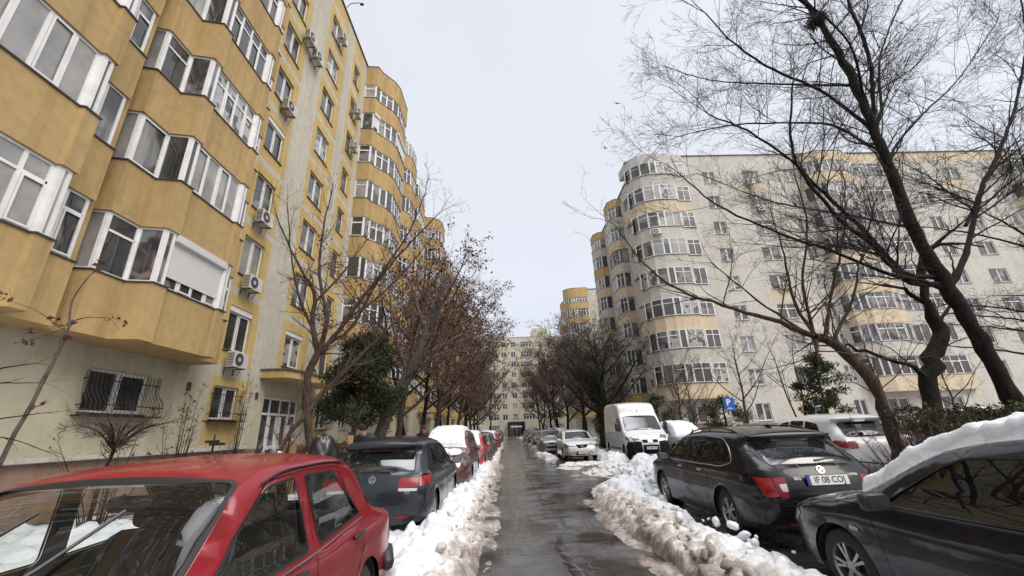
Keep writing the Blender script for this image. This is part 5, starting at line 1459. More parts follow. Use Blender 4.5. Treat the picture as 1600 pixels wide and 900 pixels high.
# ------------------------------------------------ near left block, ochre and greige
B1 = empty('apartment_block', (0, 0, 0)); tag(B1, 'tall ochre and greige apartment block with faceted glazed bays on the near left', 'building')
F1 = Facade((-9.87, 0, 0), (0, 1, 0), (1, 0, 0))
cols = {'A': (14.12, 15.45), 'B': (18.0, 19.55), 'C': (21.6, 22.6)}
holes = []; wl = []
for k in range(1, 9):
    for c in 'ABC':
        a, b = cols[c]; h = (a, b, lint(k) - 1.62, lint(k), 0); holes.append(h); wl.append((h, c, k))
gA = (14.1, 15.4, 2.30, 3.40, 0); gBig = (9.80, 11.50, 2.34, 3.36, 2); holes += [gA, gBig]
g3 = (22.0, 23.2, 2.0, 3.35, 0); g4 = (25.0, 26.1, 2.0, 3.3, 2); g5 = (28.2, 29.4, 2.0, 3.3, 2); g0 = (5.0, 6.6, 2.34, 3.36, 2); door = (17.1, 20.0, 0.2, 3.28, 2)
holes += [g3, g4, g5, g0, door]
more = [(35.0, 36.4), (41.0, 42.4)]
for k in range(0, 9):
    for a, b in more: h = (a, b, lint(k) - 1.5, lint(k), 0); holes.append(h); wl.append((h, 'D', k))
ZT = 28.35
def m1(u, z):
    if z < 1.28: return 3
    if z < 3.78 and u < 12.95: return 2
    kk = (z - 3.40) / FH; fr = (z - 3.40) % FH       # height above the lintel of the storey below
    bandz = (.42 < fr < .72) and z > 3.4
    for (a, b) in ((12.95, 15.85), (17.62, 20.15), (21.2, 23.0)):
        if a < u < b:
            if z < 3.40 + .42: 
                return 0 if (a == 12.95 and u > 13.9 and 1.5 < z < 3.72) or (a > 21 and 1.5 < z < 3.7) else 2
            if bandz: return 1
            return 0
    if z < 3.8: return 2
    if u > 33.8 and int(u / 2.8) % 2: return 0
    return 1
mb = MB()
zb = [1.28, 1.5, 3.72, 3.78, 3.82] + [3.40 + FH * k + d for k in range(0, 9) for d in (.42, .72)]
F1.wall(mb, -8, 44.5, 0, ZT, holes, m1, ub=(12.95, 13.9, 15.85, 17.62, 20.15, 21.2, 23.0, 33.8, 36.4, 39.2, 42, 23.6), zb=zb, depth=.2, rev=0)
mb.build('wall', [M['ochre'], M['grey_l'], M['cream_l'], M['plinth']], B1)
mb = MB(); mb.box((-22, -8, 0), (-10.08, 44.5, ZT - .3)); mb.build('rear_block', M['grey_l'], B1)
mb = MB(); mb.poly([(-9.87, 44.5, 0), (-22, 44.5, 0), (-22, 44.5, ZT), (-9.87, 44.5, ZT)]); mb.build('gable_wall', M['grey_l'], B1)
mb = MB(); mb.box((-22.05, -8.05, ZT + .002), (-9.78, 44.6, ZT + .07)); mb.build('roof', M['flash'], B1)
mb = MB(); mb.box((-9.868, -8, 1.30), (-9.74, 16.3, 1.40)); mb.build('plinth_ledge', M['ledge'], B1)
for h, c, k in wl:
    st = 'shut' if (c, k) in (('A', 1), ('B', 1), ('A', 4)) else ('one' if c == 'C' else 'two')
    o = F1.win(B1, h, st, .16); F1.sill(o, h)
for h, st in ((gA, 'two'), (gBig, 'two'), (g3, 'two'), (g4, 'two'), (g5, 'two'), (g0, 'two')): o = F1.win(B1, h, st, .14, M['pane']); F1.sill(o, h)
# faceted bays: plan in (u along street, out from wall)
def planN(y): return [(y + .10, 0), (y + .30, .84), (y + 1.10, .85), (y + 1.22, 1.43), (y + 1.60, 1.45), (y + 1.63, 1.35), (y + 3.47, 1.35), (y + 3.50, 1.45), (y + 3.82, 1.43), (y + 3.86, .86), (y + 4.80, .84), (y + 4.82, 0)]
bm_ = lambda k: M['ochre_b']
bay(B1, F1, planN(8.02), range(1, 9), 3.87, FH, 1.38, bm_, shutters=((1, 5),))
bay(B1, F1, planN(3.15), range(1, 9), 3.87, FH, 1.38, bm_)
bay(B1, F1, planN(-1.75), range(1, 9), 3.87, FH, 1.38, bm_)
ZC = 3.87 + 8 * FH
bay(B1, F1, [(23.7, 0), (23.75, .85), (24.3, 1.05), (25.2, 1.75), (25.9, 2.0), (28.3, 2.0), (28.8, 1.3), (29.5, 1.2), (29.6, 0)], range(1, 9), 3.87, FH, 1.38, bm_, cap=(ZC - .25, ZC + 1.5, M['ochre_b']), shutters=((7, 1), (7, 4)))
bay(B1, F1, [(29.65, 0), (29.7, 1.2), (31.0, 1.95), (33.0, 1.95), (33.2, 1.0), (33.7, 0)], range(1, 9), 3.87, FH, 1.38, bm_)
bay(B1, F1, [(37.0, 0), (37.1, 1.3), (40.3, 1.3), (40.4, 0)], range(1, 9), 3.87, FH, 1.38, bm_)
for yf in (-1.80, 3.085, 7.985):
    mb = MB(); mb.box((-9.868, yf, 3.872), (-9.22, yf + .13, 3.87 + 8 * FH)); mb.build('party_fin', M['ochre_b'], B1)
# entrance
d = MB(); u0, u1 = 17.1, 20.0
def bar1(a, b, z0, z1, o0=-.16, o1=-.09): d.box((-9.87 + o0, a, z0), (-9.87 + o1, b, z1))
for u in (17.1, 17.72, 18.52, 19.32, 19.92): bar1(u, u + .08, .2, 3.2)
bar1(17.1, 20.0, 3.18, 3.28); bar1(17.1, 20.0, 2.55, 2.64, -.161, -.085); bar1(17.72, 19.4, 1.2, 1.35, -.161, -.085)
for a, b in ((17.82, 18.46), (18.66, 19.30)):
    bar1(a, a + .09, .3, 2.5, -.13, -.07); bar1(b - .09, b, .3, 2.5, -.13, -.07)
dr = d.build('entrance_door', M['pvc'], B1)
g = MB(); g.poly([(-9.87 - .12, 17.12, .2), (-9.87 - .12, 19.98, .2), (-9.87 - .12, 19.98, 3.2), (-9.87 - .12, 17.12, 3.2)]); g.build('pane', M['pane'], dr)
n = MB(); n.box((-9.99 + .0, 19.45, 1.8), (-9.975 + .0, 19.8, 2.2)); n.build('paper_notice', M['ink_w'], dr)
mb = MB(); pl = [(-9.868, 16.55), (-8.9, 16.6), (-8.65, 17.3), (-8.75, 18.3), (-8.3, 19.3), (-8.35, 21.2), (-9.868, 21.3)]
mb.prism(pl, 3.93, 4.22, 0); cn = mb.build('entrance_canopy', M['ochre_r'], B1)
mb = MB(); mb.prism([(-9.866, 16.5), (-8.84, 16.55), (-8.58, 17.3), (-8.68, 18.28), (-8.23, 19.25), (-8.28, 21.25), (-9.866, 21.35)], 4.222, 4.29); mb.build('canopy_felt', M['roof'], cn)
mb = MB(); mb.box((-9.86, 20.35, 2.42), (-9.84, 20.78, 2.66)); pq = mb.build('blue_plaque', M['plate_b'], B1)
for zz in (2.59, 2.54, 2.49):
    mb = MB(); mb.box((-9.8395, 20.42, zz - .008), (-9.838, 20.71, zz + .008)); mb.build('plaque_line', M['ink_w'], pq)
for y in (12.85, 16.45):
    mb = MB(); mb.box((-9.865, y, 3.10), (-9.85, y + .18, 3.36)); mb.build('vent_cover', M['ac_dark'], B1)
mb = MB(); mb.tube([(-9.76, 6.75, 0), (-9.76, 6.75, 3.86)], .055, 8)
for z in (.8, 2.0, 3.2): mb.tube([(-9.76, 6.75, z), (-9.76, 6.75, z + .06)], .068, 8)
mb.build('downpipe', M['flash'], B1, smooth=True)
mb = MB(); mb.tube([(-9.7, 19.1, ZT), (-9.5, 19.1, ZT + .35), (-9.0, 19.1, ZT + .42), (-8.8, 19.1, ZT + .33)], .025, 6); rounded_box(mb, (-8.75, 19.1, ZT + .27), (.13, .08, .06), k=.6)
mb.build('roof_camera', M['iron'], B1)
# window grilles: belly shaped iron baskets
def grille(u0, u1, z0, z1, label):
    r = empty('window_grille', (-9.87, (u0 + u1) / 2, z0)); tag(r, label, 'window grille'); w = (u1 - u0) / 2; h = z1 - z0
    mb = MB(); prof = [(.30, 0), (.36, .10), (.34, .28), (.20, .46), (.12, .62), (.12, .88), (.12, 1.0)]
    n = int((u1 - u0) / .11)
    for i in range(n + 1):
        y = -w + 2 * w * i / n; mb.tube([(o, y, zz * h) for o, zz in prof], .008, 4)
    for sd in (-1, 1):
        for j in (1, 2):
            mb.tube([(o * j / 3, sd * w, zz * h) for o, zz in prof], .008, 4)
        # scroll on each side
        mb.tube([(.3, sd * (w + .01), .25 * h), (.25, sd * (w + .09), .30 * h), (.2, sd * (w + .12), .38 * h), (.16, sd * (w + .07), .47 * h), (.14, sd * w, .5 * h)], .008, 4)
    mb.build('bars', M['iron'], r)
    rl = MB()
    for o, zz in ((.12, .80), (.35, .22)):
        rl.box((o - .008, -w, zz * h - .012), (o + .008, w, zz * h + .012)); rl.box((0, -w - .008, zz * h - .012), (o, -w + .008, zz * h + .012)); rl.box((0, w - .008, zz * h - .012), (o, w + .008, zz * h + .012))
    rl.box((0, -w - .05, -.03), (.34, w + .05, .0)); rl.build('rail', M['iron'], r)
grille(9.70, 11.75, 2.28, 3.30, 'belly shaped black iron grille over the wide ground floor window at the left')
grille(14.0, 15.55, 2.24, 3.32, 'belly shaped black iron grille over the narrow ochre framed window')
grille(21.9, 23.3, 2.0, 3.3, 'iron window grille to the right of the entrance door of the ochre block')
for (u, z, t) in ((14.15, 4.02, 'air conditioner under the first floor window with the roller box, ochre block'), (14.2, 6.95, 'air conditioner in front of the second floor window of the ochre block'), (14.2, 9.75, 'air conditioner in front of the third floor window of the ochre block'),
                  (15.2, 20.9, 'left one of two air conditioners high on the ochre block'), (16.1, 20.6, 'right one of two air conditioners high on the ochre block'), (18.5, 25.0, 'air conditioner at the top window beside the grey pier'),
                  (21.8, 22.2, 'air conditioner at the window next to the ochre corner tower, upper of two'), (21.8, 19.4, 'air conditioner at the window next to the ochre corner tower, lower of two'),
                  (14.5, 15.7, 'air conditioner with its casing turned sideways at mid height of the ochre block'), (19.9, 4.32, 'air conditioner standing on the entrance canopy')):
    ac_unit(F1, u + .4, z, t, out=.05)

# ------------------------------------------------ farther left blocks
def left_block(y0, y1, label, bays, top=28.3, wallx=-9.9):
    B = empty('apartment_block', (0, 0, 0)); tag(B, label, 'building')
    F = Facade((wallx, 0, 0), (0, 1, 0), (1, 0, 0)); mb = MB(); hs = []
    u = y0 + 1.0
    occ = [(a - .3, a + w + .3) for a, w in bays]
    while u < y1 - 1.6:
        if not any(a < u + 1.3 and u < b for a, b in occ):
            for k in range(0, 9): hs.append((u, u + 1.2, lint(k) - 1.45, lint(k), 0))
            u += 3.0
        else: u += .7
    hs = hs[:99]
    F.wall(mb, y0, y1, 0, top, hs, lambda u, z: 1 if z < 3.5 else (0 if int((u - y0) / 2.6) % 2 else 2), ub=[y0 + 2.6 * i for i in range(1, 20)], zb=(3.5,), depth=.18)
    mb.poly([(wallx, y0, 0), (wallx - 12, y0, 0), (wallx - 12, y0, top), (wallx, y0, top)], 2)
    mb.poly([(wallx, y1, 0), (wallx - 12, y1, 0), (wallx - 12, y1, top), (wallx, y1, top)], 2)
    mb.build('wall', [M['ochre'], M['cream_l'], M['grey_l']], B)
    mb = MB(); mb.box((wallx - 12, y0 + .02, 0), (wallx - .3, y1 - .02, top - .2)); mb.build('rear_block', M['grey_l'], B)
    mb = MB(); mb.box((wallx - 12.1, y0 - .05, top + .002), (wallx + .08, y1 + .05, top + .08)); mb.build('roof', M['flash'], B)
    for h in hs: F.win(B, h, 'two', .14)
    for i, (a, w) in enumerate(bays):
        bay(B, F, [(a, 0), (a + .1, 1.0), (a + .8, 1.7), (a + 1.4, 2.0), (a + w - .9, 2.0), (a + w - .1, 1.2), (a + w, 0)], range(1, 9), 3.87, FH, 1.2, lambda k: M['ochre_r'] if k < 5 else M['ochre_b'], cap=(ZC - .25, ZC + 1.35, M['ochre_b']) if i == 0 else None)
    return B
left_block(46.6, 70, 'second ochre apartment block with rounded bay tower down the street on the left', [(46.7, 5.0), (57, 5.0), (64.5, 4.5)])
left_block(73, 100, 'farthest ochre block at the end of the left side, mostly behind bare trees', [(74, 5), (84, 5), (93, 5)])

# ------------------------------------------------ right block, pale grey with peach parapets
B2 = empty('apartment_block', (0, 0, 0)); tag(B2, 'pale grey nine storey block with peach parapets on the right', 'building')
rot = math.radians(.78); UX = (math.cos(rot), math.sin(rot), 0); NX = (math.sin(rot), -math.cos(rot), 0)
F2 = Facade((0, 34.62, 0), UX, NX)
def lr(k): return 2.92 + 2.86 * k
ZR = 27.75
cs_ = [(20.75, 22.0), (24.85, 26.6), (29.25, 30.3), (42.7, 44.0), (46.2, 48.0), (50.6, 51.9), (56.5, 58.0), (60.6, 62.0), (66, 67.4)]
holes = []; wl = []
for ci, (a, b) in enumerate(cs_):
    for k in range(0, 9):
        h = (a, b, lr(k) - 1.38, lr(k), 0)
        if ci == 1 and k == 0: h = (25.0, 26.5, lr(0) - 1.25, lr(0), 1)
        holes.append(h); wl.append((h, ci, k))
gx = [(14.9, 16.6), (32.2, 34.0), (36.9, 38.8)]
for a, b in gx: h = (a, b, 1.55, 2.92, 0); holes.append(h); wl.append((h, 20, 0))
peach_cells = {(1, 8), (4, 8), (1, 4)}
def m2(u, z):
    for ci, k in peach_cells:
        a, b = cs_[ci]
        if a - .25 < u < b + .25 and lr(k) - 2.35 < z < lr(k) - 1.38: return 1
    if z > ZR - 1.15 and 31.2 < u < 55: return 1
    if 24.3 < u < 27.3 and z < 3.6: return 1
    if z < .9: return 2
    return 0
mb = MB()
ub = [x for ci, k in peach_cells for x in (cs_[ci][0] - .25, cs_[ci][1] + .25)] + [24.3, 27.3, 31.2, 55]
zb = [x for ci, k in peach_cells for x in (lr(k) - 2.35, lr(k) - 1.38)] + [ZR - 1.15, 3.6, .9]
F2.wall(mb, 18.6, 56, 0, ZR, [h for h in holes if h[0] < 56], m2, ub=ub, zb=zb, depth=.18)
F2.wall(mb, 14.2, 18.6, 0, ZR - .35, [h for h in holes if h[0] < 18], m2, depth=.18)
mb.build('wall', [M['grey_r'], M['peach'], M['plinth']], B2)
mb = MB(); F2b = Facade((0, 35.4, 0), UX, NX)
F2b.wall(mb, 56, 86, 0, ZR - .1, [h for h in holes if h[0] > 56], lambda u, z: 0, depth=.18); mb.poly([F2.P(56, 0, 0), F2.P(56, 0, -.9), F2.P(56, ZR, -.9), F2.P(56, ZR, 0)], 0)
mb.build('wall', [M['grey_r']], B2)
F3 = Facade((14.2, 34.62 + .2, 0), (0, 1, 0), (-1, 0, 0))
hs3 = []
for a in (.9, 4.7, 13.0, 20.3):
    for k in range(0, 9): hs3.append((a, a + 1.2, lr(k) - 1.38, lr(k), 0))
mb = MB(); F3.wall(mb, 0, 23.5, 0, ZR - .2, hs3, lambda u, z: 0 if z > .9 else 1, zb=(.9,), depth=.18); mb.build('side_wall', [M['grey_r'], M['plinth']], B2)
mb = MB(); mb.poly([(14.2, 58.3, 0), (30, 58.3, 0), (30, 58.3, ZR), (14.2, 58.3, ZR)]); mb.box((14.5, 36.2, 0), (84, 58, ZR - .6)); mb.build('rear_block', M['grey_r'], B2)
mb = MB(); P_ = [F2.P(18.5, 0, .09)[:2], F2.P(56.05, 0, .09)[:2], F2.P(56.05, 0, -23)[:2], F2.P(18.5, 0, -23)[:2]]; mb.prism(P_, ZR + .002, ZR + .09)
mb.box((14.1, 34.72, ZR - .34), (18.8, 58.3, ZR - .26)); mb.build('roof', M['flash'], B2)
for h, ci, k in wl:
    FF = F2 if h[0] < 56 else F2b
    if ci == 8 and k < 3: continue
    st = 'trans' if (ci in (1, 4) and k % 3 == 0) else ('one' if False else 'two')
    o = FF.win(B2, h, st, .14); FF.sill(o, h, m='ledge')
for h in hs3[::1][:18]: F3.win(B2, h, 'two', .14)
g_, p_ = M['grey_r'], M['peach']
tc_ = {8: g_, 7: p_, 6: g_, 5: g_, 4: g_, 3: p_, 2: g_, 1: p_}
arc = [(15.0 - 2.2 * math.sin(t), -.85 + 2.2 * math.cos(t)) for t in np.linspace(math.radians(78), math.radians(6), 4)]
ptow = [(12.75, -2.6), (12.78, -1.9)] + arc + [(15.35, 1.38), (16.85, 1.38), (17.1, 1.05), (18.35, 1.0), (18.55, .0)]
bay(B2, F2, ptow[1:], range(1, 9), 3.40, 2.86, 1.25, pw=.78, mat_of=lambda k: tc_[k], cap=(3.33 + 8 * 2.86 - .15, 3.33 + 8 * 2.86 + .9, M['grey_r']))
bc = {8: p_, 7: g_, 6: g_, 5: p_, 4: p_, 3: p_, 2: g_, 1: p_}
bay(B2, F2, [(30.75, 0), (31.0, .9), (31.6, 1.15), (32.1, 1.4), (34.6, 1.4), (35.1, 1.0), (35.7, .9), (36.0, 0)], range(1, 9), 3.40, 2.86, 1.25, pw=.78, mat_of=lambda k: bc[k], cap=(3.33 + 8 * 2.86 - .1, 3.33 + 8 * 2.86 + .9, p_))
bay(B2, F2, [(36.1, 0), (36.15, .45), (40.2, .45), (40.25, 0)], range(1, 9), 3.40, 2.86, 1.25, pw=.78, mat_of=lambda k: p_ if k == 1 else g_)
bay(B2, F2, [(52.6, 0), (52.7, 1.0), (55.5, 1.0), (55.6, 0)], range(1, 9), 3.40, 2.86, 1.25, pw=.78, mat_of=lambda k: p_ if k in (2, 4, 7) else g_)
sc_ = {8: g_, 7: p_, 6: g_, 5: p_, 4: p_, 3: g_, 2: g_, 1: M['ochre_r']}
sd_ = {8: g_, 7: M['ochre_r'], 6: p_, 5: g_, 4: p_, 3: g_, 2: g_, 1: M['ochre_r']}
bay(B2, F3, [(6.6, 0), (6.7, .8), (7.5, 1.45), (9.2, 1.45), (10.3, .9), (10.9, .8), (11.0, 0)], range(1, 9), 3.33, 2.86, 1.2, lambda k: sc_[k], cap=(3.33 + 8 * 2.86 - .2, 3.33 + 8 * 2.86 + .7, M['ochre_r']))
bay(B2, F3, [(15.0, 0), (15.1, .8), (15.9, 1.45), (17.6, 1.45), (18.7, .9), (19.3, .8), (19.4, 0)], range(1, 9), 3.33, 2.86, 1.2, lambda k: sd_[k], cap=(3.33 + 8 * 2.86 - .2, 3.33 + 8 * 2.86 + .7, M['ochre_r']))
for (u, z, t) in ((25.3, lr(8) - 1.75, 'air conditioner below the peach framed top floor window of the grey block'), (25.7, lr(7) - 1.95, 'air conditioner below the seventh floor window of the grey block'), (14.3, lr(6) - 2.0, 'air conditioner on the rounded corner bay of the grey block'),
                  (26.0, lr(4) - 1.5, 'air conditioner in the fourth floor window of the grey block, above the peach patch'), (30.4, lr(3) - 1.9, 'air conditioner beside the third floor window left of the peach bays'), (30.4, lr(2) - 1.9, 'air conditioner beside the second floor window left of the peach bays')):
    ac_unit(F2, u, z, t, out=1.3 if u < 15 else .05)

# ------------------------------------------------ farther right block and the block closing the street
B3 = empty('apartment_block', (0, 0, 0)); tag(B3, 'grey gabled block with rounded yellow bays far behind the right block', 'building')
F4 = Facade((0, 76, 0), (1, 0, 0), (0, -1, 0)); mb = MB()
hs = [(a, a + 1.2, lr(k) - 1.4, lr(k), 0) for a in (19.0, 23.0) for k in range(9)]
F4.wall(mb, 14.0, 40, 0, 27.6, hs, lambda u, z: 0, depth=.2); F5 = Facade((14.0, 76, 0), (0, 1, 0), (-1, 0, 0))
hs5 = [(a, a + 1.2, lr(k) - 1.4, lr(k), 0) for a in (9.0, 16) for k in range(9)]
F5.wall(mb, 0, 24, 0, 27.6, hs5, lambda u, z: 0, depth=.2); mb.build('wall', [M['grey_r']], B3)
mb = MB(); mb.box((14.4, 76.4, 0), (40, 100, 27.3)); mb.build('rear_block', M['grey_r'], B3)
mb = MB(); mb.box((13.9, 75.9, 27.602), (40, 100, 27.7)); mb.build('roof', M['flash'], B3)
for h in hs: F4.win(B3, h, 'two', .14)
for h in hs5: F5.win(B3, h, 'two', .14)
ar = [(14.2 - 2.4 * math.sin(t), -.6 + 2.0 * math.cos(t)) for t in np.linspace(math.radians(80), 0, 7)]
bay(B3, F4, ar + [(16.4, 1.4), (16.5, 0)], range(1, 9), 3.3, 2.86, 1.2, lambda k: M['ochre_r'] if k in (8, 7, 5, 4, 2, 1) else g_, cap=(3.3 + 8 * 2.86 - .6, 3.3 + 8 * 2.86 + 1.3, M['ochre_r']))
bay(B3, F5, [(4.0, 0), (4.1, 1.4), (7.4, 1.9), (8.2, 0)], range(1, 9), 3.3, 2.86, 1.2, lambda k: M['ochre_r'], cap=(3.3 + 8 * 2.86 - .6, 3.3 + 8 * 2.86 + .6, M['ochre_r']))

B4 = empty('apartment_block', (0, 0, 0)); tag(B4, 'cream block closing the far end of the street behind the bare trees', 'building')
F6 = Facade((0, 116, 0), (1, 0, 0), (0, -1, 0)); mb = MB(); hs = []
for a, w in ((-13, 1.4), (-8.6, 1.3), (-5.2, 3.0), (-1.2, 1.3), (1.6, 1.3), (4.4, 3.2), (9.2, 1.6), (12.5, 3.0), (17.2, 1.4)):
    for k in range(0, 9):
        if k == 0 and .0 < a + w and a < 6: continue
        hs.append((a, a + w, lr(k) - 1.5, lr(k), 0))
F6.wall(mb, -32, 42, 0, 27.2, hs, lambda u, z: 0, depth=.2); mb.build('wall', [M['far_wall']], B4)
mb = MB(); mb.box((-32, 116.4, 0), (42, 130, 26.9)); mb.build('rear_block', M['far_wall'], B4)
mb = MB(); mb.box((-32, 115.9, 27.202), (42, 130, 27.3)); mb.box((8, 115.94, 27.3), (12.5, 122, 29.6)); mb.build('roof', M['far_wall'], B4)
for h in hs: F6.win(B4, h, 'four' if h[1] - h[0] > 2 else 'two', .16)
K = empty('entrance_porch', (2.3, 114.5, 0)); tag(K, 'dark entrance porch with small white canopy at the end of the street', 'porch')
mb = MB(); mb.box((-2.3, -1.2, 0), (-1.9, 1.3, 3.2)); mb.box((1.9, -1.2, 0), (2.3, 1.3, 3.2)); mb.box((-2.3, -1.2, 3.2), (2.3, 1.3, 3.75)); mb.build('portal', M['iron'], K)
mb = MB(); mb.box((-1.5, -2.0, 2.35), (1.5, -1.21, 2.75)); mb.build('canopy', M['ink_w'], K)
mb = MB(); mb.box((-1.9, .6, 0), (1.9, .7, 3.2)); dd = mb.build('door', M['pane'], K)
mb = MB()
for x in (-1.0, 0, 1.0): mb.box((x - .05, .54, 0), (x + .05, .599, 3.2))
mb.build('door_frame', M['pvc'], dd)
# ================================================================== trees
def tube_batch(chains, sides):
    """chains: array (n,P,4) x y z r -> V,F"""
    A = np.asarray(chains, float); n, P, _ = A.shape; X = A[..., :3]; R = A[..., 3]
    T = np.empty_like(X); T[:, 1:-1] = X[:, 2:] - X[:, :-2]; T[:, 0] = X[:, 1] - X[:, 0]; T[:, -1] = X[:, -1] - X[:, -2]
    T /= np.maximum(np.linalg.norm(T, axis=2, keepdims=True), 1e-9)
    m = X[:, -1] - X[:, 0]; m /= np.maximum(np.linalg.norm(m, axis=1, keepdims=True), 1e-9)
    ref = np.where(np.abs(m[:, 2:3]) < .8, np.array([[0, 0, 1.]]), np.array([[1., 0, 0]]))[:, None, :]
    a = np.cross(T, np.broadcast_to(ref, T.shape)); a /= np.maximum(np.linalg.norm(a, axis=2, keepdims=True), 1e-6); b = np.cross(a, T)
    an = 2 * PI * np.arange(sides) / sides
    V = X[:, :, None, :] + R[:, :, None, None] * (a[:, :, None, :] * np.cos(an)[None, None, :, None] + b[:, :, None, :] * np.sin(an)[None, None, :, None])
    idx = np.arange(n * P * sides).reshape(n, P, sides); nx = np.roll(idx, -1, 2)
    F = np.stack([idx[:, :-1], nx[:, :-1], nx[:, 1:], idx[:, 1:]], -1).reshape(-1, 4)
    return V.reshape(-1, 3), F

def build_chains(name, chains, sides_fn, mat, parent, smooth=True):
    gr = {}
    for c in chains:
        gr.setdefault((len(c), sides_fn(c)), []).append(c)
    VV = []; FF = []; b = 0
    for (P, s), cs in gr.items():
        V, F = tube_batch(np.array(cs), s); VV.append(V); FF.append(F + b); b += len(V)
    if not VV: return None
    return link(name, fastmesh(name, np.vstack(VV), np.vstack(FF), 4, smooth), mat, parent)

def resample(pts, step, r, wob_=0.0):
    P = np.array(pts, float)
    if len(P) > 2:
        # Catmull-Rom through the guide points
        out = []
        Q = np.vstack([2 * P[0] - P[1], P, 2 * P[-1] - P[-2]])
        for i in range(1, len(Q) - 2):
            k = max(2, int(np.linalg.norm(Q[i + 1][:3] - Q[i][:3]) / step))
            for j in range(k):
                t = j / k
                out.append(.5 * (2 * Q[i] + (Q[i + 1] - Q[i - 1]) * t + (2 * Q[i - 1] - 5 * Q[i] + 4 * Q[i + 1] - Q[i + 2]) * t * t + (3 * Q[i] - Q[i - 1] - 3 * Q[i + 1] + Q[i + 2]) * t ** 3))
        out.append(P[-1]); P = np.array(out)
    if wob_:
        n = len(P); w = r.randn(n, 3) * wob_ * np.linspace(.3, 1, n)[:, None]; w[0] = 0
        P[:, :3] += w * np.minimum(1, P[:, 3:4] * 12 + .25)
    P[:, 3] = np.maximum(P[:, 3], .003)
    return P

def grow(out, r, p, d, length, rad, lvl, S):
    """recursive twig growth, appends chains (P,4)"""
    n = S['seg'][min(lvl, len(S['seg']) - 1)]
    step = length / n; pts = [np.array([*p, rad])]; dirs = []
    d = d / np.linalg.norm(d); trop = S['trop']; jit = S['jit']
    for i in range(n):
        d = d + r.randn(3) * jit + np.array([0, 0, trop]) * step * 2
        d /= np.linalg.norm(d); dirs.append(d.copy())
        rr = rad * (1 - (i + 1) / n * .72)
        pts.append(np.array([*(pts[-1][:3] + d * step), max(rr, S['rmin'])]))
    out.append((lvl, np.array(pts)))
    if lvl + 1 >= S['lv']: 
        return
    nc = S['kids'][min(lvl, len(S['kids']) - 1)]
    nc = int(nc * length / S['ref'][min(lvl, len(S['ref']) - 1)] + r.rand())
    for k in range(nc):
        t = r.uniform(.15, 1.0); i = min(int(t * n), n - 1); f = t * n - i
        q = pts[i] * (1 - f) + pts[i + 1] * f; dd = dirs[i]
        a = r.randn(3); a -= a.dot(dd) * dd; a /= max(np.linalg.norm(a), 1e-6); a[2] = a[2] * .8 + .12
        an = math.radians(r.uniform(*S['ang'])); nd = dd * math.cos(an) + a * math.sin(an)
        L = length * S['lr'] * r.uniform(.6, 1.25) * (1.15 - .55 * t)
        grow(out, r, q[:3], nd, L, max(q[3] * .62, S['rmin']), lvl + 1, S)

TW = dict(seg=(6, 5, 4, 3), trop=.10, jit=.16, rmin=.0026, lv=4, kids=(6, 4, 3), ref=(1.6, .9, .5), ang=(28, 62), lr=.55)

def leaf_cards(pts, n, size, r, mat, parent, name='leaves', spread=.12, droop=True):
    P = pts[r.randint(0, len(pts), n)] + r.randn(n, 3) * spread
    a = r.randn(n, 3); a /= np.linalg.norm(a, axis=1, keepdims=True); b = np.cross(a, r.randn(n, 3)); b /= np.linalg.norm(b, axis=1, keepdims=True)
    s = size * r.uniform(.5, 1.3, (n, 1)); c = np.cross(a, b)
    V = np.stack([P - a * s, P + b * s * .55 + c * s * .25, P + a * s, P - b * s * .55 + c * s * .25], 1).reshape(-1, 3)
    return link(name, fastmesh(name, V, np.arange(n * 4).reshape(-1, 4), 4), mat, parent)

def tree(kind, label, loc, limbs, seed, barkm, twigm, S=None, spawn=1.0, first_len=1.6, tw_from=.25, group=None, leaves=None, rs=1.0, cat='tree', step=.22, wobv=.02, shoots=None):
    """limbs: list of polylines of (x,y,z,r) relative to the world; the first is the trunk"""
    r = np.random.RandomState(seed); S = dict(TW, **(S or {}))
    root = empty(kind, loc); tag(root, label, cat, group); o = np.array([*loc, 0.])
    main = []; twigs = []
    for li, lb in enumerate(limbs):
        P = np.array(lb, float); P[:, 3] *= rs; P = P - o
        C = resample(P, step, r, wobv); main.append(C)
        seg = np.linalg.norm(np.diff(C[:, :3], axis=0), axis=1); L = seg.sum(); acc = 0
        cs = np.concatenate([[0], np.cumsum(seg)])
        n = int(L * spawn * (1.0 if li else .8) + .5)
        for k in range(n):
            t = r.uniform(tw_from if li == 0 else .12, 1.0)
            i = min(np.searchsorted(cs, t * L) - 1, len(C) - 2); i = max(i, 0)
            d = C[i + 1, :3] - C[i, :3]; d /= max(np.linalg.norm(d), 1e-6)
            a = r.randn(3); a -= a.dot(d) * d; a /= np.linalg.norm(a); a[2] = a[2] * .6 + .25
            an = math.radians(r.uniform(35, 75)); nd = d * math.cos(an) + a * math.sin(an)
            rad = min(C[i, 3] * .45, .022)
            grow(twigs, r, C[i, :3], nd, first_len * r.uniform(.5, 1.2) * (1.1 - .4 * t), max(rad, .006), 0, S)
        # leader continues as twig
        d = C[-1, :3] - C[-2, :3]
        if C[-1, 3] < .08:
            for q in range(2): grow(twigs, r, C[-1, :3], d / np.linalg.norm(d) + r.randn(3) * .25, first_len * .8, C[-1, 3] * .8, 0, S)
    # bumps on the thick bark
    for C in main:
        C[:, 3] *= 1 + .07 * r.randn(len(C))
    build_chains('trunk', main, lambda c: 10 if c[0, 3] > .08 else 7, barkm, root)
    t2 = [c for l, c in twigs]
    build_chains('crown', t2, lambda c: 4 if c[0, 3] > .012 else 3, twigm, root)
    if leaves:
        pts = np.vstack([c[1:, :3] for l, c in twigs if l >= 2] or [c[1:, :3] for l, c in twigs])
        leaf_cards(pts, leaves['n'], leaves['size'], r, leaves['mat'], root, leaves.get('name', 'leaves'), leaves.get('spread', .08))
    return root

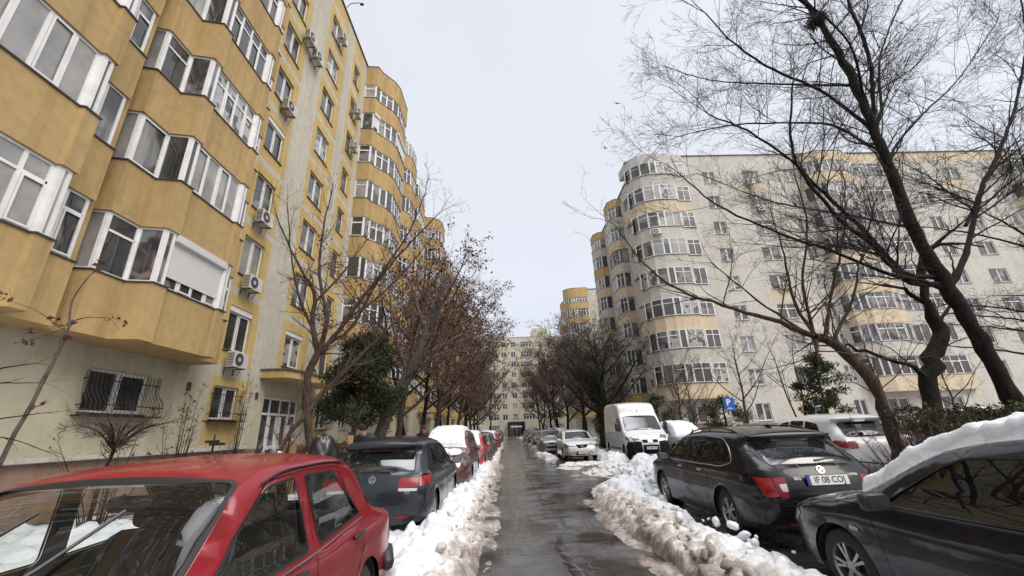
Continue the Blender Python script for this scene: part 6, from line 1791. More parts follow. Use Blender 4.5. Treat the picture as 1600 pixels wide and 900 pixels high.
# big bare tree at the right
BIG = [[(10.0, 8.05, -.1, .40), (9.9, 8.0, .4, .36), (9.8, 8, 1.56, .33), (9.64, 8, 2.94, .31), (9.43, 8, 4.05, .31), (9.22, 7.95, 5.09, .28), (9.13, 7.9, 6.36, .25), (9.05, 7.8, 7.89, .225), (8.88, 7.7, 9.8, .19), (8.6, 7.6, 11.0, .16), (8.25, 7.5, 11.9, .13), (7.75, 7.45, 12.8, .10), (7.2, 7.4, 14.2, .06)],
 [(9.42, 8, 3.98, .15), (10.31, 8.1, 4.89, .13), (11.58, 8.3, 6.54, .11), (12.81, 8.5, 7.77, .1), (14.38, 8.7, 9.58, .08), (15.94, 8.8, 12.07, .06), (17.2, 8.9, 15.02, .04)],
 [(9.11, 7.8, 8.27, .11), (9.36, 7.6, 9.67, .10), (9.4, 7.5, 10.85, .09), (9.31, 7.4, 11.88, .08), (9.39, 7.3, 13.6, .05)],
 [(9.3, 8, 4.3, .13), (8.6, 8, 4.45, .12), (7.79, 7.7, 5.32, .10), (6.94, 7.4, 6.03, .08), (6.17, 7.1, 6.72, .06), (5.3, 6.9, 7.33, .045), (4.4, 6.7, 7.6, .03)],
 [(9.3, 8, 4.15, .14), (8.66, 8, 4.22, .13), (7.77, 7.6, 4.89, .1), (6.77, 7.2, 5.53, .08), (6.1, 6.9, 6.73, .06), (6.4, 6.7, 8.4, .04)],
 [(9.1, 7.8, 8.0, .11), (8.68, 7.8, 8.5, .1), (7.76, 7.5, 9.0, .07), (6.55, 7.2, 9.31, .06), (5.66, 7.0, 9.9, .045), (4.97, 6.8, 10.7, .03)],
 [(9.1, 7.8, 7.3, .08), (8.73, 7.8, 7.62, .07), (8.16, 7.9, 8.29, .06), (7.16, 8.0, 8.47, .05), (5.95, 8.1, 8.54, .04), (4.81, 8.2, 8.4, .03)],
 [(9.4, 8, 4.0, .12), (9.0, 8, 4.2, .11), (7.98, 7.8, 4.39, .08), (6.98, 7.6, 4.77, .07), (5.74, 7.4, 5.15, .055), (4.43, 7.2, 5.75, .04), (3.68, 7, 6.41, .02)],
 [(10.7, 8.2, 5.6, .08), (12.53, 8.6, 7.27, .06), (14.93, 9, 8.73, .04)],
 [(9.1, 7.8, 8.2, .09), (9.41, 7.8, 8.6, .07), (10.49, 8.2, 10.76, .06), (12.3, 8.6, 13.24, .05), (14.28, 9, 15.55, .03)],
 [(9.1, 7.8, 7.0, .08), (9.4, 7.9, 7.5, .07), (11.02, 8.3, 8.87, .06), (13.33, 8.8, 10.64, .04), (16.18, 9.2, 13.4, .03)],
 [(9.2, 7.9, 5.4, .07), (9.3, 9.4, 6.6, .06), (8.6, 11.2, 8.2, .045), (7.4, 12.8, 10.4, .03)],
 [(8.95, 7.7, 9.3, .08), (8.4, 8.9, 10.6, .06), (7.2, 10.4, 12.4, .04), (6.2, 11.4, 14.2, .025)],
 [(9.05, 7.8, 7.6, .07), (10.2, 9.6, 9.2, .05), (11.6, 11.2, 11.6, .03)],
 [(9.0, 7.7, 8.9, .07), (8.2, 6.9, 10.0, .05), (6.6, 6.6, 11.6, .035), (5.4, 6.7, 12.8, .02)]]
bt = tree('bare_tree', 'big black bare tree leaning left across the sky, at the right edge', (10.0, 8.0, 0), BIG, 101, M['bark_dark'], M['twig_dark'], dict(kids=(7, 4, 3), jit=.10, lv=4, trop=.05, ref=(1.5, .9, .5), ang=(25, 55)), spawn=2.7, first_len=2.1, tw_from=.45, wobv=.02, rs=.44)
r_ = np.random.RandomState(5); nest = []
for i in range(240):
    c = r_.randn(3) * .09; d = r_.randn(3); d /= np.linalg.norm(d); nest.append(np.array([[*(c - d * .16), .007], [*c, .007], [*(c + d * .16 + r_.randn(3) * .03), .005]]))
nb = empty('bird_nest', (8.42, 7.55, 11.35)); tag(nb, 'dark twig nest in the upper fork of the big bare tree', 'bird nest'); build_chains('twigs', nest, lambda c: 4, M['twig_dark'], nb)
R2 = [[(9.45, 9.6, -.1, .30), (9.53, 9.6, .82, .26), (9.75, 9.6, 1.64, .25), (9.98, 9.6, 2.4, .24), (10.43, 9.62, 3.0, .25), (10.73, 9.6, 3.5, .22), (10.62, 9.58, 4.06, .15), (10.66, 9.6, 4.6, .12), (10.95, 9.6, 5.3, .11), (11.3, 9.6, 5.7, .09)],
      [(10.0, 9.6, 2.4, .09), (9.16, 9.4, 2.75, .06), (8.15, 9.2, 3.03, .045), (7.41, 9.0, 3.09, .02)], [(10.7, 9.6, 4.1, .08), (10.3, 9.6, 4.5, .07), (10.25, 9.6, 4.62, .06)], [(10.7, 9.6, 3.6, .07), (11.8, 10, 4.4, .05), (12.8, 10.4, 5.6, .03)]]
tree('bare_tree', 'gnarled black trunk with a knee and a broken top, left of the big leaning tree', (9.45, 9.6, 0), R2, 102, M['bark_dark'], M['twig_dark'], dict(lv=3), spawn=.7, first_len=1.2, tw_from=.4, wobv=.05, rs=.72)
R3 = [[(7.0, 8.05, -.1, .21), (7.17, 8, .65, .18), (7.24, 8, 1.2, .17), (7.21, 8, 1.89, .165), (7.04, 8, 2.52, .16), (6.71, 8, 2.91, .15), (6.25, 8, 3.13, .13)],
      [(6.25, 8, 3.13, .09), (5.37, 7.9, 3.50, .07), (4.45, 7.8, 3.78, .055), (3.56, 7.7, 4.12, .04), (2.95, 7.6, 4.6, .03), (2.37, 7.5, 5.54, .015)],
      [(6.32, 8, 3.13, .06), (6.14, 8.1, 3.91, .05), (6.29, 8.2, 4.99, .03), (6.36, 8.3, 6.18, .02)], [(6.28, 8, 3.13, .06), (6.31, 7.9, 4.27, .04), (6.7, 7.8, 5.56, .03), (6.67, 7.7, 6.81, .02)],
      [(6.49, 8, 3.03, .05), (7.05, 8.1, 4.17, .045), (7.85, 8.2, 5.58, .03), (8.39, 8.3, 7.0, .02)], [(6.6, 8, 2.98, .05), (7.28, 8.0, 3.84, .04), (7.82, 8.0, 4.85, .02)], [(6.3, 8, 3.06, .06), (6.05, 7.8, 2.63, .04), (6.0, 7.7, 2.98, .02)],
      [(6.2, 8, 3.15, .05), (5.7, 8.6, 4.1, .035), (5.2, 9.2, 5.3, .02)]]
tree('bare_tree', 'brown tree bowing left behind the snow covered hatchback, with upright shoots from its head', (7.0, 8.0, 0), R3, 103, M['bark_brown'], M['twig_brown'], dict(lv=3, kids=(4, 3), trop=.12), spawn=2.4, first_len=1.5, tw_from=.85, wobv=.03, rs=.62)
# tree beyond the right edge with branches reaching in
RE = [[(19.4, 12.5, -.1, .12), (19.5, 12.5, 2, .11), (19.2, 12.5, 4, .09), (19.5, 12.6, 6, .06), (20.0, 12.7, 8, .03)]]
rr_ = np.random.RandomState(9)
for i in range(14):
    z = 3 + i * .5; a = rr_.uniform(0, 2 * PI) if i % 2 else PI + rr_.uniform(-.7, .7); L = rr_.uniform(2.5, 4.2)
    L *= 1.25; RE.append([(19.3, 12.5, z * .8, .045), (19.3 + math.cos(a) * L * .5, 12.5 + math.sin(a) * L * .5, z * .8 + .5 * L * .5, .03), (19.3 + math.cos(a) * L, 12.5 + math.sin(a) * L, z * .8 + L * .4, .015)])
tree('bare_tree', 'slender bare tree whose branches reach in over the facade at the far right edge', (19.4, 12.5, 0), RE, 104, M['bark_dark'], M['twig_dark'], dict(lv=4, kids=(6, 4, 3)), spawn=1.5, first_len=1.6, tw_from=.4)

def rand_tree(kind, label, x, y, h, seed, barkm, twigm, n=9, lean=(0, 0), r0=.12, fork=.28, spread=.42, S=None, spawn=1.7, first=1.3, leaves=None, group=None, multi=1, up=.8, cat='tree', wobv=.03):
    r = np.random.RandomState(seed); L = []
    for mth in range(multi):
        bx, by = (r.randn() * .12, r.randn() * .12) if multi > 1 else (0, 0); lx, ly = lean[0] + (r.randn() * .12 if multi > 1 else 0), lean[1] + (r.randn() * .1 if multi > 1 else 0)
        tr = [(x + bx + lx * h * t ** 1.1 + r.randn() * .05 * (t > 0), y + by + ly * h * t + r.randn() * .05 * (t > 0), -.1 + (h * .8) * t, r0 * (1 - .8 * t) / math.sqrt(multi)) for t in np.linspace(0, 1, 7)]
        L.append(tr); T = np.array(tr)
        for k in range(max(2, n // multi)):
            t = fork + (1 - fork) * (k + r.rand()) / max(2, n // multi) * .95; i = t * 6; a0 = T[int(i)] * (1 - i % 1) + T[min(int(i) + 1, 6)] * (i % 1)
            a = k * 2.4 + r.rand(); ln = h * spread * (1.1 - .6 * t) * r.uniform(.8, 1.2); rr = a0[3] * .62; c, s = math.cos(a), math.sin(a)
            L.append([(a0[0], a0[1], a0[2], rr), (a0[0] + c * ln * .35, a0[1] + s * ln * .35, a0[2] + ln * .35 * up, rr * .75), (a0[0] + c * ln * .65, a0[1] + s * ln * .65, a0[2] + ln * .8 * up, rr * .5), (a0[0] + c * ln * .95, a0[1] + s * ln * .95, a0[2] + ln * 1.25 * up, rr * .25)])
    return tree(kind, label, (x, y, 0), L, seed + 1, barkm, twigm, S, spawn=spawn, first_len=first, tw_from=.5, group=group, leaves=leaves, step=.4, wobv=wobv, cat=cat)

# left foreground tree with the whitewashed foot
T1 = [[(-4.85, 11, -.1, .15), (-4.91, 11, .6, .13), (-5.02, 11, 1.4, .13), (-5.21, 11, 2.3, .15), (-5.27, 11, 3.09, .135), (-5.22, 11, 3.5, .14), (-5.05, 11, 3.86, .13)],
      [(-5.75, 10.4, -.1, .09), (-5.65, 10.5, .8, .07), (-5.53, 10.6, 1.3, .07), (-5.39, 10.75, 1.8, .075), (-5.15, 10.95, 2.19, .10), (-4.95, 11.2, 2.69, .09), (-4.65, 11.5, 3.13, .08), (-4.24, 11.7, 3.69, .07), (-3.65, 12, 4.49, .045), (-3.0, 12.3, 5.4, .02)],
      [(-5.1, 11, 3.75, .11), (-5.36, 11, 4.68, .09), (-5.39, 11, 5.44, .07), (-5.89, 11, 6.25, .05), (-6.45, 10.9, 7.25, .035), (-6.81, 10.8, 8.08, .02)], [(-5.05, 11, 3.8, .10), (-4.97, 11, 4.67, .08), (-5.31, 11, 6.03, .06), (-5.39, 11, 7.48, .04), (-5.27, 11, 9.06, .02)],
      [(-5.0, 11, 3.75, .11), (-4.59, 11, 4.38, .09), (-4.2, 11, 5.01, .075), (-3.5, 11.1, 6.2, .055), (-2.83, 11.2, 7.5, .035), (-2.4, 11.3, 8.93, .02)], [(-4.9, 11, 3.95, .08), (-4.32, 11.2, 4.51, .06), (-3.76, 11.4, 5.92, .05), (-2.91, 11.6, 7.26, .035), (-1.96, 11.8, 8.5, .02)],
      [(-5.25, 11, 4.31, .06), (-5.66, 10.8, 5.19, .05), (-6.06, 10.7, 6.53, .03), (-6.34, 10.6, 8.16, .02)], [(-4.4, 11, 4.7, .05), (-3.9, 11.8, 5.5, .04), (-3.1, 12.5, 6.9, .03), (-2.3, 13.0, 8.4, .02)], [(-5.35, 11, 5.2, .05), (-5.0, 11.8, 6.4, .04), (-4.6, 12.4, 7.8, .02)]]
t1 = tree('bare_tree', 'bare forked tree with whitewashed foot in front of the entrance on the left', (-4.9, 11, 0), T1, 111, M['bark_brown'], M['twig_brown'], dict(kids=(6, 4, 3), trop=.10, lv=4), spawn=3.2, first_len=1.25, tw_from=.95, wobv=.02, rs=.7)
mb = MB(); mb.tube([(.05, 0, .1), (-.01, 0, .6), (-.04, 0, 1.05), (-.085, 0, 1.25)], [.111, .101, .100, .102], 12, cap=False); mb.build('whitewash_band', M['limewash'], t1, smooth=True)
mb = MB(); mb.tube([(-.84, -.6, .1), (-.75, -.5, .8), (-.63, -.4, 1.3)], [.073, .060, .058], 10, cap=False); mb.build('whitewash_band', M['limewash'], t1, smooth=True)

GA = 'bare trees along the left side of the street'
LB = dict(n=1800, size=.055, mat=M['leaf_brown'], spread=.10)
tree('bare_tree', 'thick trunk leaning over the street from behind the evergreen on the left', (-5.0, 15, 0), [[(-5.2, 15, -.1, .24), (-4.6, 15, 1.2, .21), (-4.3, 15, 2.1, .20), (-3.85, 15, 3.1, .19), (-3.3, 15, 4.2, .16), (-2.95, 15, 5.2, .13), (-2.6, 15.1, 6.4, .09), (-2.2, 15.2, 7.6, .05)],
      [(-3.3, 15, 4.2, .09), (-2.4, 15.2, 4.7, .07), (-1.6, 15.5, 5.2, .05), (-1.0, 15.8, 5.4, .03)], [(-3.6, 15, 3.7, .08), (-4.2, 15.2, 5.2, .06), (-4.6, 15.4, 7.2, .03)], [(-3.0, 15, 5.0, .08), (-2.2, 14.6, 6.4, .06), (-1.6, 14.3, 7.4, .03)], [(-2.95, 15, 5.2, .07), (-3.5, 15.5, 6.6, .05), (-3.6, 16, 8.4, .03)], [(-3.8, 15, 3.3, .06), (-2.9, 14.6, 4.0, .05), (-2.0, 14.3, 4.3, .03)]],
     112, M['bark_grey'], M['twig_red'], dict(kids=(6, 4, 3), trop=.0, lv=4), spawn=2.6, first_len=1.3, tw_from=.5, group=None, leaves=dict(LB, n=1500))
specs = [(-4.75, 17.8, 8.5, (.10, 0), 1, .15, 'forked dark trunk just behind the leaning thick trunk'), (-4.3, 20.3, 8.8, (.09, 0), 2, .17, 'twin stemmed bare tree above the snowy people carrier'),
         (-4.1, 23.5, 9.2, (.10, 0), 1, .15, 'leaf hung tree rising behind the first bright red car'), (-4.0, 27, 9.2, (.11, 0), 2, .15, 'two stemmed tree before the yellow balconies'),
         (-3.9, 31.5, 9.6, (.09, 0), 1, .16, 'bare tree with a long low limb over the left parked cars'), (-3.8, 37, 9.5, (.06, 0), 1, .17, 'dense crowned tree midway down the left side'),
         (-3.9, 43, 9.3, (.06, 0), 1, .17, 'dark crowned tree of the far left row'), (-4.0, 50, 9.5, (.03, 0), 1, .17, 'bushy dark tree near the end of the left row'), (-4.1, 58, 9.8, (0, 0), 1, .17, 'last dense tree of the left row')]
for i, (x, y, h, ln, mu, r0, lab) in enumerate(specs):
    far = y > 35
    rand_tree('bare_tree', lab, x, y, h * (1.24 if y < 40 else 1.15), 200 + i * 7, M['bark_dark'] if i % 2 else M['bark_brown'], M['twig_red'] if i < 6 else M['twig_brown'], n=12, lean=ln, r0=r0, fork=.25, spread=.40, multi=mu,
              S=dict(kids=(7, 4, 3), lv=4 if not far else 3, rmin=.0038 if not far else .009, trop=-.01, jit=.17), spawn=2.5 if not far else 4.5, first=1.4, leaves=dict(LB, n=3600 if i in (1, 2, 3, 4) else 1500, size=.075 if y < 30 else .085), up=.85)
GF = 'bare trees at the far end of the street'
rand_tree('bare_tree', 'slim bare tree standing free in front of the cream end block, left of its porch', -2.8, 72, 13, 280, M['bark_dark'], M['twig_dark'], n=8, r0=.16, S=dict(lv=3, rmin=.012), spawn=1.0, first=1.6)
rand_tree('bare_tree', 'bare tree between the far left row and the cream end block', -6.5, 84, 12, 281, M['bark_dark'], M['twig_dark'], n=8, r0=.16, S=dict(lv=3, rmin=.014), spawn=1.0, first=1.6)
# right of the street: brown crowned trees
specs = [(6.9, 38, 9.5, -.02, 'brown bushy tree next behind the ivy covered trunk'), (6.4, 44, 9.5, -.06, 'brown crowned tree over the far right parked cars'), (6.0, 50, 9.8, -.07, 'reddish brown tree in the middle of the far right row'),
         (5.9, 57, 10, -.06, 'brown tree bending toward the street near the end of the right row'), (5.7, 65, 10, -.06, 'second last brown tree of the right row'), (5.6, 74, 10.5, -.04, 'last brown tree on the right before the end block'), (10.5, 47, 10.5, 0, 'dark tree behind the right row close to the grey block corner'), (11.5, 63, 12, 0, 'tall tree in front of the far yellow bays')]
for i, (x, y, h, ln, lab) in enumerate(specs):
    rand_tree('bare_tree', lab, x, y, h * 1.28, 300 + i * 5, M['bark_dark'], M['twig_brown'] if i % 3 else M['twig_red'], n=12, lean=(ln, 0), r0=.17, fork=.22, spread=.42, S=dict(kids=(7, 5), lv=3, rmin=.008, jit=.17, trop=0), spawn=4.4, first=1.5, leaves=dict(LB, n=500, size=.08), multi=2 if i in (2, 4) else 1, up=.8)
# ivy covered tree behind the van
iv = rand_tree('ivy_tree', 'dark tree wrapped in ivy left of the white van', 7.4, 33.0, 10.2, 340, M['bark_dark'], M['twig_dark'], n=18, r0=.26, fork=.25, spread=.46, S=dict(kids=(7, 4, 3), lv=4, rmin=.0075, jit=.2, trop=-.03), spawn=2.6, first=1.8, up=.68)
def ivy(parent, path, rad, n, size, seed, mat, name='ivy'):
    r = np.random.RandomState(seed); P = np.array(path, float); t = r.rand(n) * (len(P) - 1); i = t.astype(int); f = (t - i)[:, None]
    c = P[i] * (1 - f) + P[np.minimum(i + 1, len(P) - 1)] * f; d = r.randn(n, 3); d[:, 2] *= .4; d /= np.linalg.norm(d, axis=1, keepdims=True)
    nn = 1 + .5 * np.sin(c[:, 2:3] * 3 + d[:, :1] * 4)
    leaf_cards(c + d * rad * nn * r.uniform(.5, 1, (n, 1)), n * 2, size, r, mat, parent, name, .06)
ivy(iv, [(0, 0, 0), (0, 0, 2), (-.05, 0, 4), (0, 0, 5.8)], .55, 5000, .07, 3, M['leaf_ever'])
ivy(iv, [(0, 0, 3.5), (-.9, 0, 5), (-1.4, 0, 6)], .35, 1400, .07, 4, M['leaf_ever'])
# small bare trees before the grey facade
for i, (x, y, h, sd, lab, kw) in enumerate([(15.6, 27.5, 8.2, 350, 'small bare tree in front of the grey block, right of the parking sign', {}), (22.2, 24.5, 8.0, 352, 'thin straight bare tree before the peach bays of the grey block', dict(r0=.09)),
        (27.5, 25.5, 6.5, 354, 'thin bare sapling against the grey facade between the two black trunks', dict(r0=.08)), (17.6, 25.0, 8.3, 356, 'bushy bare tree rising over the dark juniper at the grey block', dict(multi=2)), (12.5, 28.5, 5.5, 358, 'small bare tree left of the parking sign', {}), (13.0, 31.5, 8.0, 360, 'bare tree close to the grey block corner, above the white van', dict(n=12, spawn=2.2))]):
    k = dict(n=9, r0=.10, S=dict(lv=4, rmin=.005, kids=(5, 4, 2)), spawn=1.5, first=1.2); k.update(kw)
    rand_tree('bare_tree', lab, x, y, h, sd, M['bark_brown'], M['twig_brown'], **k)

def evergreen(kind, label, x, y, h, w, seed, n=9000, size=.075, loc_z=0, lean=0, mat='leaf_ever', clumps=26, group=None, zlow=.2, cat='evergreen tree', trunk=True):
    """crown of many small sprays gathered in uneven clumps around limbs"""
    r = np.random.RandomState(seed); root = empty(kind, (x, y, 0)); tag(root, label, cat, group)
    C = []; main = []
    top = np.array([lean * h, 0, h]); main.append(resample([(0, 0, -.1, .09), (lean * h * .4, 0, h * .45, .07), (lean * h * .9, 0, h * .93, .02)], .3, r, .03))
    for k in range(clumps):
        t = zlow + (1 - zlow) * (k + r.rand()) / clumps; a = r.uniform(0, 2 * PI); prof = math.sin(min(1, (1 - t) * 1.25 + .12) * PI / 2) * (.55 + .45 * math.sin(min(t / .45, 1) * PI / 2))
        rr = w * prof * r.uniform(.45, 1.12); base = np.array([lean * h * t * .9, 0, h * t * .85]); tip = base + np.array([math.cos(a) * rr, math.sin(a) * rr, r.uniform(-.05, .5) * rr * .6 + h * .04])
        main.append(resample([(*base, .03), (*((base + tip) / 2 + r.randn(3) * .05), .02), (*tip, .006)], .25, r, .02))
        C.append((base * .35 + tip * .65, tip, w * r.uniform(.16, .34)))
    if trunk: build_chains('trunk', main, lambda c: 6, M['bark_brown'], root)
    P = []
    for a, b, s in C:
        m = int(n / clumps * r.uniform(.6, 1.3)); t = r.rand(m, 1); g = r.randn(m, 3); g /= np.linalg.norm(g, axis=1, keepdims=True)
        P.append(a + (b - a) * t + g * s * r.rand(m, 1) ** .45 * np.array([1, 1, .75]))
    P = np.vstack(P); m = len(P)
    # short drooping sprays
    d = r.randn(m, 3) * .7 + np.array([0, 0, .5]); d /= np.linalg.norm(d, axis=1, keepdims=True); b = np.cross(d, r.randn(m, 3)); b /= np.linalg.norm(b, axis=1, keepdims=True)
    s = size * r.uniform(.5, 1.4, (m, 1)); V = np.stack([P - b * s * .18, P + d * s * .6 - b * s * .3, P + d * s * 1.5, P + d * s * .6 + b * s * .3], 1).reshape(-1, 3)
    link('crown', fastmesh('crown', V, np.arange(m * 4).reshape(-1, 4), 4), M[mat], root)
    return root
evergreen('juniper', 'dark evergreen juniper between the forked tree and the leaning trunk on the left', -5.0, 13.5, 5.2, 1.6, 401, n=24000, size=.07, clumps=52, zlow=.40, lean=.10)
evergreen('juniper', 'dark juniper before the grey block, right of the parking sign', 18.3, 24.0, 5.6, 1.7, 402, n=9000, size=.10, clumps=34, zlow=.15)
evergreen('juniper', 'low dark evergreen directly behind the parking sign', 13.4, 26.0, 3.2, 1.7, 403, n=5000, size=.10, clumps=26, zlow=.1, mat='leaf_olive')
evergreen('juniper', 'sparse evergreen between the white van and the silver snowy car', 9.8, 27.5, 3.8, 1.2, 404, n=3500, size=.10, clumps=22, zlow=.1, mat='leaf_olive')

def hedge(label, x0, x1, y0, y1, h, n, seed, mat, twigs=400, size=.05, zl=.05, lz=None, bare=False):
    r = np.random.RandomState(seed); root = empty('hedge', ((x0 + x1) / 2, (y0 + y1) / 2, 0)); tag(root, label, 'hedge'); W_, D_ = x1 - x0, y1 - y0
    ch = []
    for i in range(twigs):
        px, py = (r.rand() - .5) * W_, (r.rand() - .5) * D_; hh = h * r.uniform(.6, 1.05); q = [np.array([px, py, 0, .008])]
        for k in range(4): q.append(np.array([q[-1][0] + r.randn() * .07, q[-1][1] + r.randn() * .07, hh * (k + 1) / 4, .007 - .0014 * k]))
        ch.append(np.array(q))
        for k in range(3):
            b = q[r.randint(1, 4)]; e = b + np.array([r.randn() * .16, r.randn() * .16, r.uniform(.05, .25), 0]); e[3] = .002; m = (b + e) / 2; m[3] = .004; b = b.copy(); b[3] = .005; ch.append(np.array([b, m, e]))
    build_chains('stems', ch, lambda c: 3, M['twig_brown'], root)
    if n:
        X = (r.rand(n) - .5) * W_; Y = (r.rand(n) - .5) * D_; top = h * (.84 + .28 * vnoise(X, Y, 1.6, seed)); lo = (lz if lz is not None else 0.1)
        Z = lo + (top - lo) * r.rand(n) ** .6
        leaf_cards(np.stack([X, Y, Z], 1), n, size, r, M[mat], root, 'foliage', .03)
    return root
hedge('evergreen topped hedge behind the snow covered hatchback at the right', 7.0, 9.2, 6.9, 7.9, 1.62, 4200, 501, 'leaf_olive', 420, .035, lz=1.2)
hedge('longer clipped hedge between the two black trunks and the right edge', 9.3, 15.5, 8.4, 9.6, 1.5, 9000, 502, 'leaf_olive', 420, .04, lz=.9)
hedge('leafless hedge under the windows left of the dark hatchback roof', -9.0, -4.0, 13.0, 14.0, 1.35, 3000, 503, 'leaf_brown', 900, .035)
hedge('leafless hedge farther along the left wall behind the people carrier', -8.5, -4.6, 17.5, 18.4, 1.4, 2500, 504, 'leaf_brown', 700, .035)
hedge('low dark hedge along the far right parking strip', 9.0, 14.0, 29.2, 30.2, 1.2, 3500, 505, 'leaf_olive', 400, .05)
hedge('low hedge before the grey block behind the silver snowy car', 15.0, 30.0, 28.5, 29.4, 1.1, 5000, 506, 'leaf_olive', 500, .05)

# sapling and shrubs before the left wall
SP = [[(-7.15, 6.2, -.1, .028), (-7.1, 6.2, 1.4, .028), (-6.96, 6.2, 2.11, .026), (-6.84, 6.2, 2.85, .024), (-6.78, 6.2, 3.35, .018), (-6.87, 6.2, 3.77, .012), (-6.72, 6.2, 4.2, .008)], [(-6.83, 6.2, 3.4, .01), (-6.62, 6.25, 3.5, .008), (-6.35, 6.3, 3.5, .004)], [(-6.78, 6.2, 3.25, .01), (-7.36, 6.2, 3.62, .006), (-7.83, 6.2, 3.8, .003)], [(-6.85, 6.2, 3.1, .01), (-6.95, 6.3, 3.35, .006), (-7.3, 6.3, 3.2, .003)]]
tree('sapling', 'thin bent sapling with a few dead leaves before the left wall', (-7.15, 6.2, 0), SP, 121, M['bark_grey'], M['twig_brown'], dict(lv=1, rmin=.003), spawn=.9, first_len=.35, tw_from=.5, leaves=dict(n=60, size=.05, mat=M['leaf_brown'], spread=.03), step=.15, wobv=.008)
tree('bare_tree', 'bare shrub stretching long thin twigs into the picture from the left edge', (-7.6, 5.4, 0), [[(-7.6, 5.4, -.1, .03), (-7.6, 5.4, 1.2, .025), (-7.5, 5.5, 2.2, .02), (-7.3, 5.6, 2.9, .008)], [(-7.6, 5.5, 1.7, .015), (-7.0, 5.8, 1.95, .010), (-6.3, 6.1, 2.07, .003)], [(-7.5, 5.5, 2.2, .015), (-6.9, 5.5, 2.55, .012), (-6.45, 5.6, 2.66, .006)], [(-7.5, 5.5, 2.1, .012), (-6.8, 5.5, 2.38, .01), (-6.2, 5.6, 2.4, .003)], [(-7.6, 5.5, 1.6, .012), (-6.9, 5.8, 1.75, .008), (-6.2, 6.0, 1.5, .003)]],
     122, M['bark_dark'], M['twig_brown'], dict(lv=2, rmin=.002, kids=(2,)), spawn=1.2, first_len=.5, tw_from=.5, cat='shrub', step=.15, wobv=.01)
def umbrella_shrub():
    r = np.random.RandomState(31); L = [[(-7.75, 8.5, -.05, .04), (-7.75, 8.5, .8, .035), (-7.68, 8.5, 1.3, .03), (-7.6, 8.5, 1.7, .025)]]
    for k in range(11):
        a = 2 * PI * k / 11; ln = r.uniform(.35, .7); L.append([(-7.65, 8.5, 1.5, .02), (-7.65 + math.cos(a) * ln * .5, 8.5 + math.sin(a) * ln * .5, 1.85, .016), (-7.65 + math.cos(a) * ln, 8.5 + math.sin(a) * ln, 1.98, .008)])
    tree('pruned_shrub', 'umbrella shaped pruned shrub under the wide grille window', (-7.75, 8.5, 0), L, 123, M['bark_dark'], M['twig_brown'], dict(lv=3, kids=(5, 3), trop=-.05, rmin=.003, ref=(.5, .3)), spawn=6, first_len=.5, tw_from=.8, cat='shrub', step=.12, wobv=.012)
umbrella_shrub()
def rose(label, x, y, n, h, seed, leaves=40, w=.3):
    r = np.random.RandomState(seed); L = []
    for k in range(n):
        a = r.uniform(0, 2 * PI); b = w * r.rand(); hh = h * r.uniform(.6, 1.05)
        L.append([(x + math.cos(a) * b * .3, y + math.sin(a) * b * .3, -.05, .012), (x + math.cos(a) * b * .7, y + math.sin(a) * b * .7, hh * .5, .009), (x + math.cos(a) * b * 1.3, y + math.sin(a) * b * 1.3, hh, .004)])
    tree('rose_bush', label, (x, y, 0), L, seed + 1, M['bark_dark'], M['twig_brown'], dict(lv=2, kids=(3,), rmin=.002, ref=(.3,), trop=.3), spawn=4, first_len=.35, tw_from=.3, leaves=dict(n=leaves, size=.035, mat=M['leaf_brown'], spread=.03), cat='shrub', step=.15, wobv=.012)
rose('thin upright rose canes with dead leaves between the two grille windows', -7.15, 9.5, 11, 2.5, 131, 160)
rose('tall bare canes in front of the narrow ochre framed window', -6.4, 10.2, 6, 2.9, 133, 40, .25)
rose('low leafless canes right under the wide grille window', -7.3, 8.2, 12, 1.75, 135, 90, .6)
rose('low tangled canes in front of the entrance door', -6.3, 12.4, 14, 1.8, 137, 90, .6)
rose('thin bare twigs poking up right of the black estate beside the snow', 6.3, 5.6, 16, 1.25, 139, 0, .5)
rose('bare twiggy shrub in the snow just behind the black estate tail lamp', 6.5, 7.0, 16, 1.35, 141, 20, .5)
# ================================================================== people, signs, small things
def skin_mesh(verts, edges, radii, mat, name, parent, sub=2, rootv=0):
    me = bpy.data.meshes.new(name); me.from_pydata(verts, edges, [])
    o = bpy.data.objects.new(name, me); COL.objects.link(o)
    sk = o.modifiers.new('s', 'SKIN'); sk.use_smooth_shade = True
    for i, v in enumerate(me.skin_vertices[0].data):
        rr = radii[i]; v.radius = rr if isinstance(rr, tuple) else (rr, rr); v.use_root = (i == rootv)
    ss = o.modifiers.new('b', 'SUBSURF'); ss.levels = sub; ss.render_levels = sub
    dg = bpy.context.evaluated_depsgraph_get(); m2 = bpy.data.meshes.new_from_object(o.evaluated_get(dg))
    bpy.data.objects.remove(o); m2.materials.clear()
    for p in m2.polygons: p.use_smooth = True
    return link(name, m2, mat, parent)
M['skin'] = pmat('skin', (.42, .24, .17), .55)
M['jacket'] = pmat('black_jacket', (.012, .013, .017), .75)
M['trousers'] = pmat('dark_trousers', (.02, .02, .024), .85)
M['cap_black'] = pmat('knit_cap_black', (.010, .010, .011), .95)
M['cap_red'] = pmat('knit_cap_dark_red', (.09, .015, .018), .95)
M['shoe'] = pmat('shoe', (.02, .018, .016), .6)
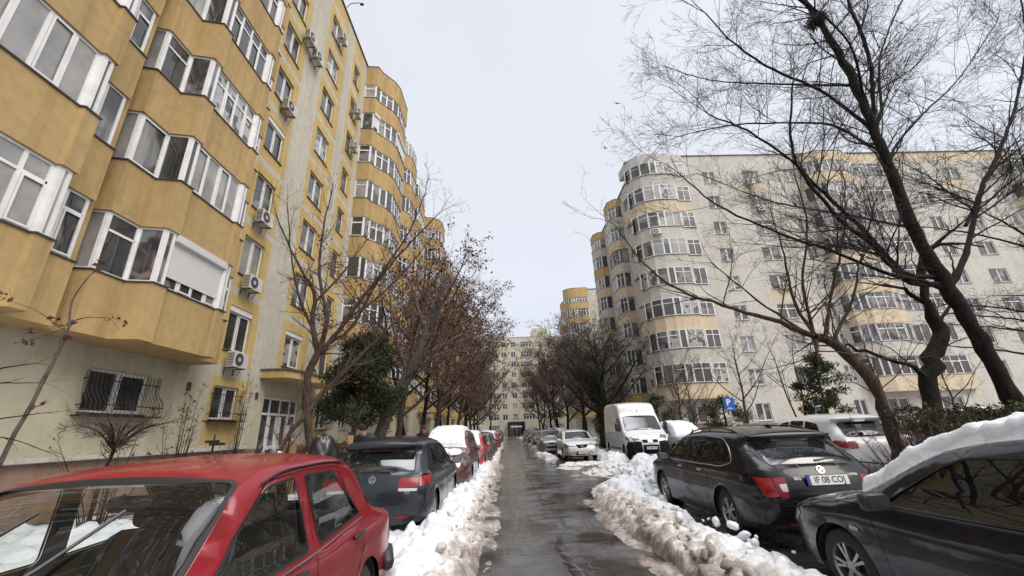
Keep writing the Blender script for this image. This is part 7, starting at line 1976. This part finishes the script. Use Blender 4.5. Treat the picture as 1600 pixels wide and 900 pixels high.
def person(loc, rz, label, cap, bend=.12, coat=None):
    root = empty('person', loc, rz); tag(root, label, 'person')
    b = bend
    # facing +y ; pelvis .95, shoulders 1.45, head centre 1.66 (before the lean)
    def ln(x, y, z): return (x, y + max(0, z - .95) * b * 1.6, z - max(0, z - .95) * b * .35)
    V = [ln(0, 0, .96), ln(0, 0, 1.12), ln(0, .0, 1.34), ln(0, .0, 1.50), ln(0, .03, 1.59), ln(0, .05, 1.70), ln(0, .04, 1.78)]
    E = [(0, 1), (1, 2), (2, 3), (3, 4), (4, 5), (5, 6)]; R = [(.16, .12), (.15, .11), (.18, .12), (.075, .075), (.064, .066), (.080, .098), (.062, .078)]
    for s in (-1, 1):
        i = len(V); V += [ln(s * .19, 0, 1.44), ln(s * .24, .02, 1.18), ln(s * .20, .24, 1.04), ln(s * .16, .31, 1.02)]; E += [(2, i), (i, i + 1), (i + 1, i + 2), (i + 2, i + 3)]; R += [.065, .05, .035, (.035, .025)]
        i = len(V); V += [(s * .10, 0, .88), (s * .115, .02, .50), (s * .12, -.01, .10), (s * .125, .12, .05)]; E += [(0, i), (i, i + 1), (i + 1, i + 2), (i + 2, i + 3)]; R += [.095, .06, .042, (.045, .035)]
        # thumb and fingers
        hx, hy, hz = ln(s * .16, .31, 1.02); h = len(V) - 5
        for q, (dx, dz, L) in enumerate(((-.03, .012, .075), (-.01, .012, .085), (.01, .010, .080), (.03, .006, .065))):
            k = len(V); V += [(hx + dx, hy + .03, hz + dz), (hx + dx, hy + .03 + L * .6, hz + dz - .02), (hx + dx * .9, hy + .03 + L * .8, hz + dz - .05)]; E += [(h, k), (k, k + 1), (k + 1, k + 2)]; R += [.011, .009, .008]
        k = len(V); V += [(hx - s * .045, hy + .0, hz + .01), (hx - s * .06, hy + .04, hz)]; E += [(h, k), (k, k + 1)]; R += [.012, .010]
    body = skin_mesh(V, E, R, M['skin'], 'body', root)
    hd = ln(0, .05, 1.685)
    mb = MB(); rounded_box(mb, (hd[0], hd[1] + .105, hd[2] + .0), (.013, .018, .022), k=1); mb.build('nose', M['skin'], root, smooth=True)
    mb = MB()
    for s in (-1, 1): rounded_box(mb, (s * .032, hd[1] + .088, hd[2] + .025), (.013, .008, .007), k=1)
    mb.build('eyes', M['ink'], root, smooth=True)
    mb = MB(); rounded_box(mb, (0, hd[1] + .086, hd[2] - .045), (.024, .008, .006), k=1); mb.build('mouth', pmat('lips', (.25, .09, .08), .6), root, smooth=True)
    # clothes as slightly larger shells
    Vj = [ln(0, 0, .78), ln(0, 0, 1.08), ln(0, 0, 1.36), ln(0, .015, 1.575)]; Ej = [(0, 1), (1, 2), (2, 3)]; Rj = [(.27, .21), (.25, .20), (.28, .20), (.115, .12)]
    for s in (-1, 1):
        i = len(Vj); Vj += [ln(s * .22, 0, 1.44), ln(s * .29, .02, 1.17), ln(s * .22, .22, 1.05)]; Ej += [(2, i), (i, i + 1), (i + 1, i + 2)]; Rj += [.125, .105, .075]
    skin_mesh(Vj, Ej, Rj, coat or M['jacket'], 'jacket', root)
    Vt = [(0, 0, .93)]; Et = []; Rt = [(.17, .14)]
    for s in (-1, 1): i = len(Vt); Vt += [(s * .10, 0, .84), (s * .115, .02, .50), (s * .12, -.01, .12)]; Et += [(0, i), (i, i + 1), (i + 1, i + 2)]; Rt += [.115, .08, .065]
    skin_mesh(Vt, Et, Rt, M['trousers'], 'trousers', root)
    for s in (-1, 1):
        mb = MB(); rounded_box(mb, (s * .122, .05, .05), (.05, .135, .05), k=.7); mb.build('shoe', M['shoe'], root, smooth=True)
    c = ln(0, .035, 1.755); mb = MB(); rounded_box(mb, (c[0], c[1] - .01, c[2] + .0), (.093, .112, .085), k=.9); mb.lathe([(.098, -.05), (.104, -.03), (.100, -.01)], 'z', 20, 0, (c[0], c[1] - .01, c[2])); mb.build('knit_cap', cap, root, smooth=True)
    return root
person((-3.35, 10.6, .08), PI - .35, 'person in black beanie and black padded jacket bending forward behind the dark hatchback', M['cap_black'], .28)
person((-3.05, 15.8, .06), PI - .1, 'person in dark red cap and dark coat beside the snow covered people carrier', M['cap_red'], .14, pmat('dark_wine_coat', (.03, .012, .014), .8))

# parking sign
sg = empty('parking_sign', (11.25, 21.2, .1)); tag(sg, 'blue parking sign with white P on a thin pole before the grey block', 'road sign')
mb = MB(); mb.tube([(0, 0, 0), (0, 0, 2.62)], .03, 8); mb.build('pole', M['rim'], sg, smooth=True)
mb = MB(); mb.box((-.27, -.05, 1.98), (.27, -.032, 2.62)); pn = mb.build('sign_panel', M['plate_b2'] if 'plate_b2' in M else pmat('sign_blue', (.01, .10, .42), .4), sg, bevel=.004)
text_obj('sign_letter', 'P', .42, M['ink_w'], pn, Matrix.Translation((-.03, -.052, 2.37)) @ Matrix.Rotation(PI / 2, 4, 'X'), .001, .012)
mb = MB(); mb.box((-.15, -.053, 2.06), (.15, -.051, 2.085)); mb.box((-.10, -.053, 2.11), (.10, -.051, 2.13)); mb.build('sign_line', M['ink_w'], pn)

# black tarpaulin bundle and raw wooden post behind the red car
tb = empty('tarpaulin_bundle', (-4.05, 9.5, 0)); tag(tb, 'rounded black tarpaulin bundle beside a raw wooden post on the left', 'bundle')
V = []; r = np.random.RandomState(4); n1, n2 = 26, 34
for i in range(n1):
    th = (i / (n1 - 1)) * PI / 2
    for j in range(n2):
        a = 2 * PI * j / n2; f = 1 + .06 * math.sin(a * 5 + i * .5) + .04 * math.sin(a * 9 - i * .9)
        V.append((.36 * math.sin(th) ** .6 * math.cos(a) * f, .36 * math.sin(th) ** .6 * math.sin(a) * f, 1.62 * math.cos(th) ** .7 + .02 * math.sin(a * 7)))
idx = np.arange(n1 * n2).reshape(n1, n2); F = np.stack([idx[:-1], np.roll(idx, -1, 1)[:-1], np.roll(idx, -1, 1)[1:], idx[1:]], -1).reshape(-1, 4)
link('cover', fastmesh('cover', np.array(V), F, 4, True), pmat('black_foil', (.010, .010, .011), .35, 0, .3), tb)
wp = empty('wooden_post', (-3.38, 9.3, 0)); tag(wp, 'raw wooden post with dark cap next to the black tarpaulin bundle', 'post')
mb = MB(); mb.box((-.05, -.02, 0), (.05, .02, 1.60)); mb.build('post', M['wood'], wp, bevel=.004); mb = MB(); mb.box((-.06, -.03, 1.601), (.06, .03, 1.65)); mb.build('cap', M['iron'], wp)
# black clothes prop with short cross arms
ck = empty('garden_stake', (-5.75, 8.5, 0)); tag(ck, 'dark stake with two short black cross arms before the ochre wall', 'stake')
mb = MB(); mb.tube([(0, 0, 0), (.0, 0, 1.70)], .018, 6); mb.build('pole', M['iron'], ck, smooth=True)
mb = MB(); mb.box((-.16, -.02, 1.55), (.10, .02, 1.60)); mb.box((-.02, -.10, 1.50), (.16, .10, 1.55)); mb.build('arm', M['iron'], ck)
# raw planks leaning near the entrance
for i, (x, a, lb) in enumerate(((-6.6, .08, 'pale plank standing left in front of the entrance door'), (-6.15, -.05, 'pale plank standing right in front of the entrance door'))):
    o = empty('plank', (x, 12.6, 0)); tag(o, lb, 'plank'); mb = MB(); mb.box((-.09, -.015, 0), (.09, .015, 1.52)); q = mb.build('board', M['wood'], o, bevel=.003); o.rotation_euler = (0, a, .3)

# low rail fences along the planting
def rail_fence(label, pts, h=.55):
    o = empty('low_fence', (*pts[0], 0)); tag(o, label, 'fence'); ox, oy = pts[0]
    mb = MB(); mp = MB()
    for a, b in zip(pts[:-1], pts[1:]):
        A = Vector((a[0] - ox, a[1] - oy, 0)); B = Vector((b[0] - ox, b[1] - oy, 0)); n = max(1, int((B - A).length / .14))
        mb.tube([A + Vector((0, 0, h)), B + Vector((0, 0, h))], .015, 5); mb.tube([A + Vector((0, 0, .12)), B + Vector((0, 0, .12))], .015, 5)
        for k in range(n + 1):
            p = A.lerp(B, k / n); mp.tube([p, p + Vector((0, 0, h + (.06 if k % 2 else 0)))], .007, 4)
    mb.build('rail', M['iron'], o); mp.build('bars', M['iron'], o)
rail_fence('low black iron fence behind the left parked cars', [(-3.6, 9.8), (-3.6, 22)], .8)
rail_fence('low black iron fence in the snow between hedge and black estate', [(7.0, 4.2), (7.0, 9.8)], .7)

# birds
def bird(loc, rz, label, w=.55, d=.25):
    root = empty('bird', loc, rz); tag(root, label, 'bird')
    V = [(0, .18, 0), (0, .05, .03), (0, -.14, 0), (0, -.28, -.01), (.16, .06, .05 * d * 4), (.34, .0, .09 * d * 4), (w, -.10, .02), (-.16, .06, .05 * d * 4), (-.34, .0, .09 * d * 4), (-w, -.10, .02)]
    E = [(0, 1), (1, 2), (2, 3), (1, 4), (4, 5), (5, 6), (1, 7), (7, 8), (8, 9)]; R = [.035, .06, .05, (.05, .012), (.07, .012), (.06, .01), (.015, .006), (.07, .012), (.06, .01), (.015, .006)]
    skin_mesh(V, E, R, pmat('feathers', (.12, .12, .13), .8), 'body', root, 1, 1)
bird((17.0, 45, 44.6), .2, 'upper bird gliding with level wings in the grey sky', .62, .15)
bird((14.4, 45, 37.0), 1.0, 'lower small bird banking in the grey sky', .40, .6)

# litter of twigs and brown leaves on the snow and the wet lane
r = np.random.RandomState(77); n = 500
P = np.stack([r.uniform(-.3, 1.7, n), r.uniform(2, 30, n), np.full(n, .012)], 1); a = r.uniform(0, 2 * PI, n); s = r.uniform(.006, .022, n)
V = np.stack([P + np.stack([np.cos(a + k * PI / 2) * s * (1 if k % 2 else .5), np.sin(a + k * PI / 2) * s * (1 if k % 2 else .5), np.zeros(n) + .003 * k], 1) for k in range(4)], 1).reshape(-1, 3)
o = link('leaf_litter', fastmesh('leaf_litter', V, np.arange(n * 4).reshape(-1, 4), 4), M['leaf_brown']); o['kind'] = 'stuff'
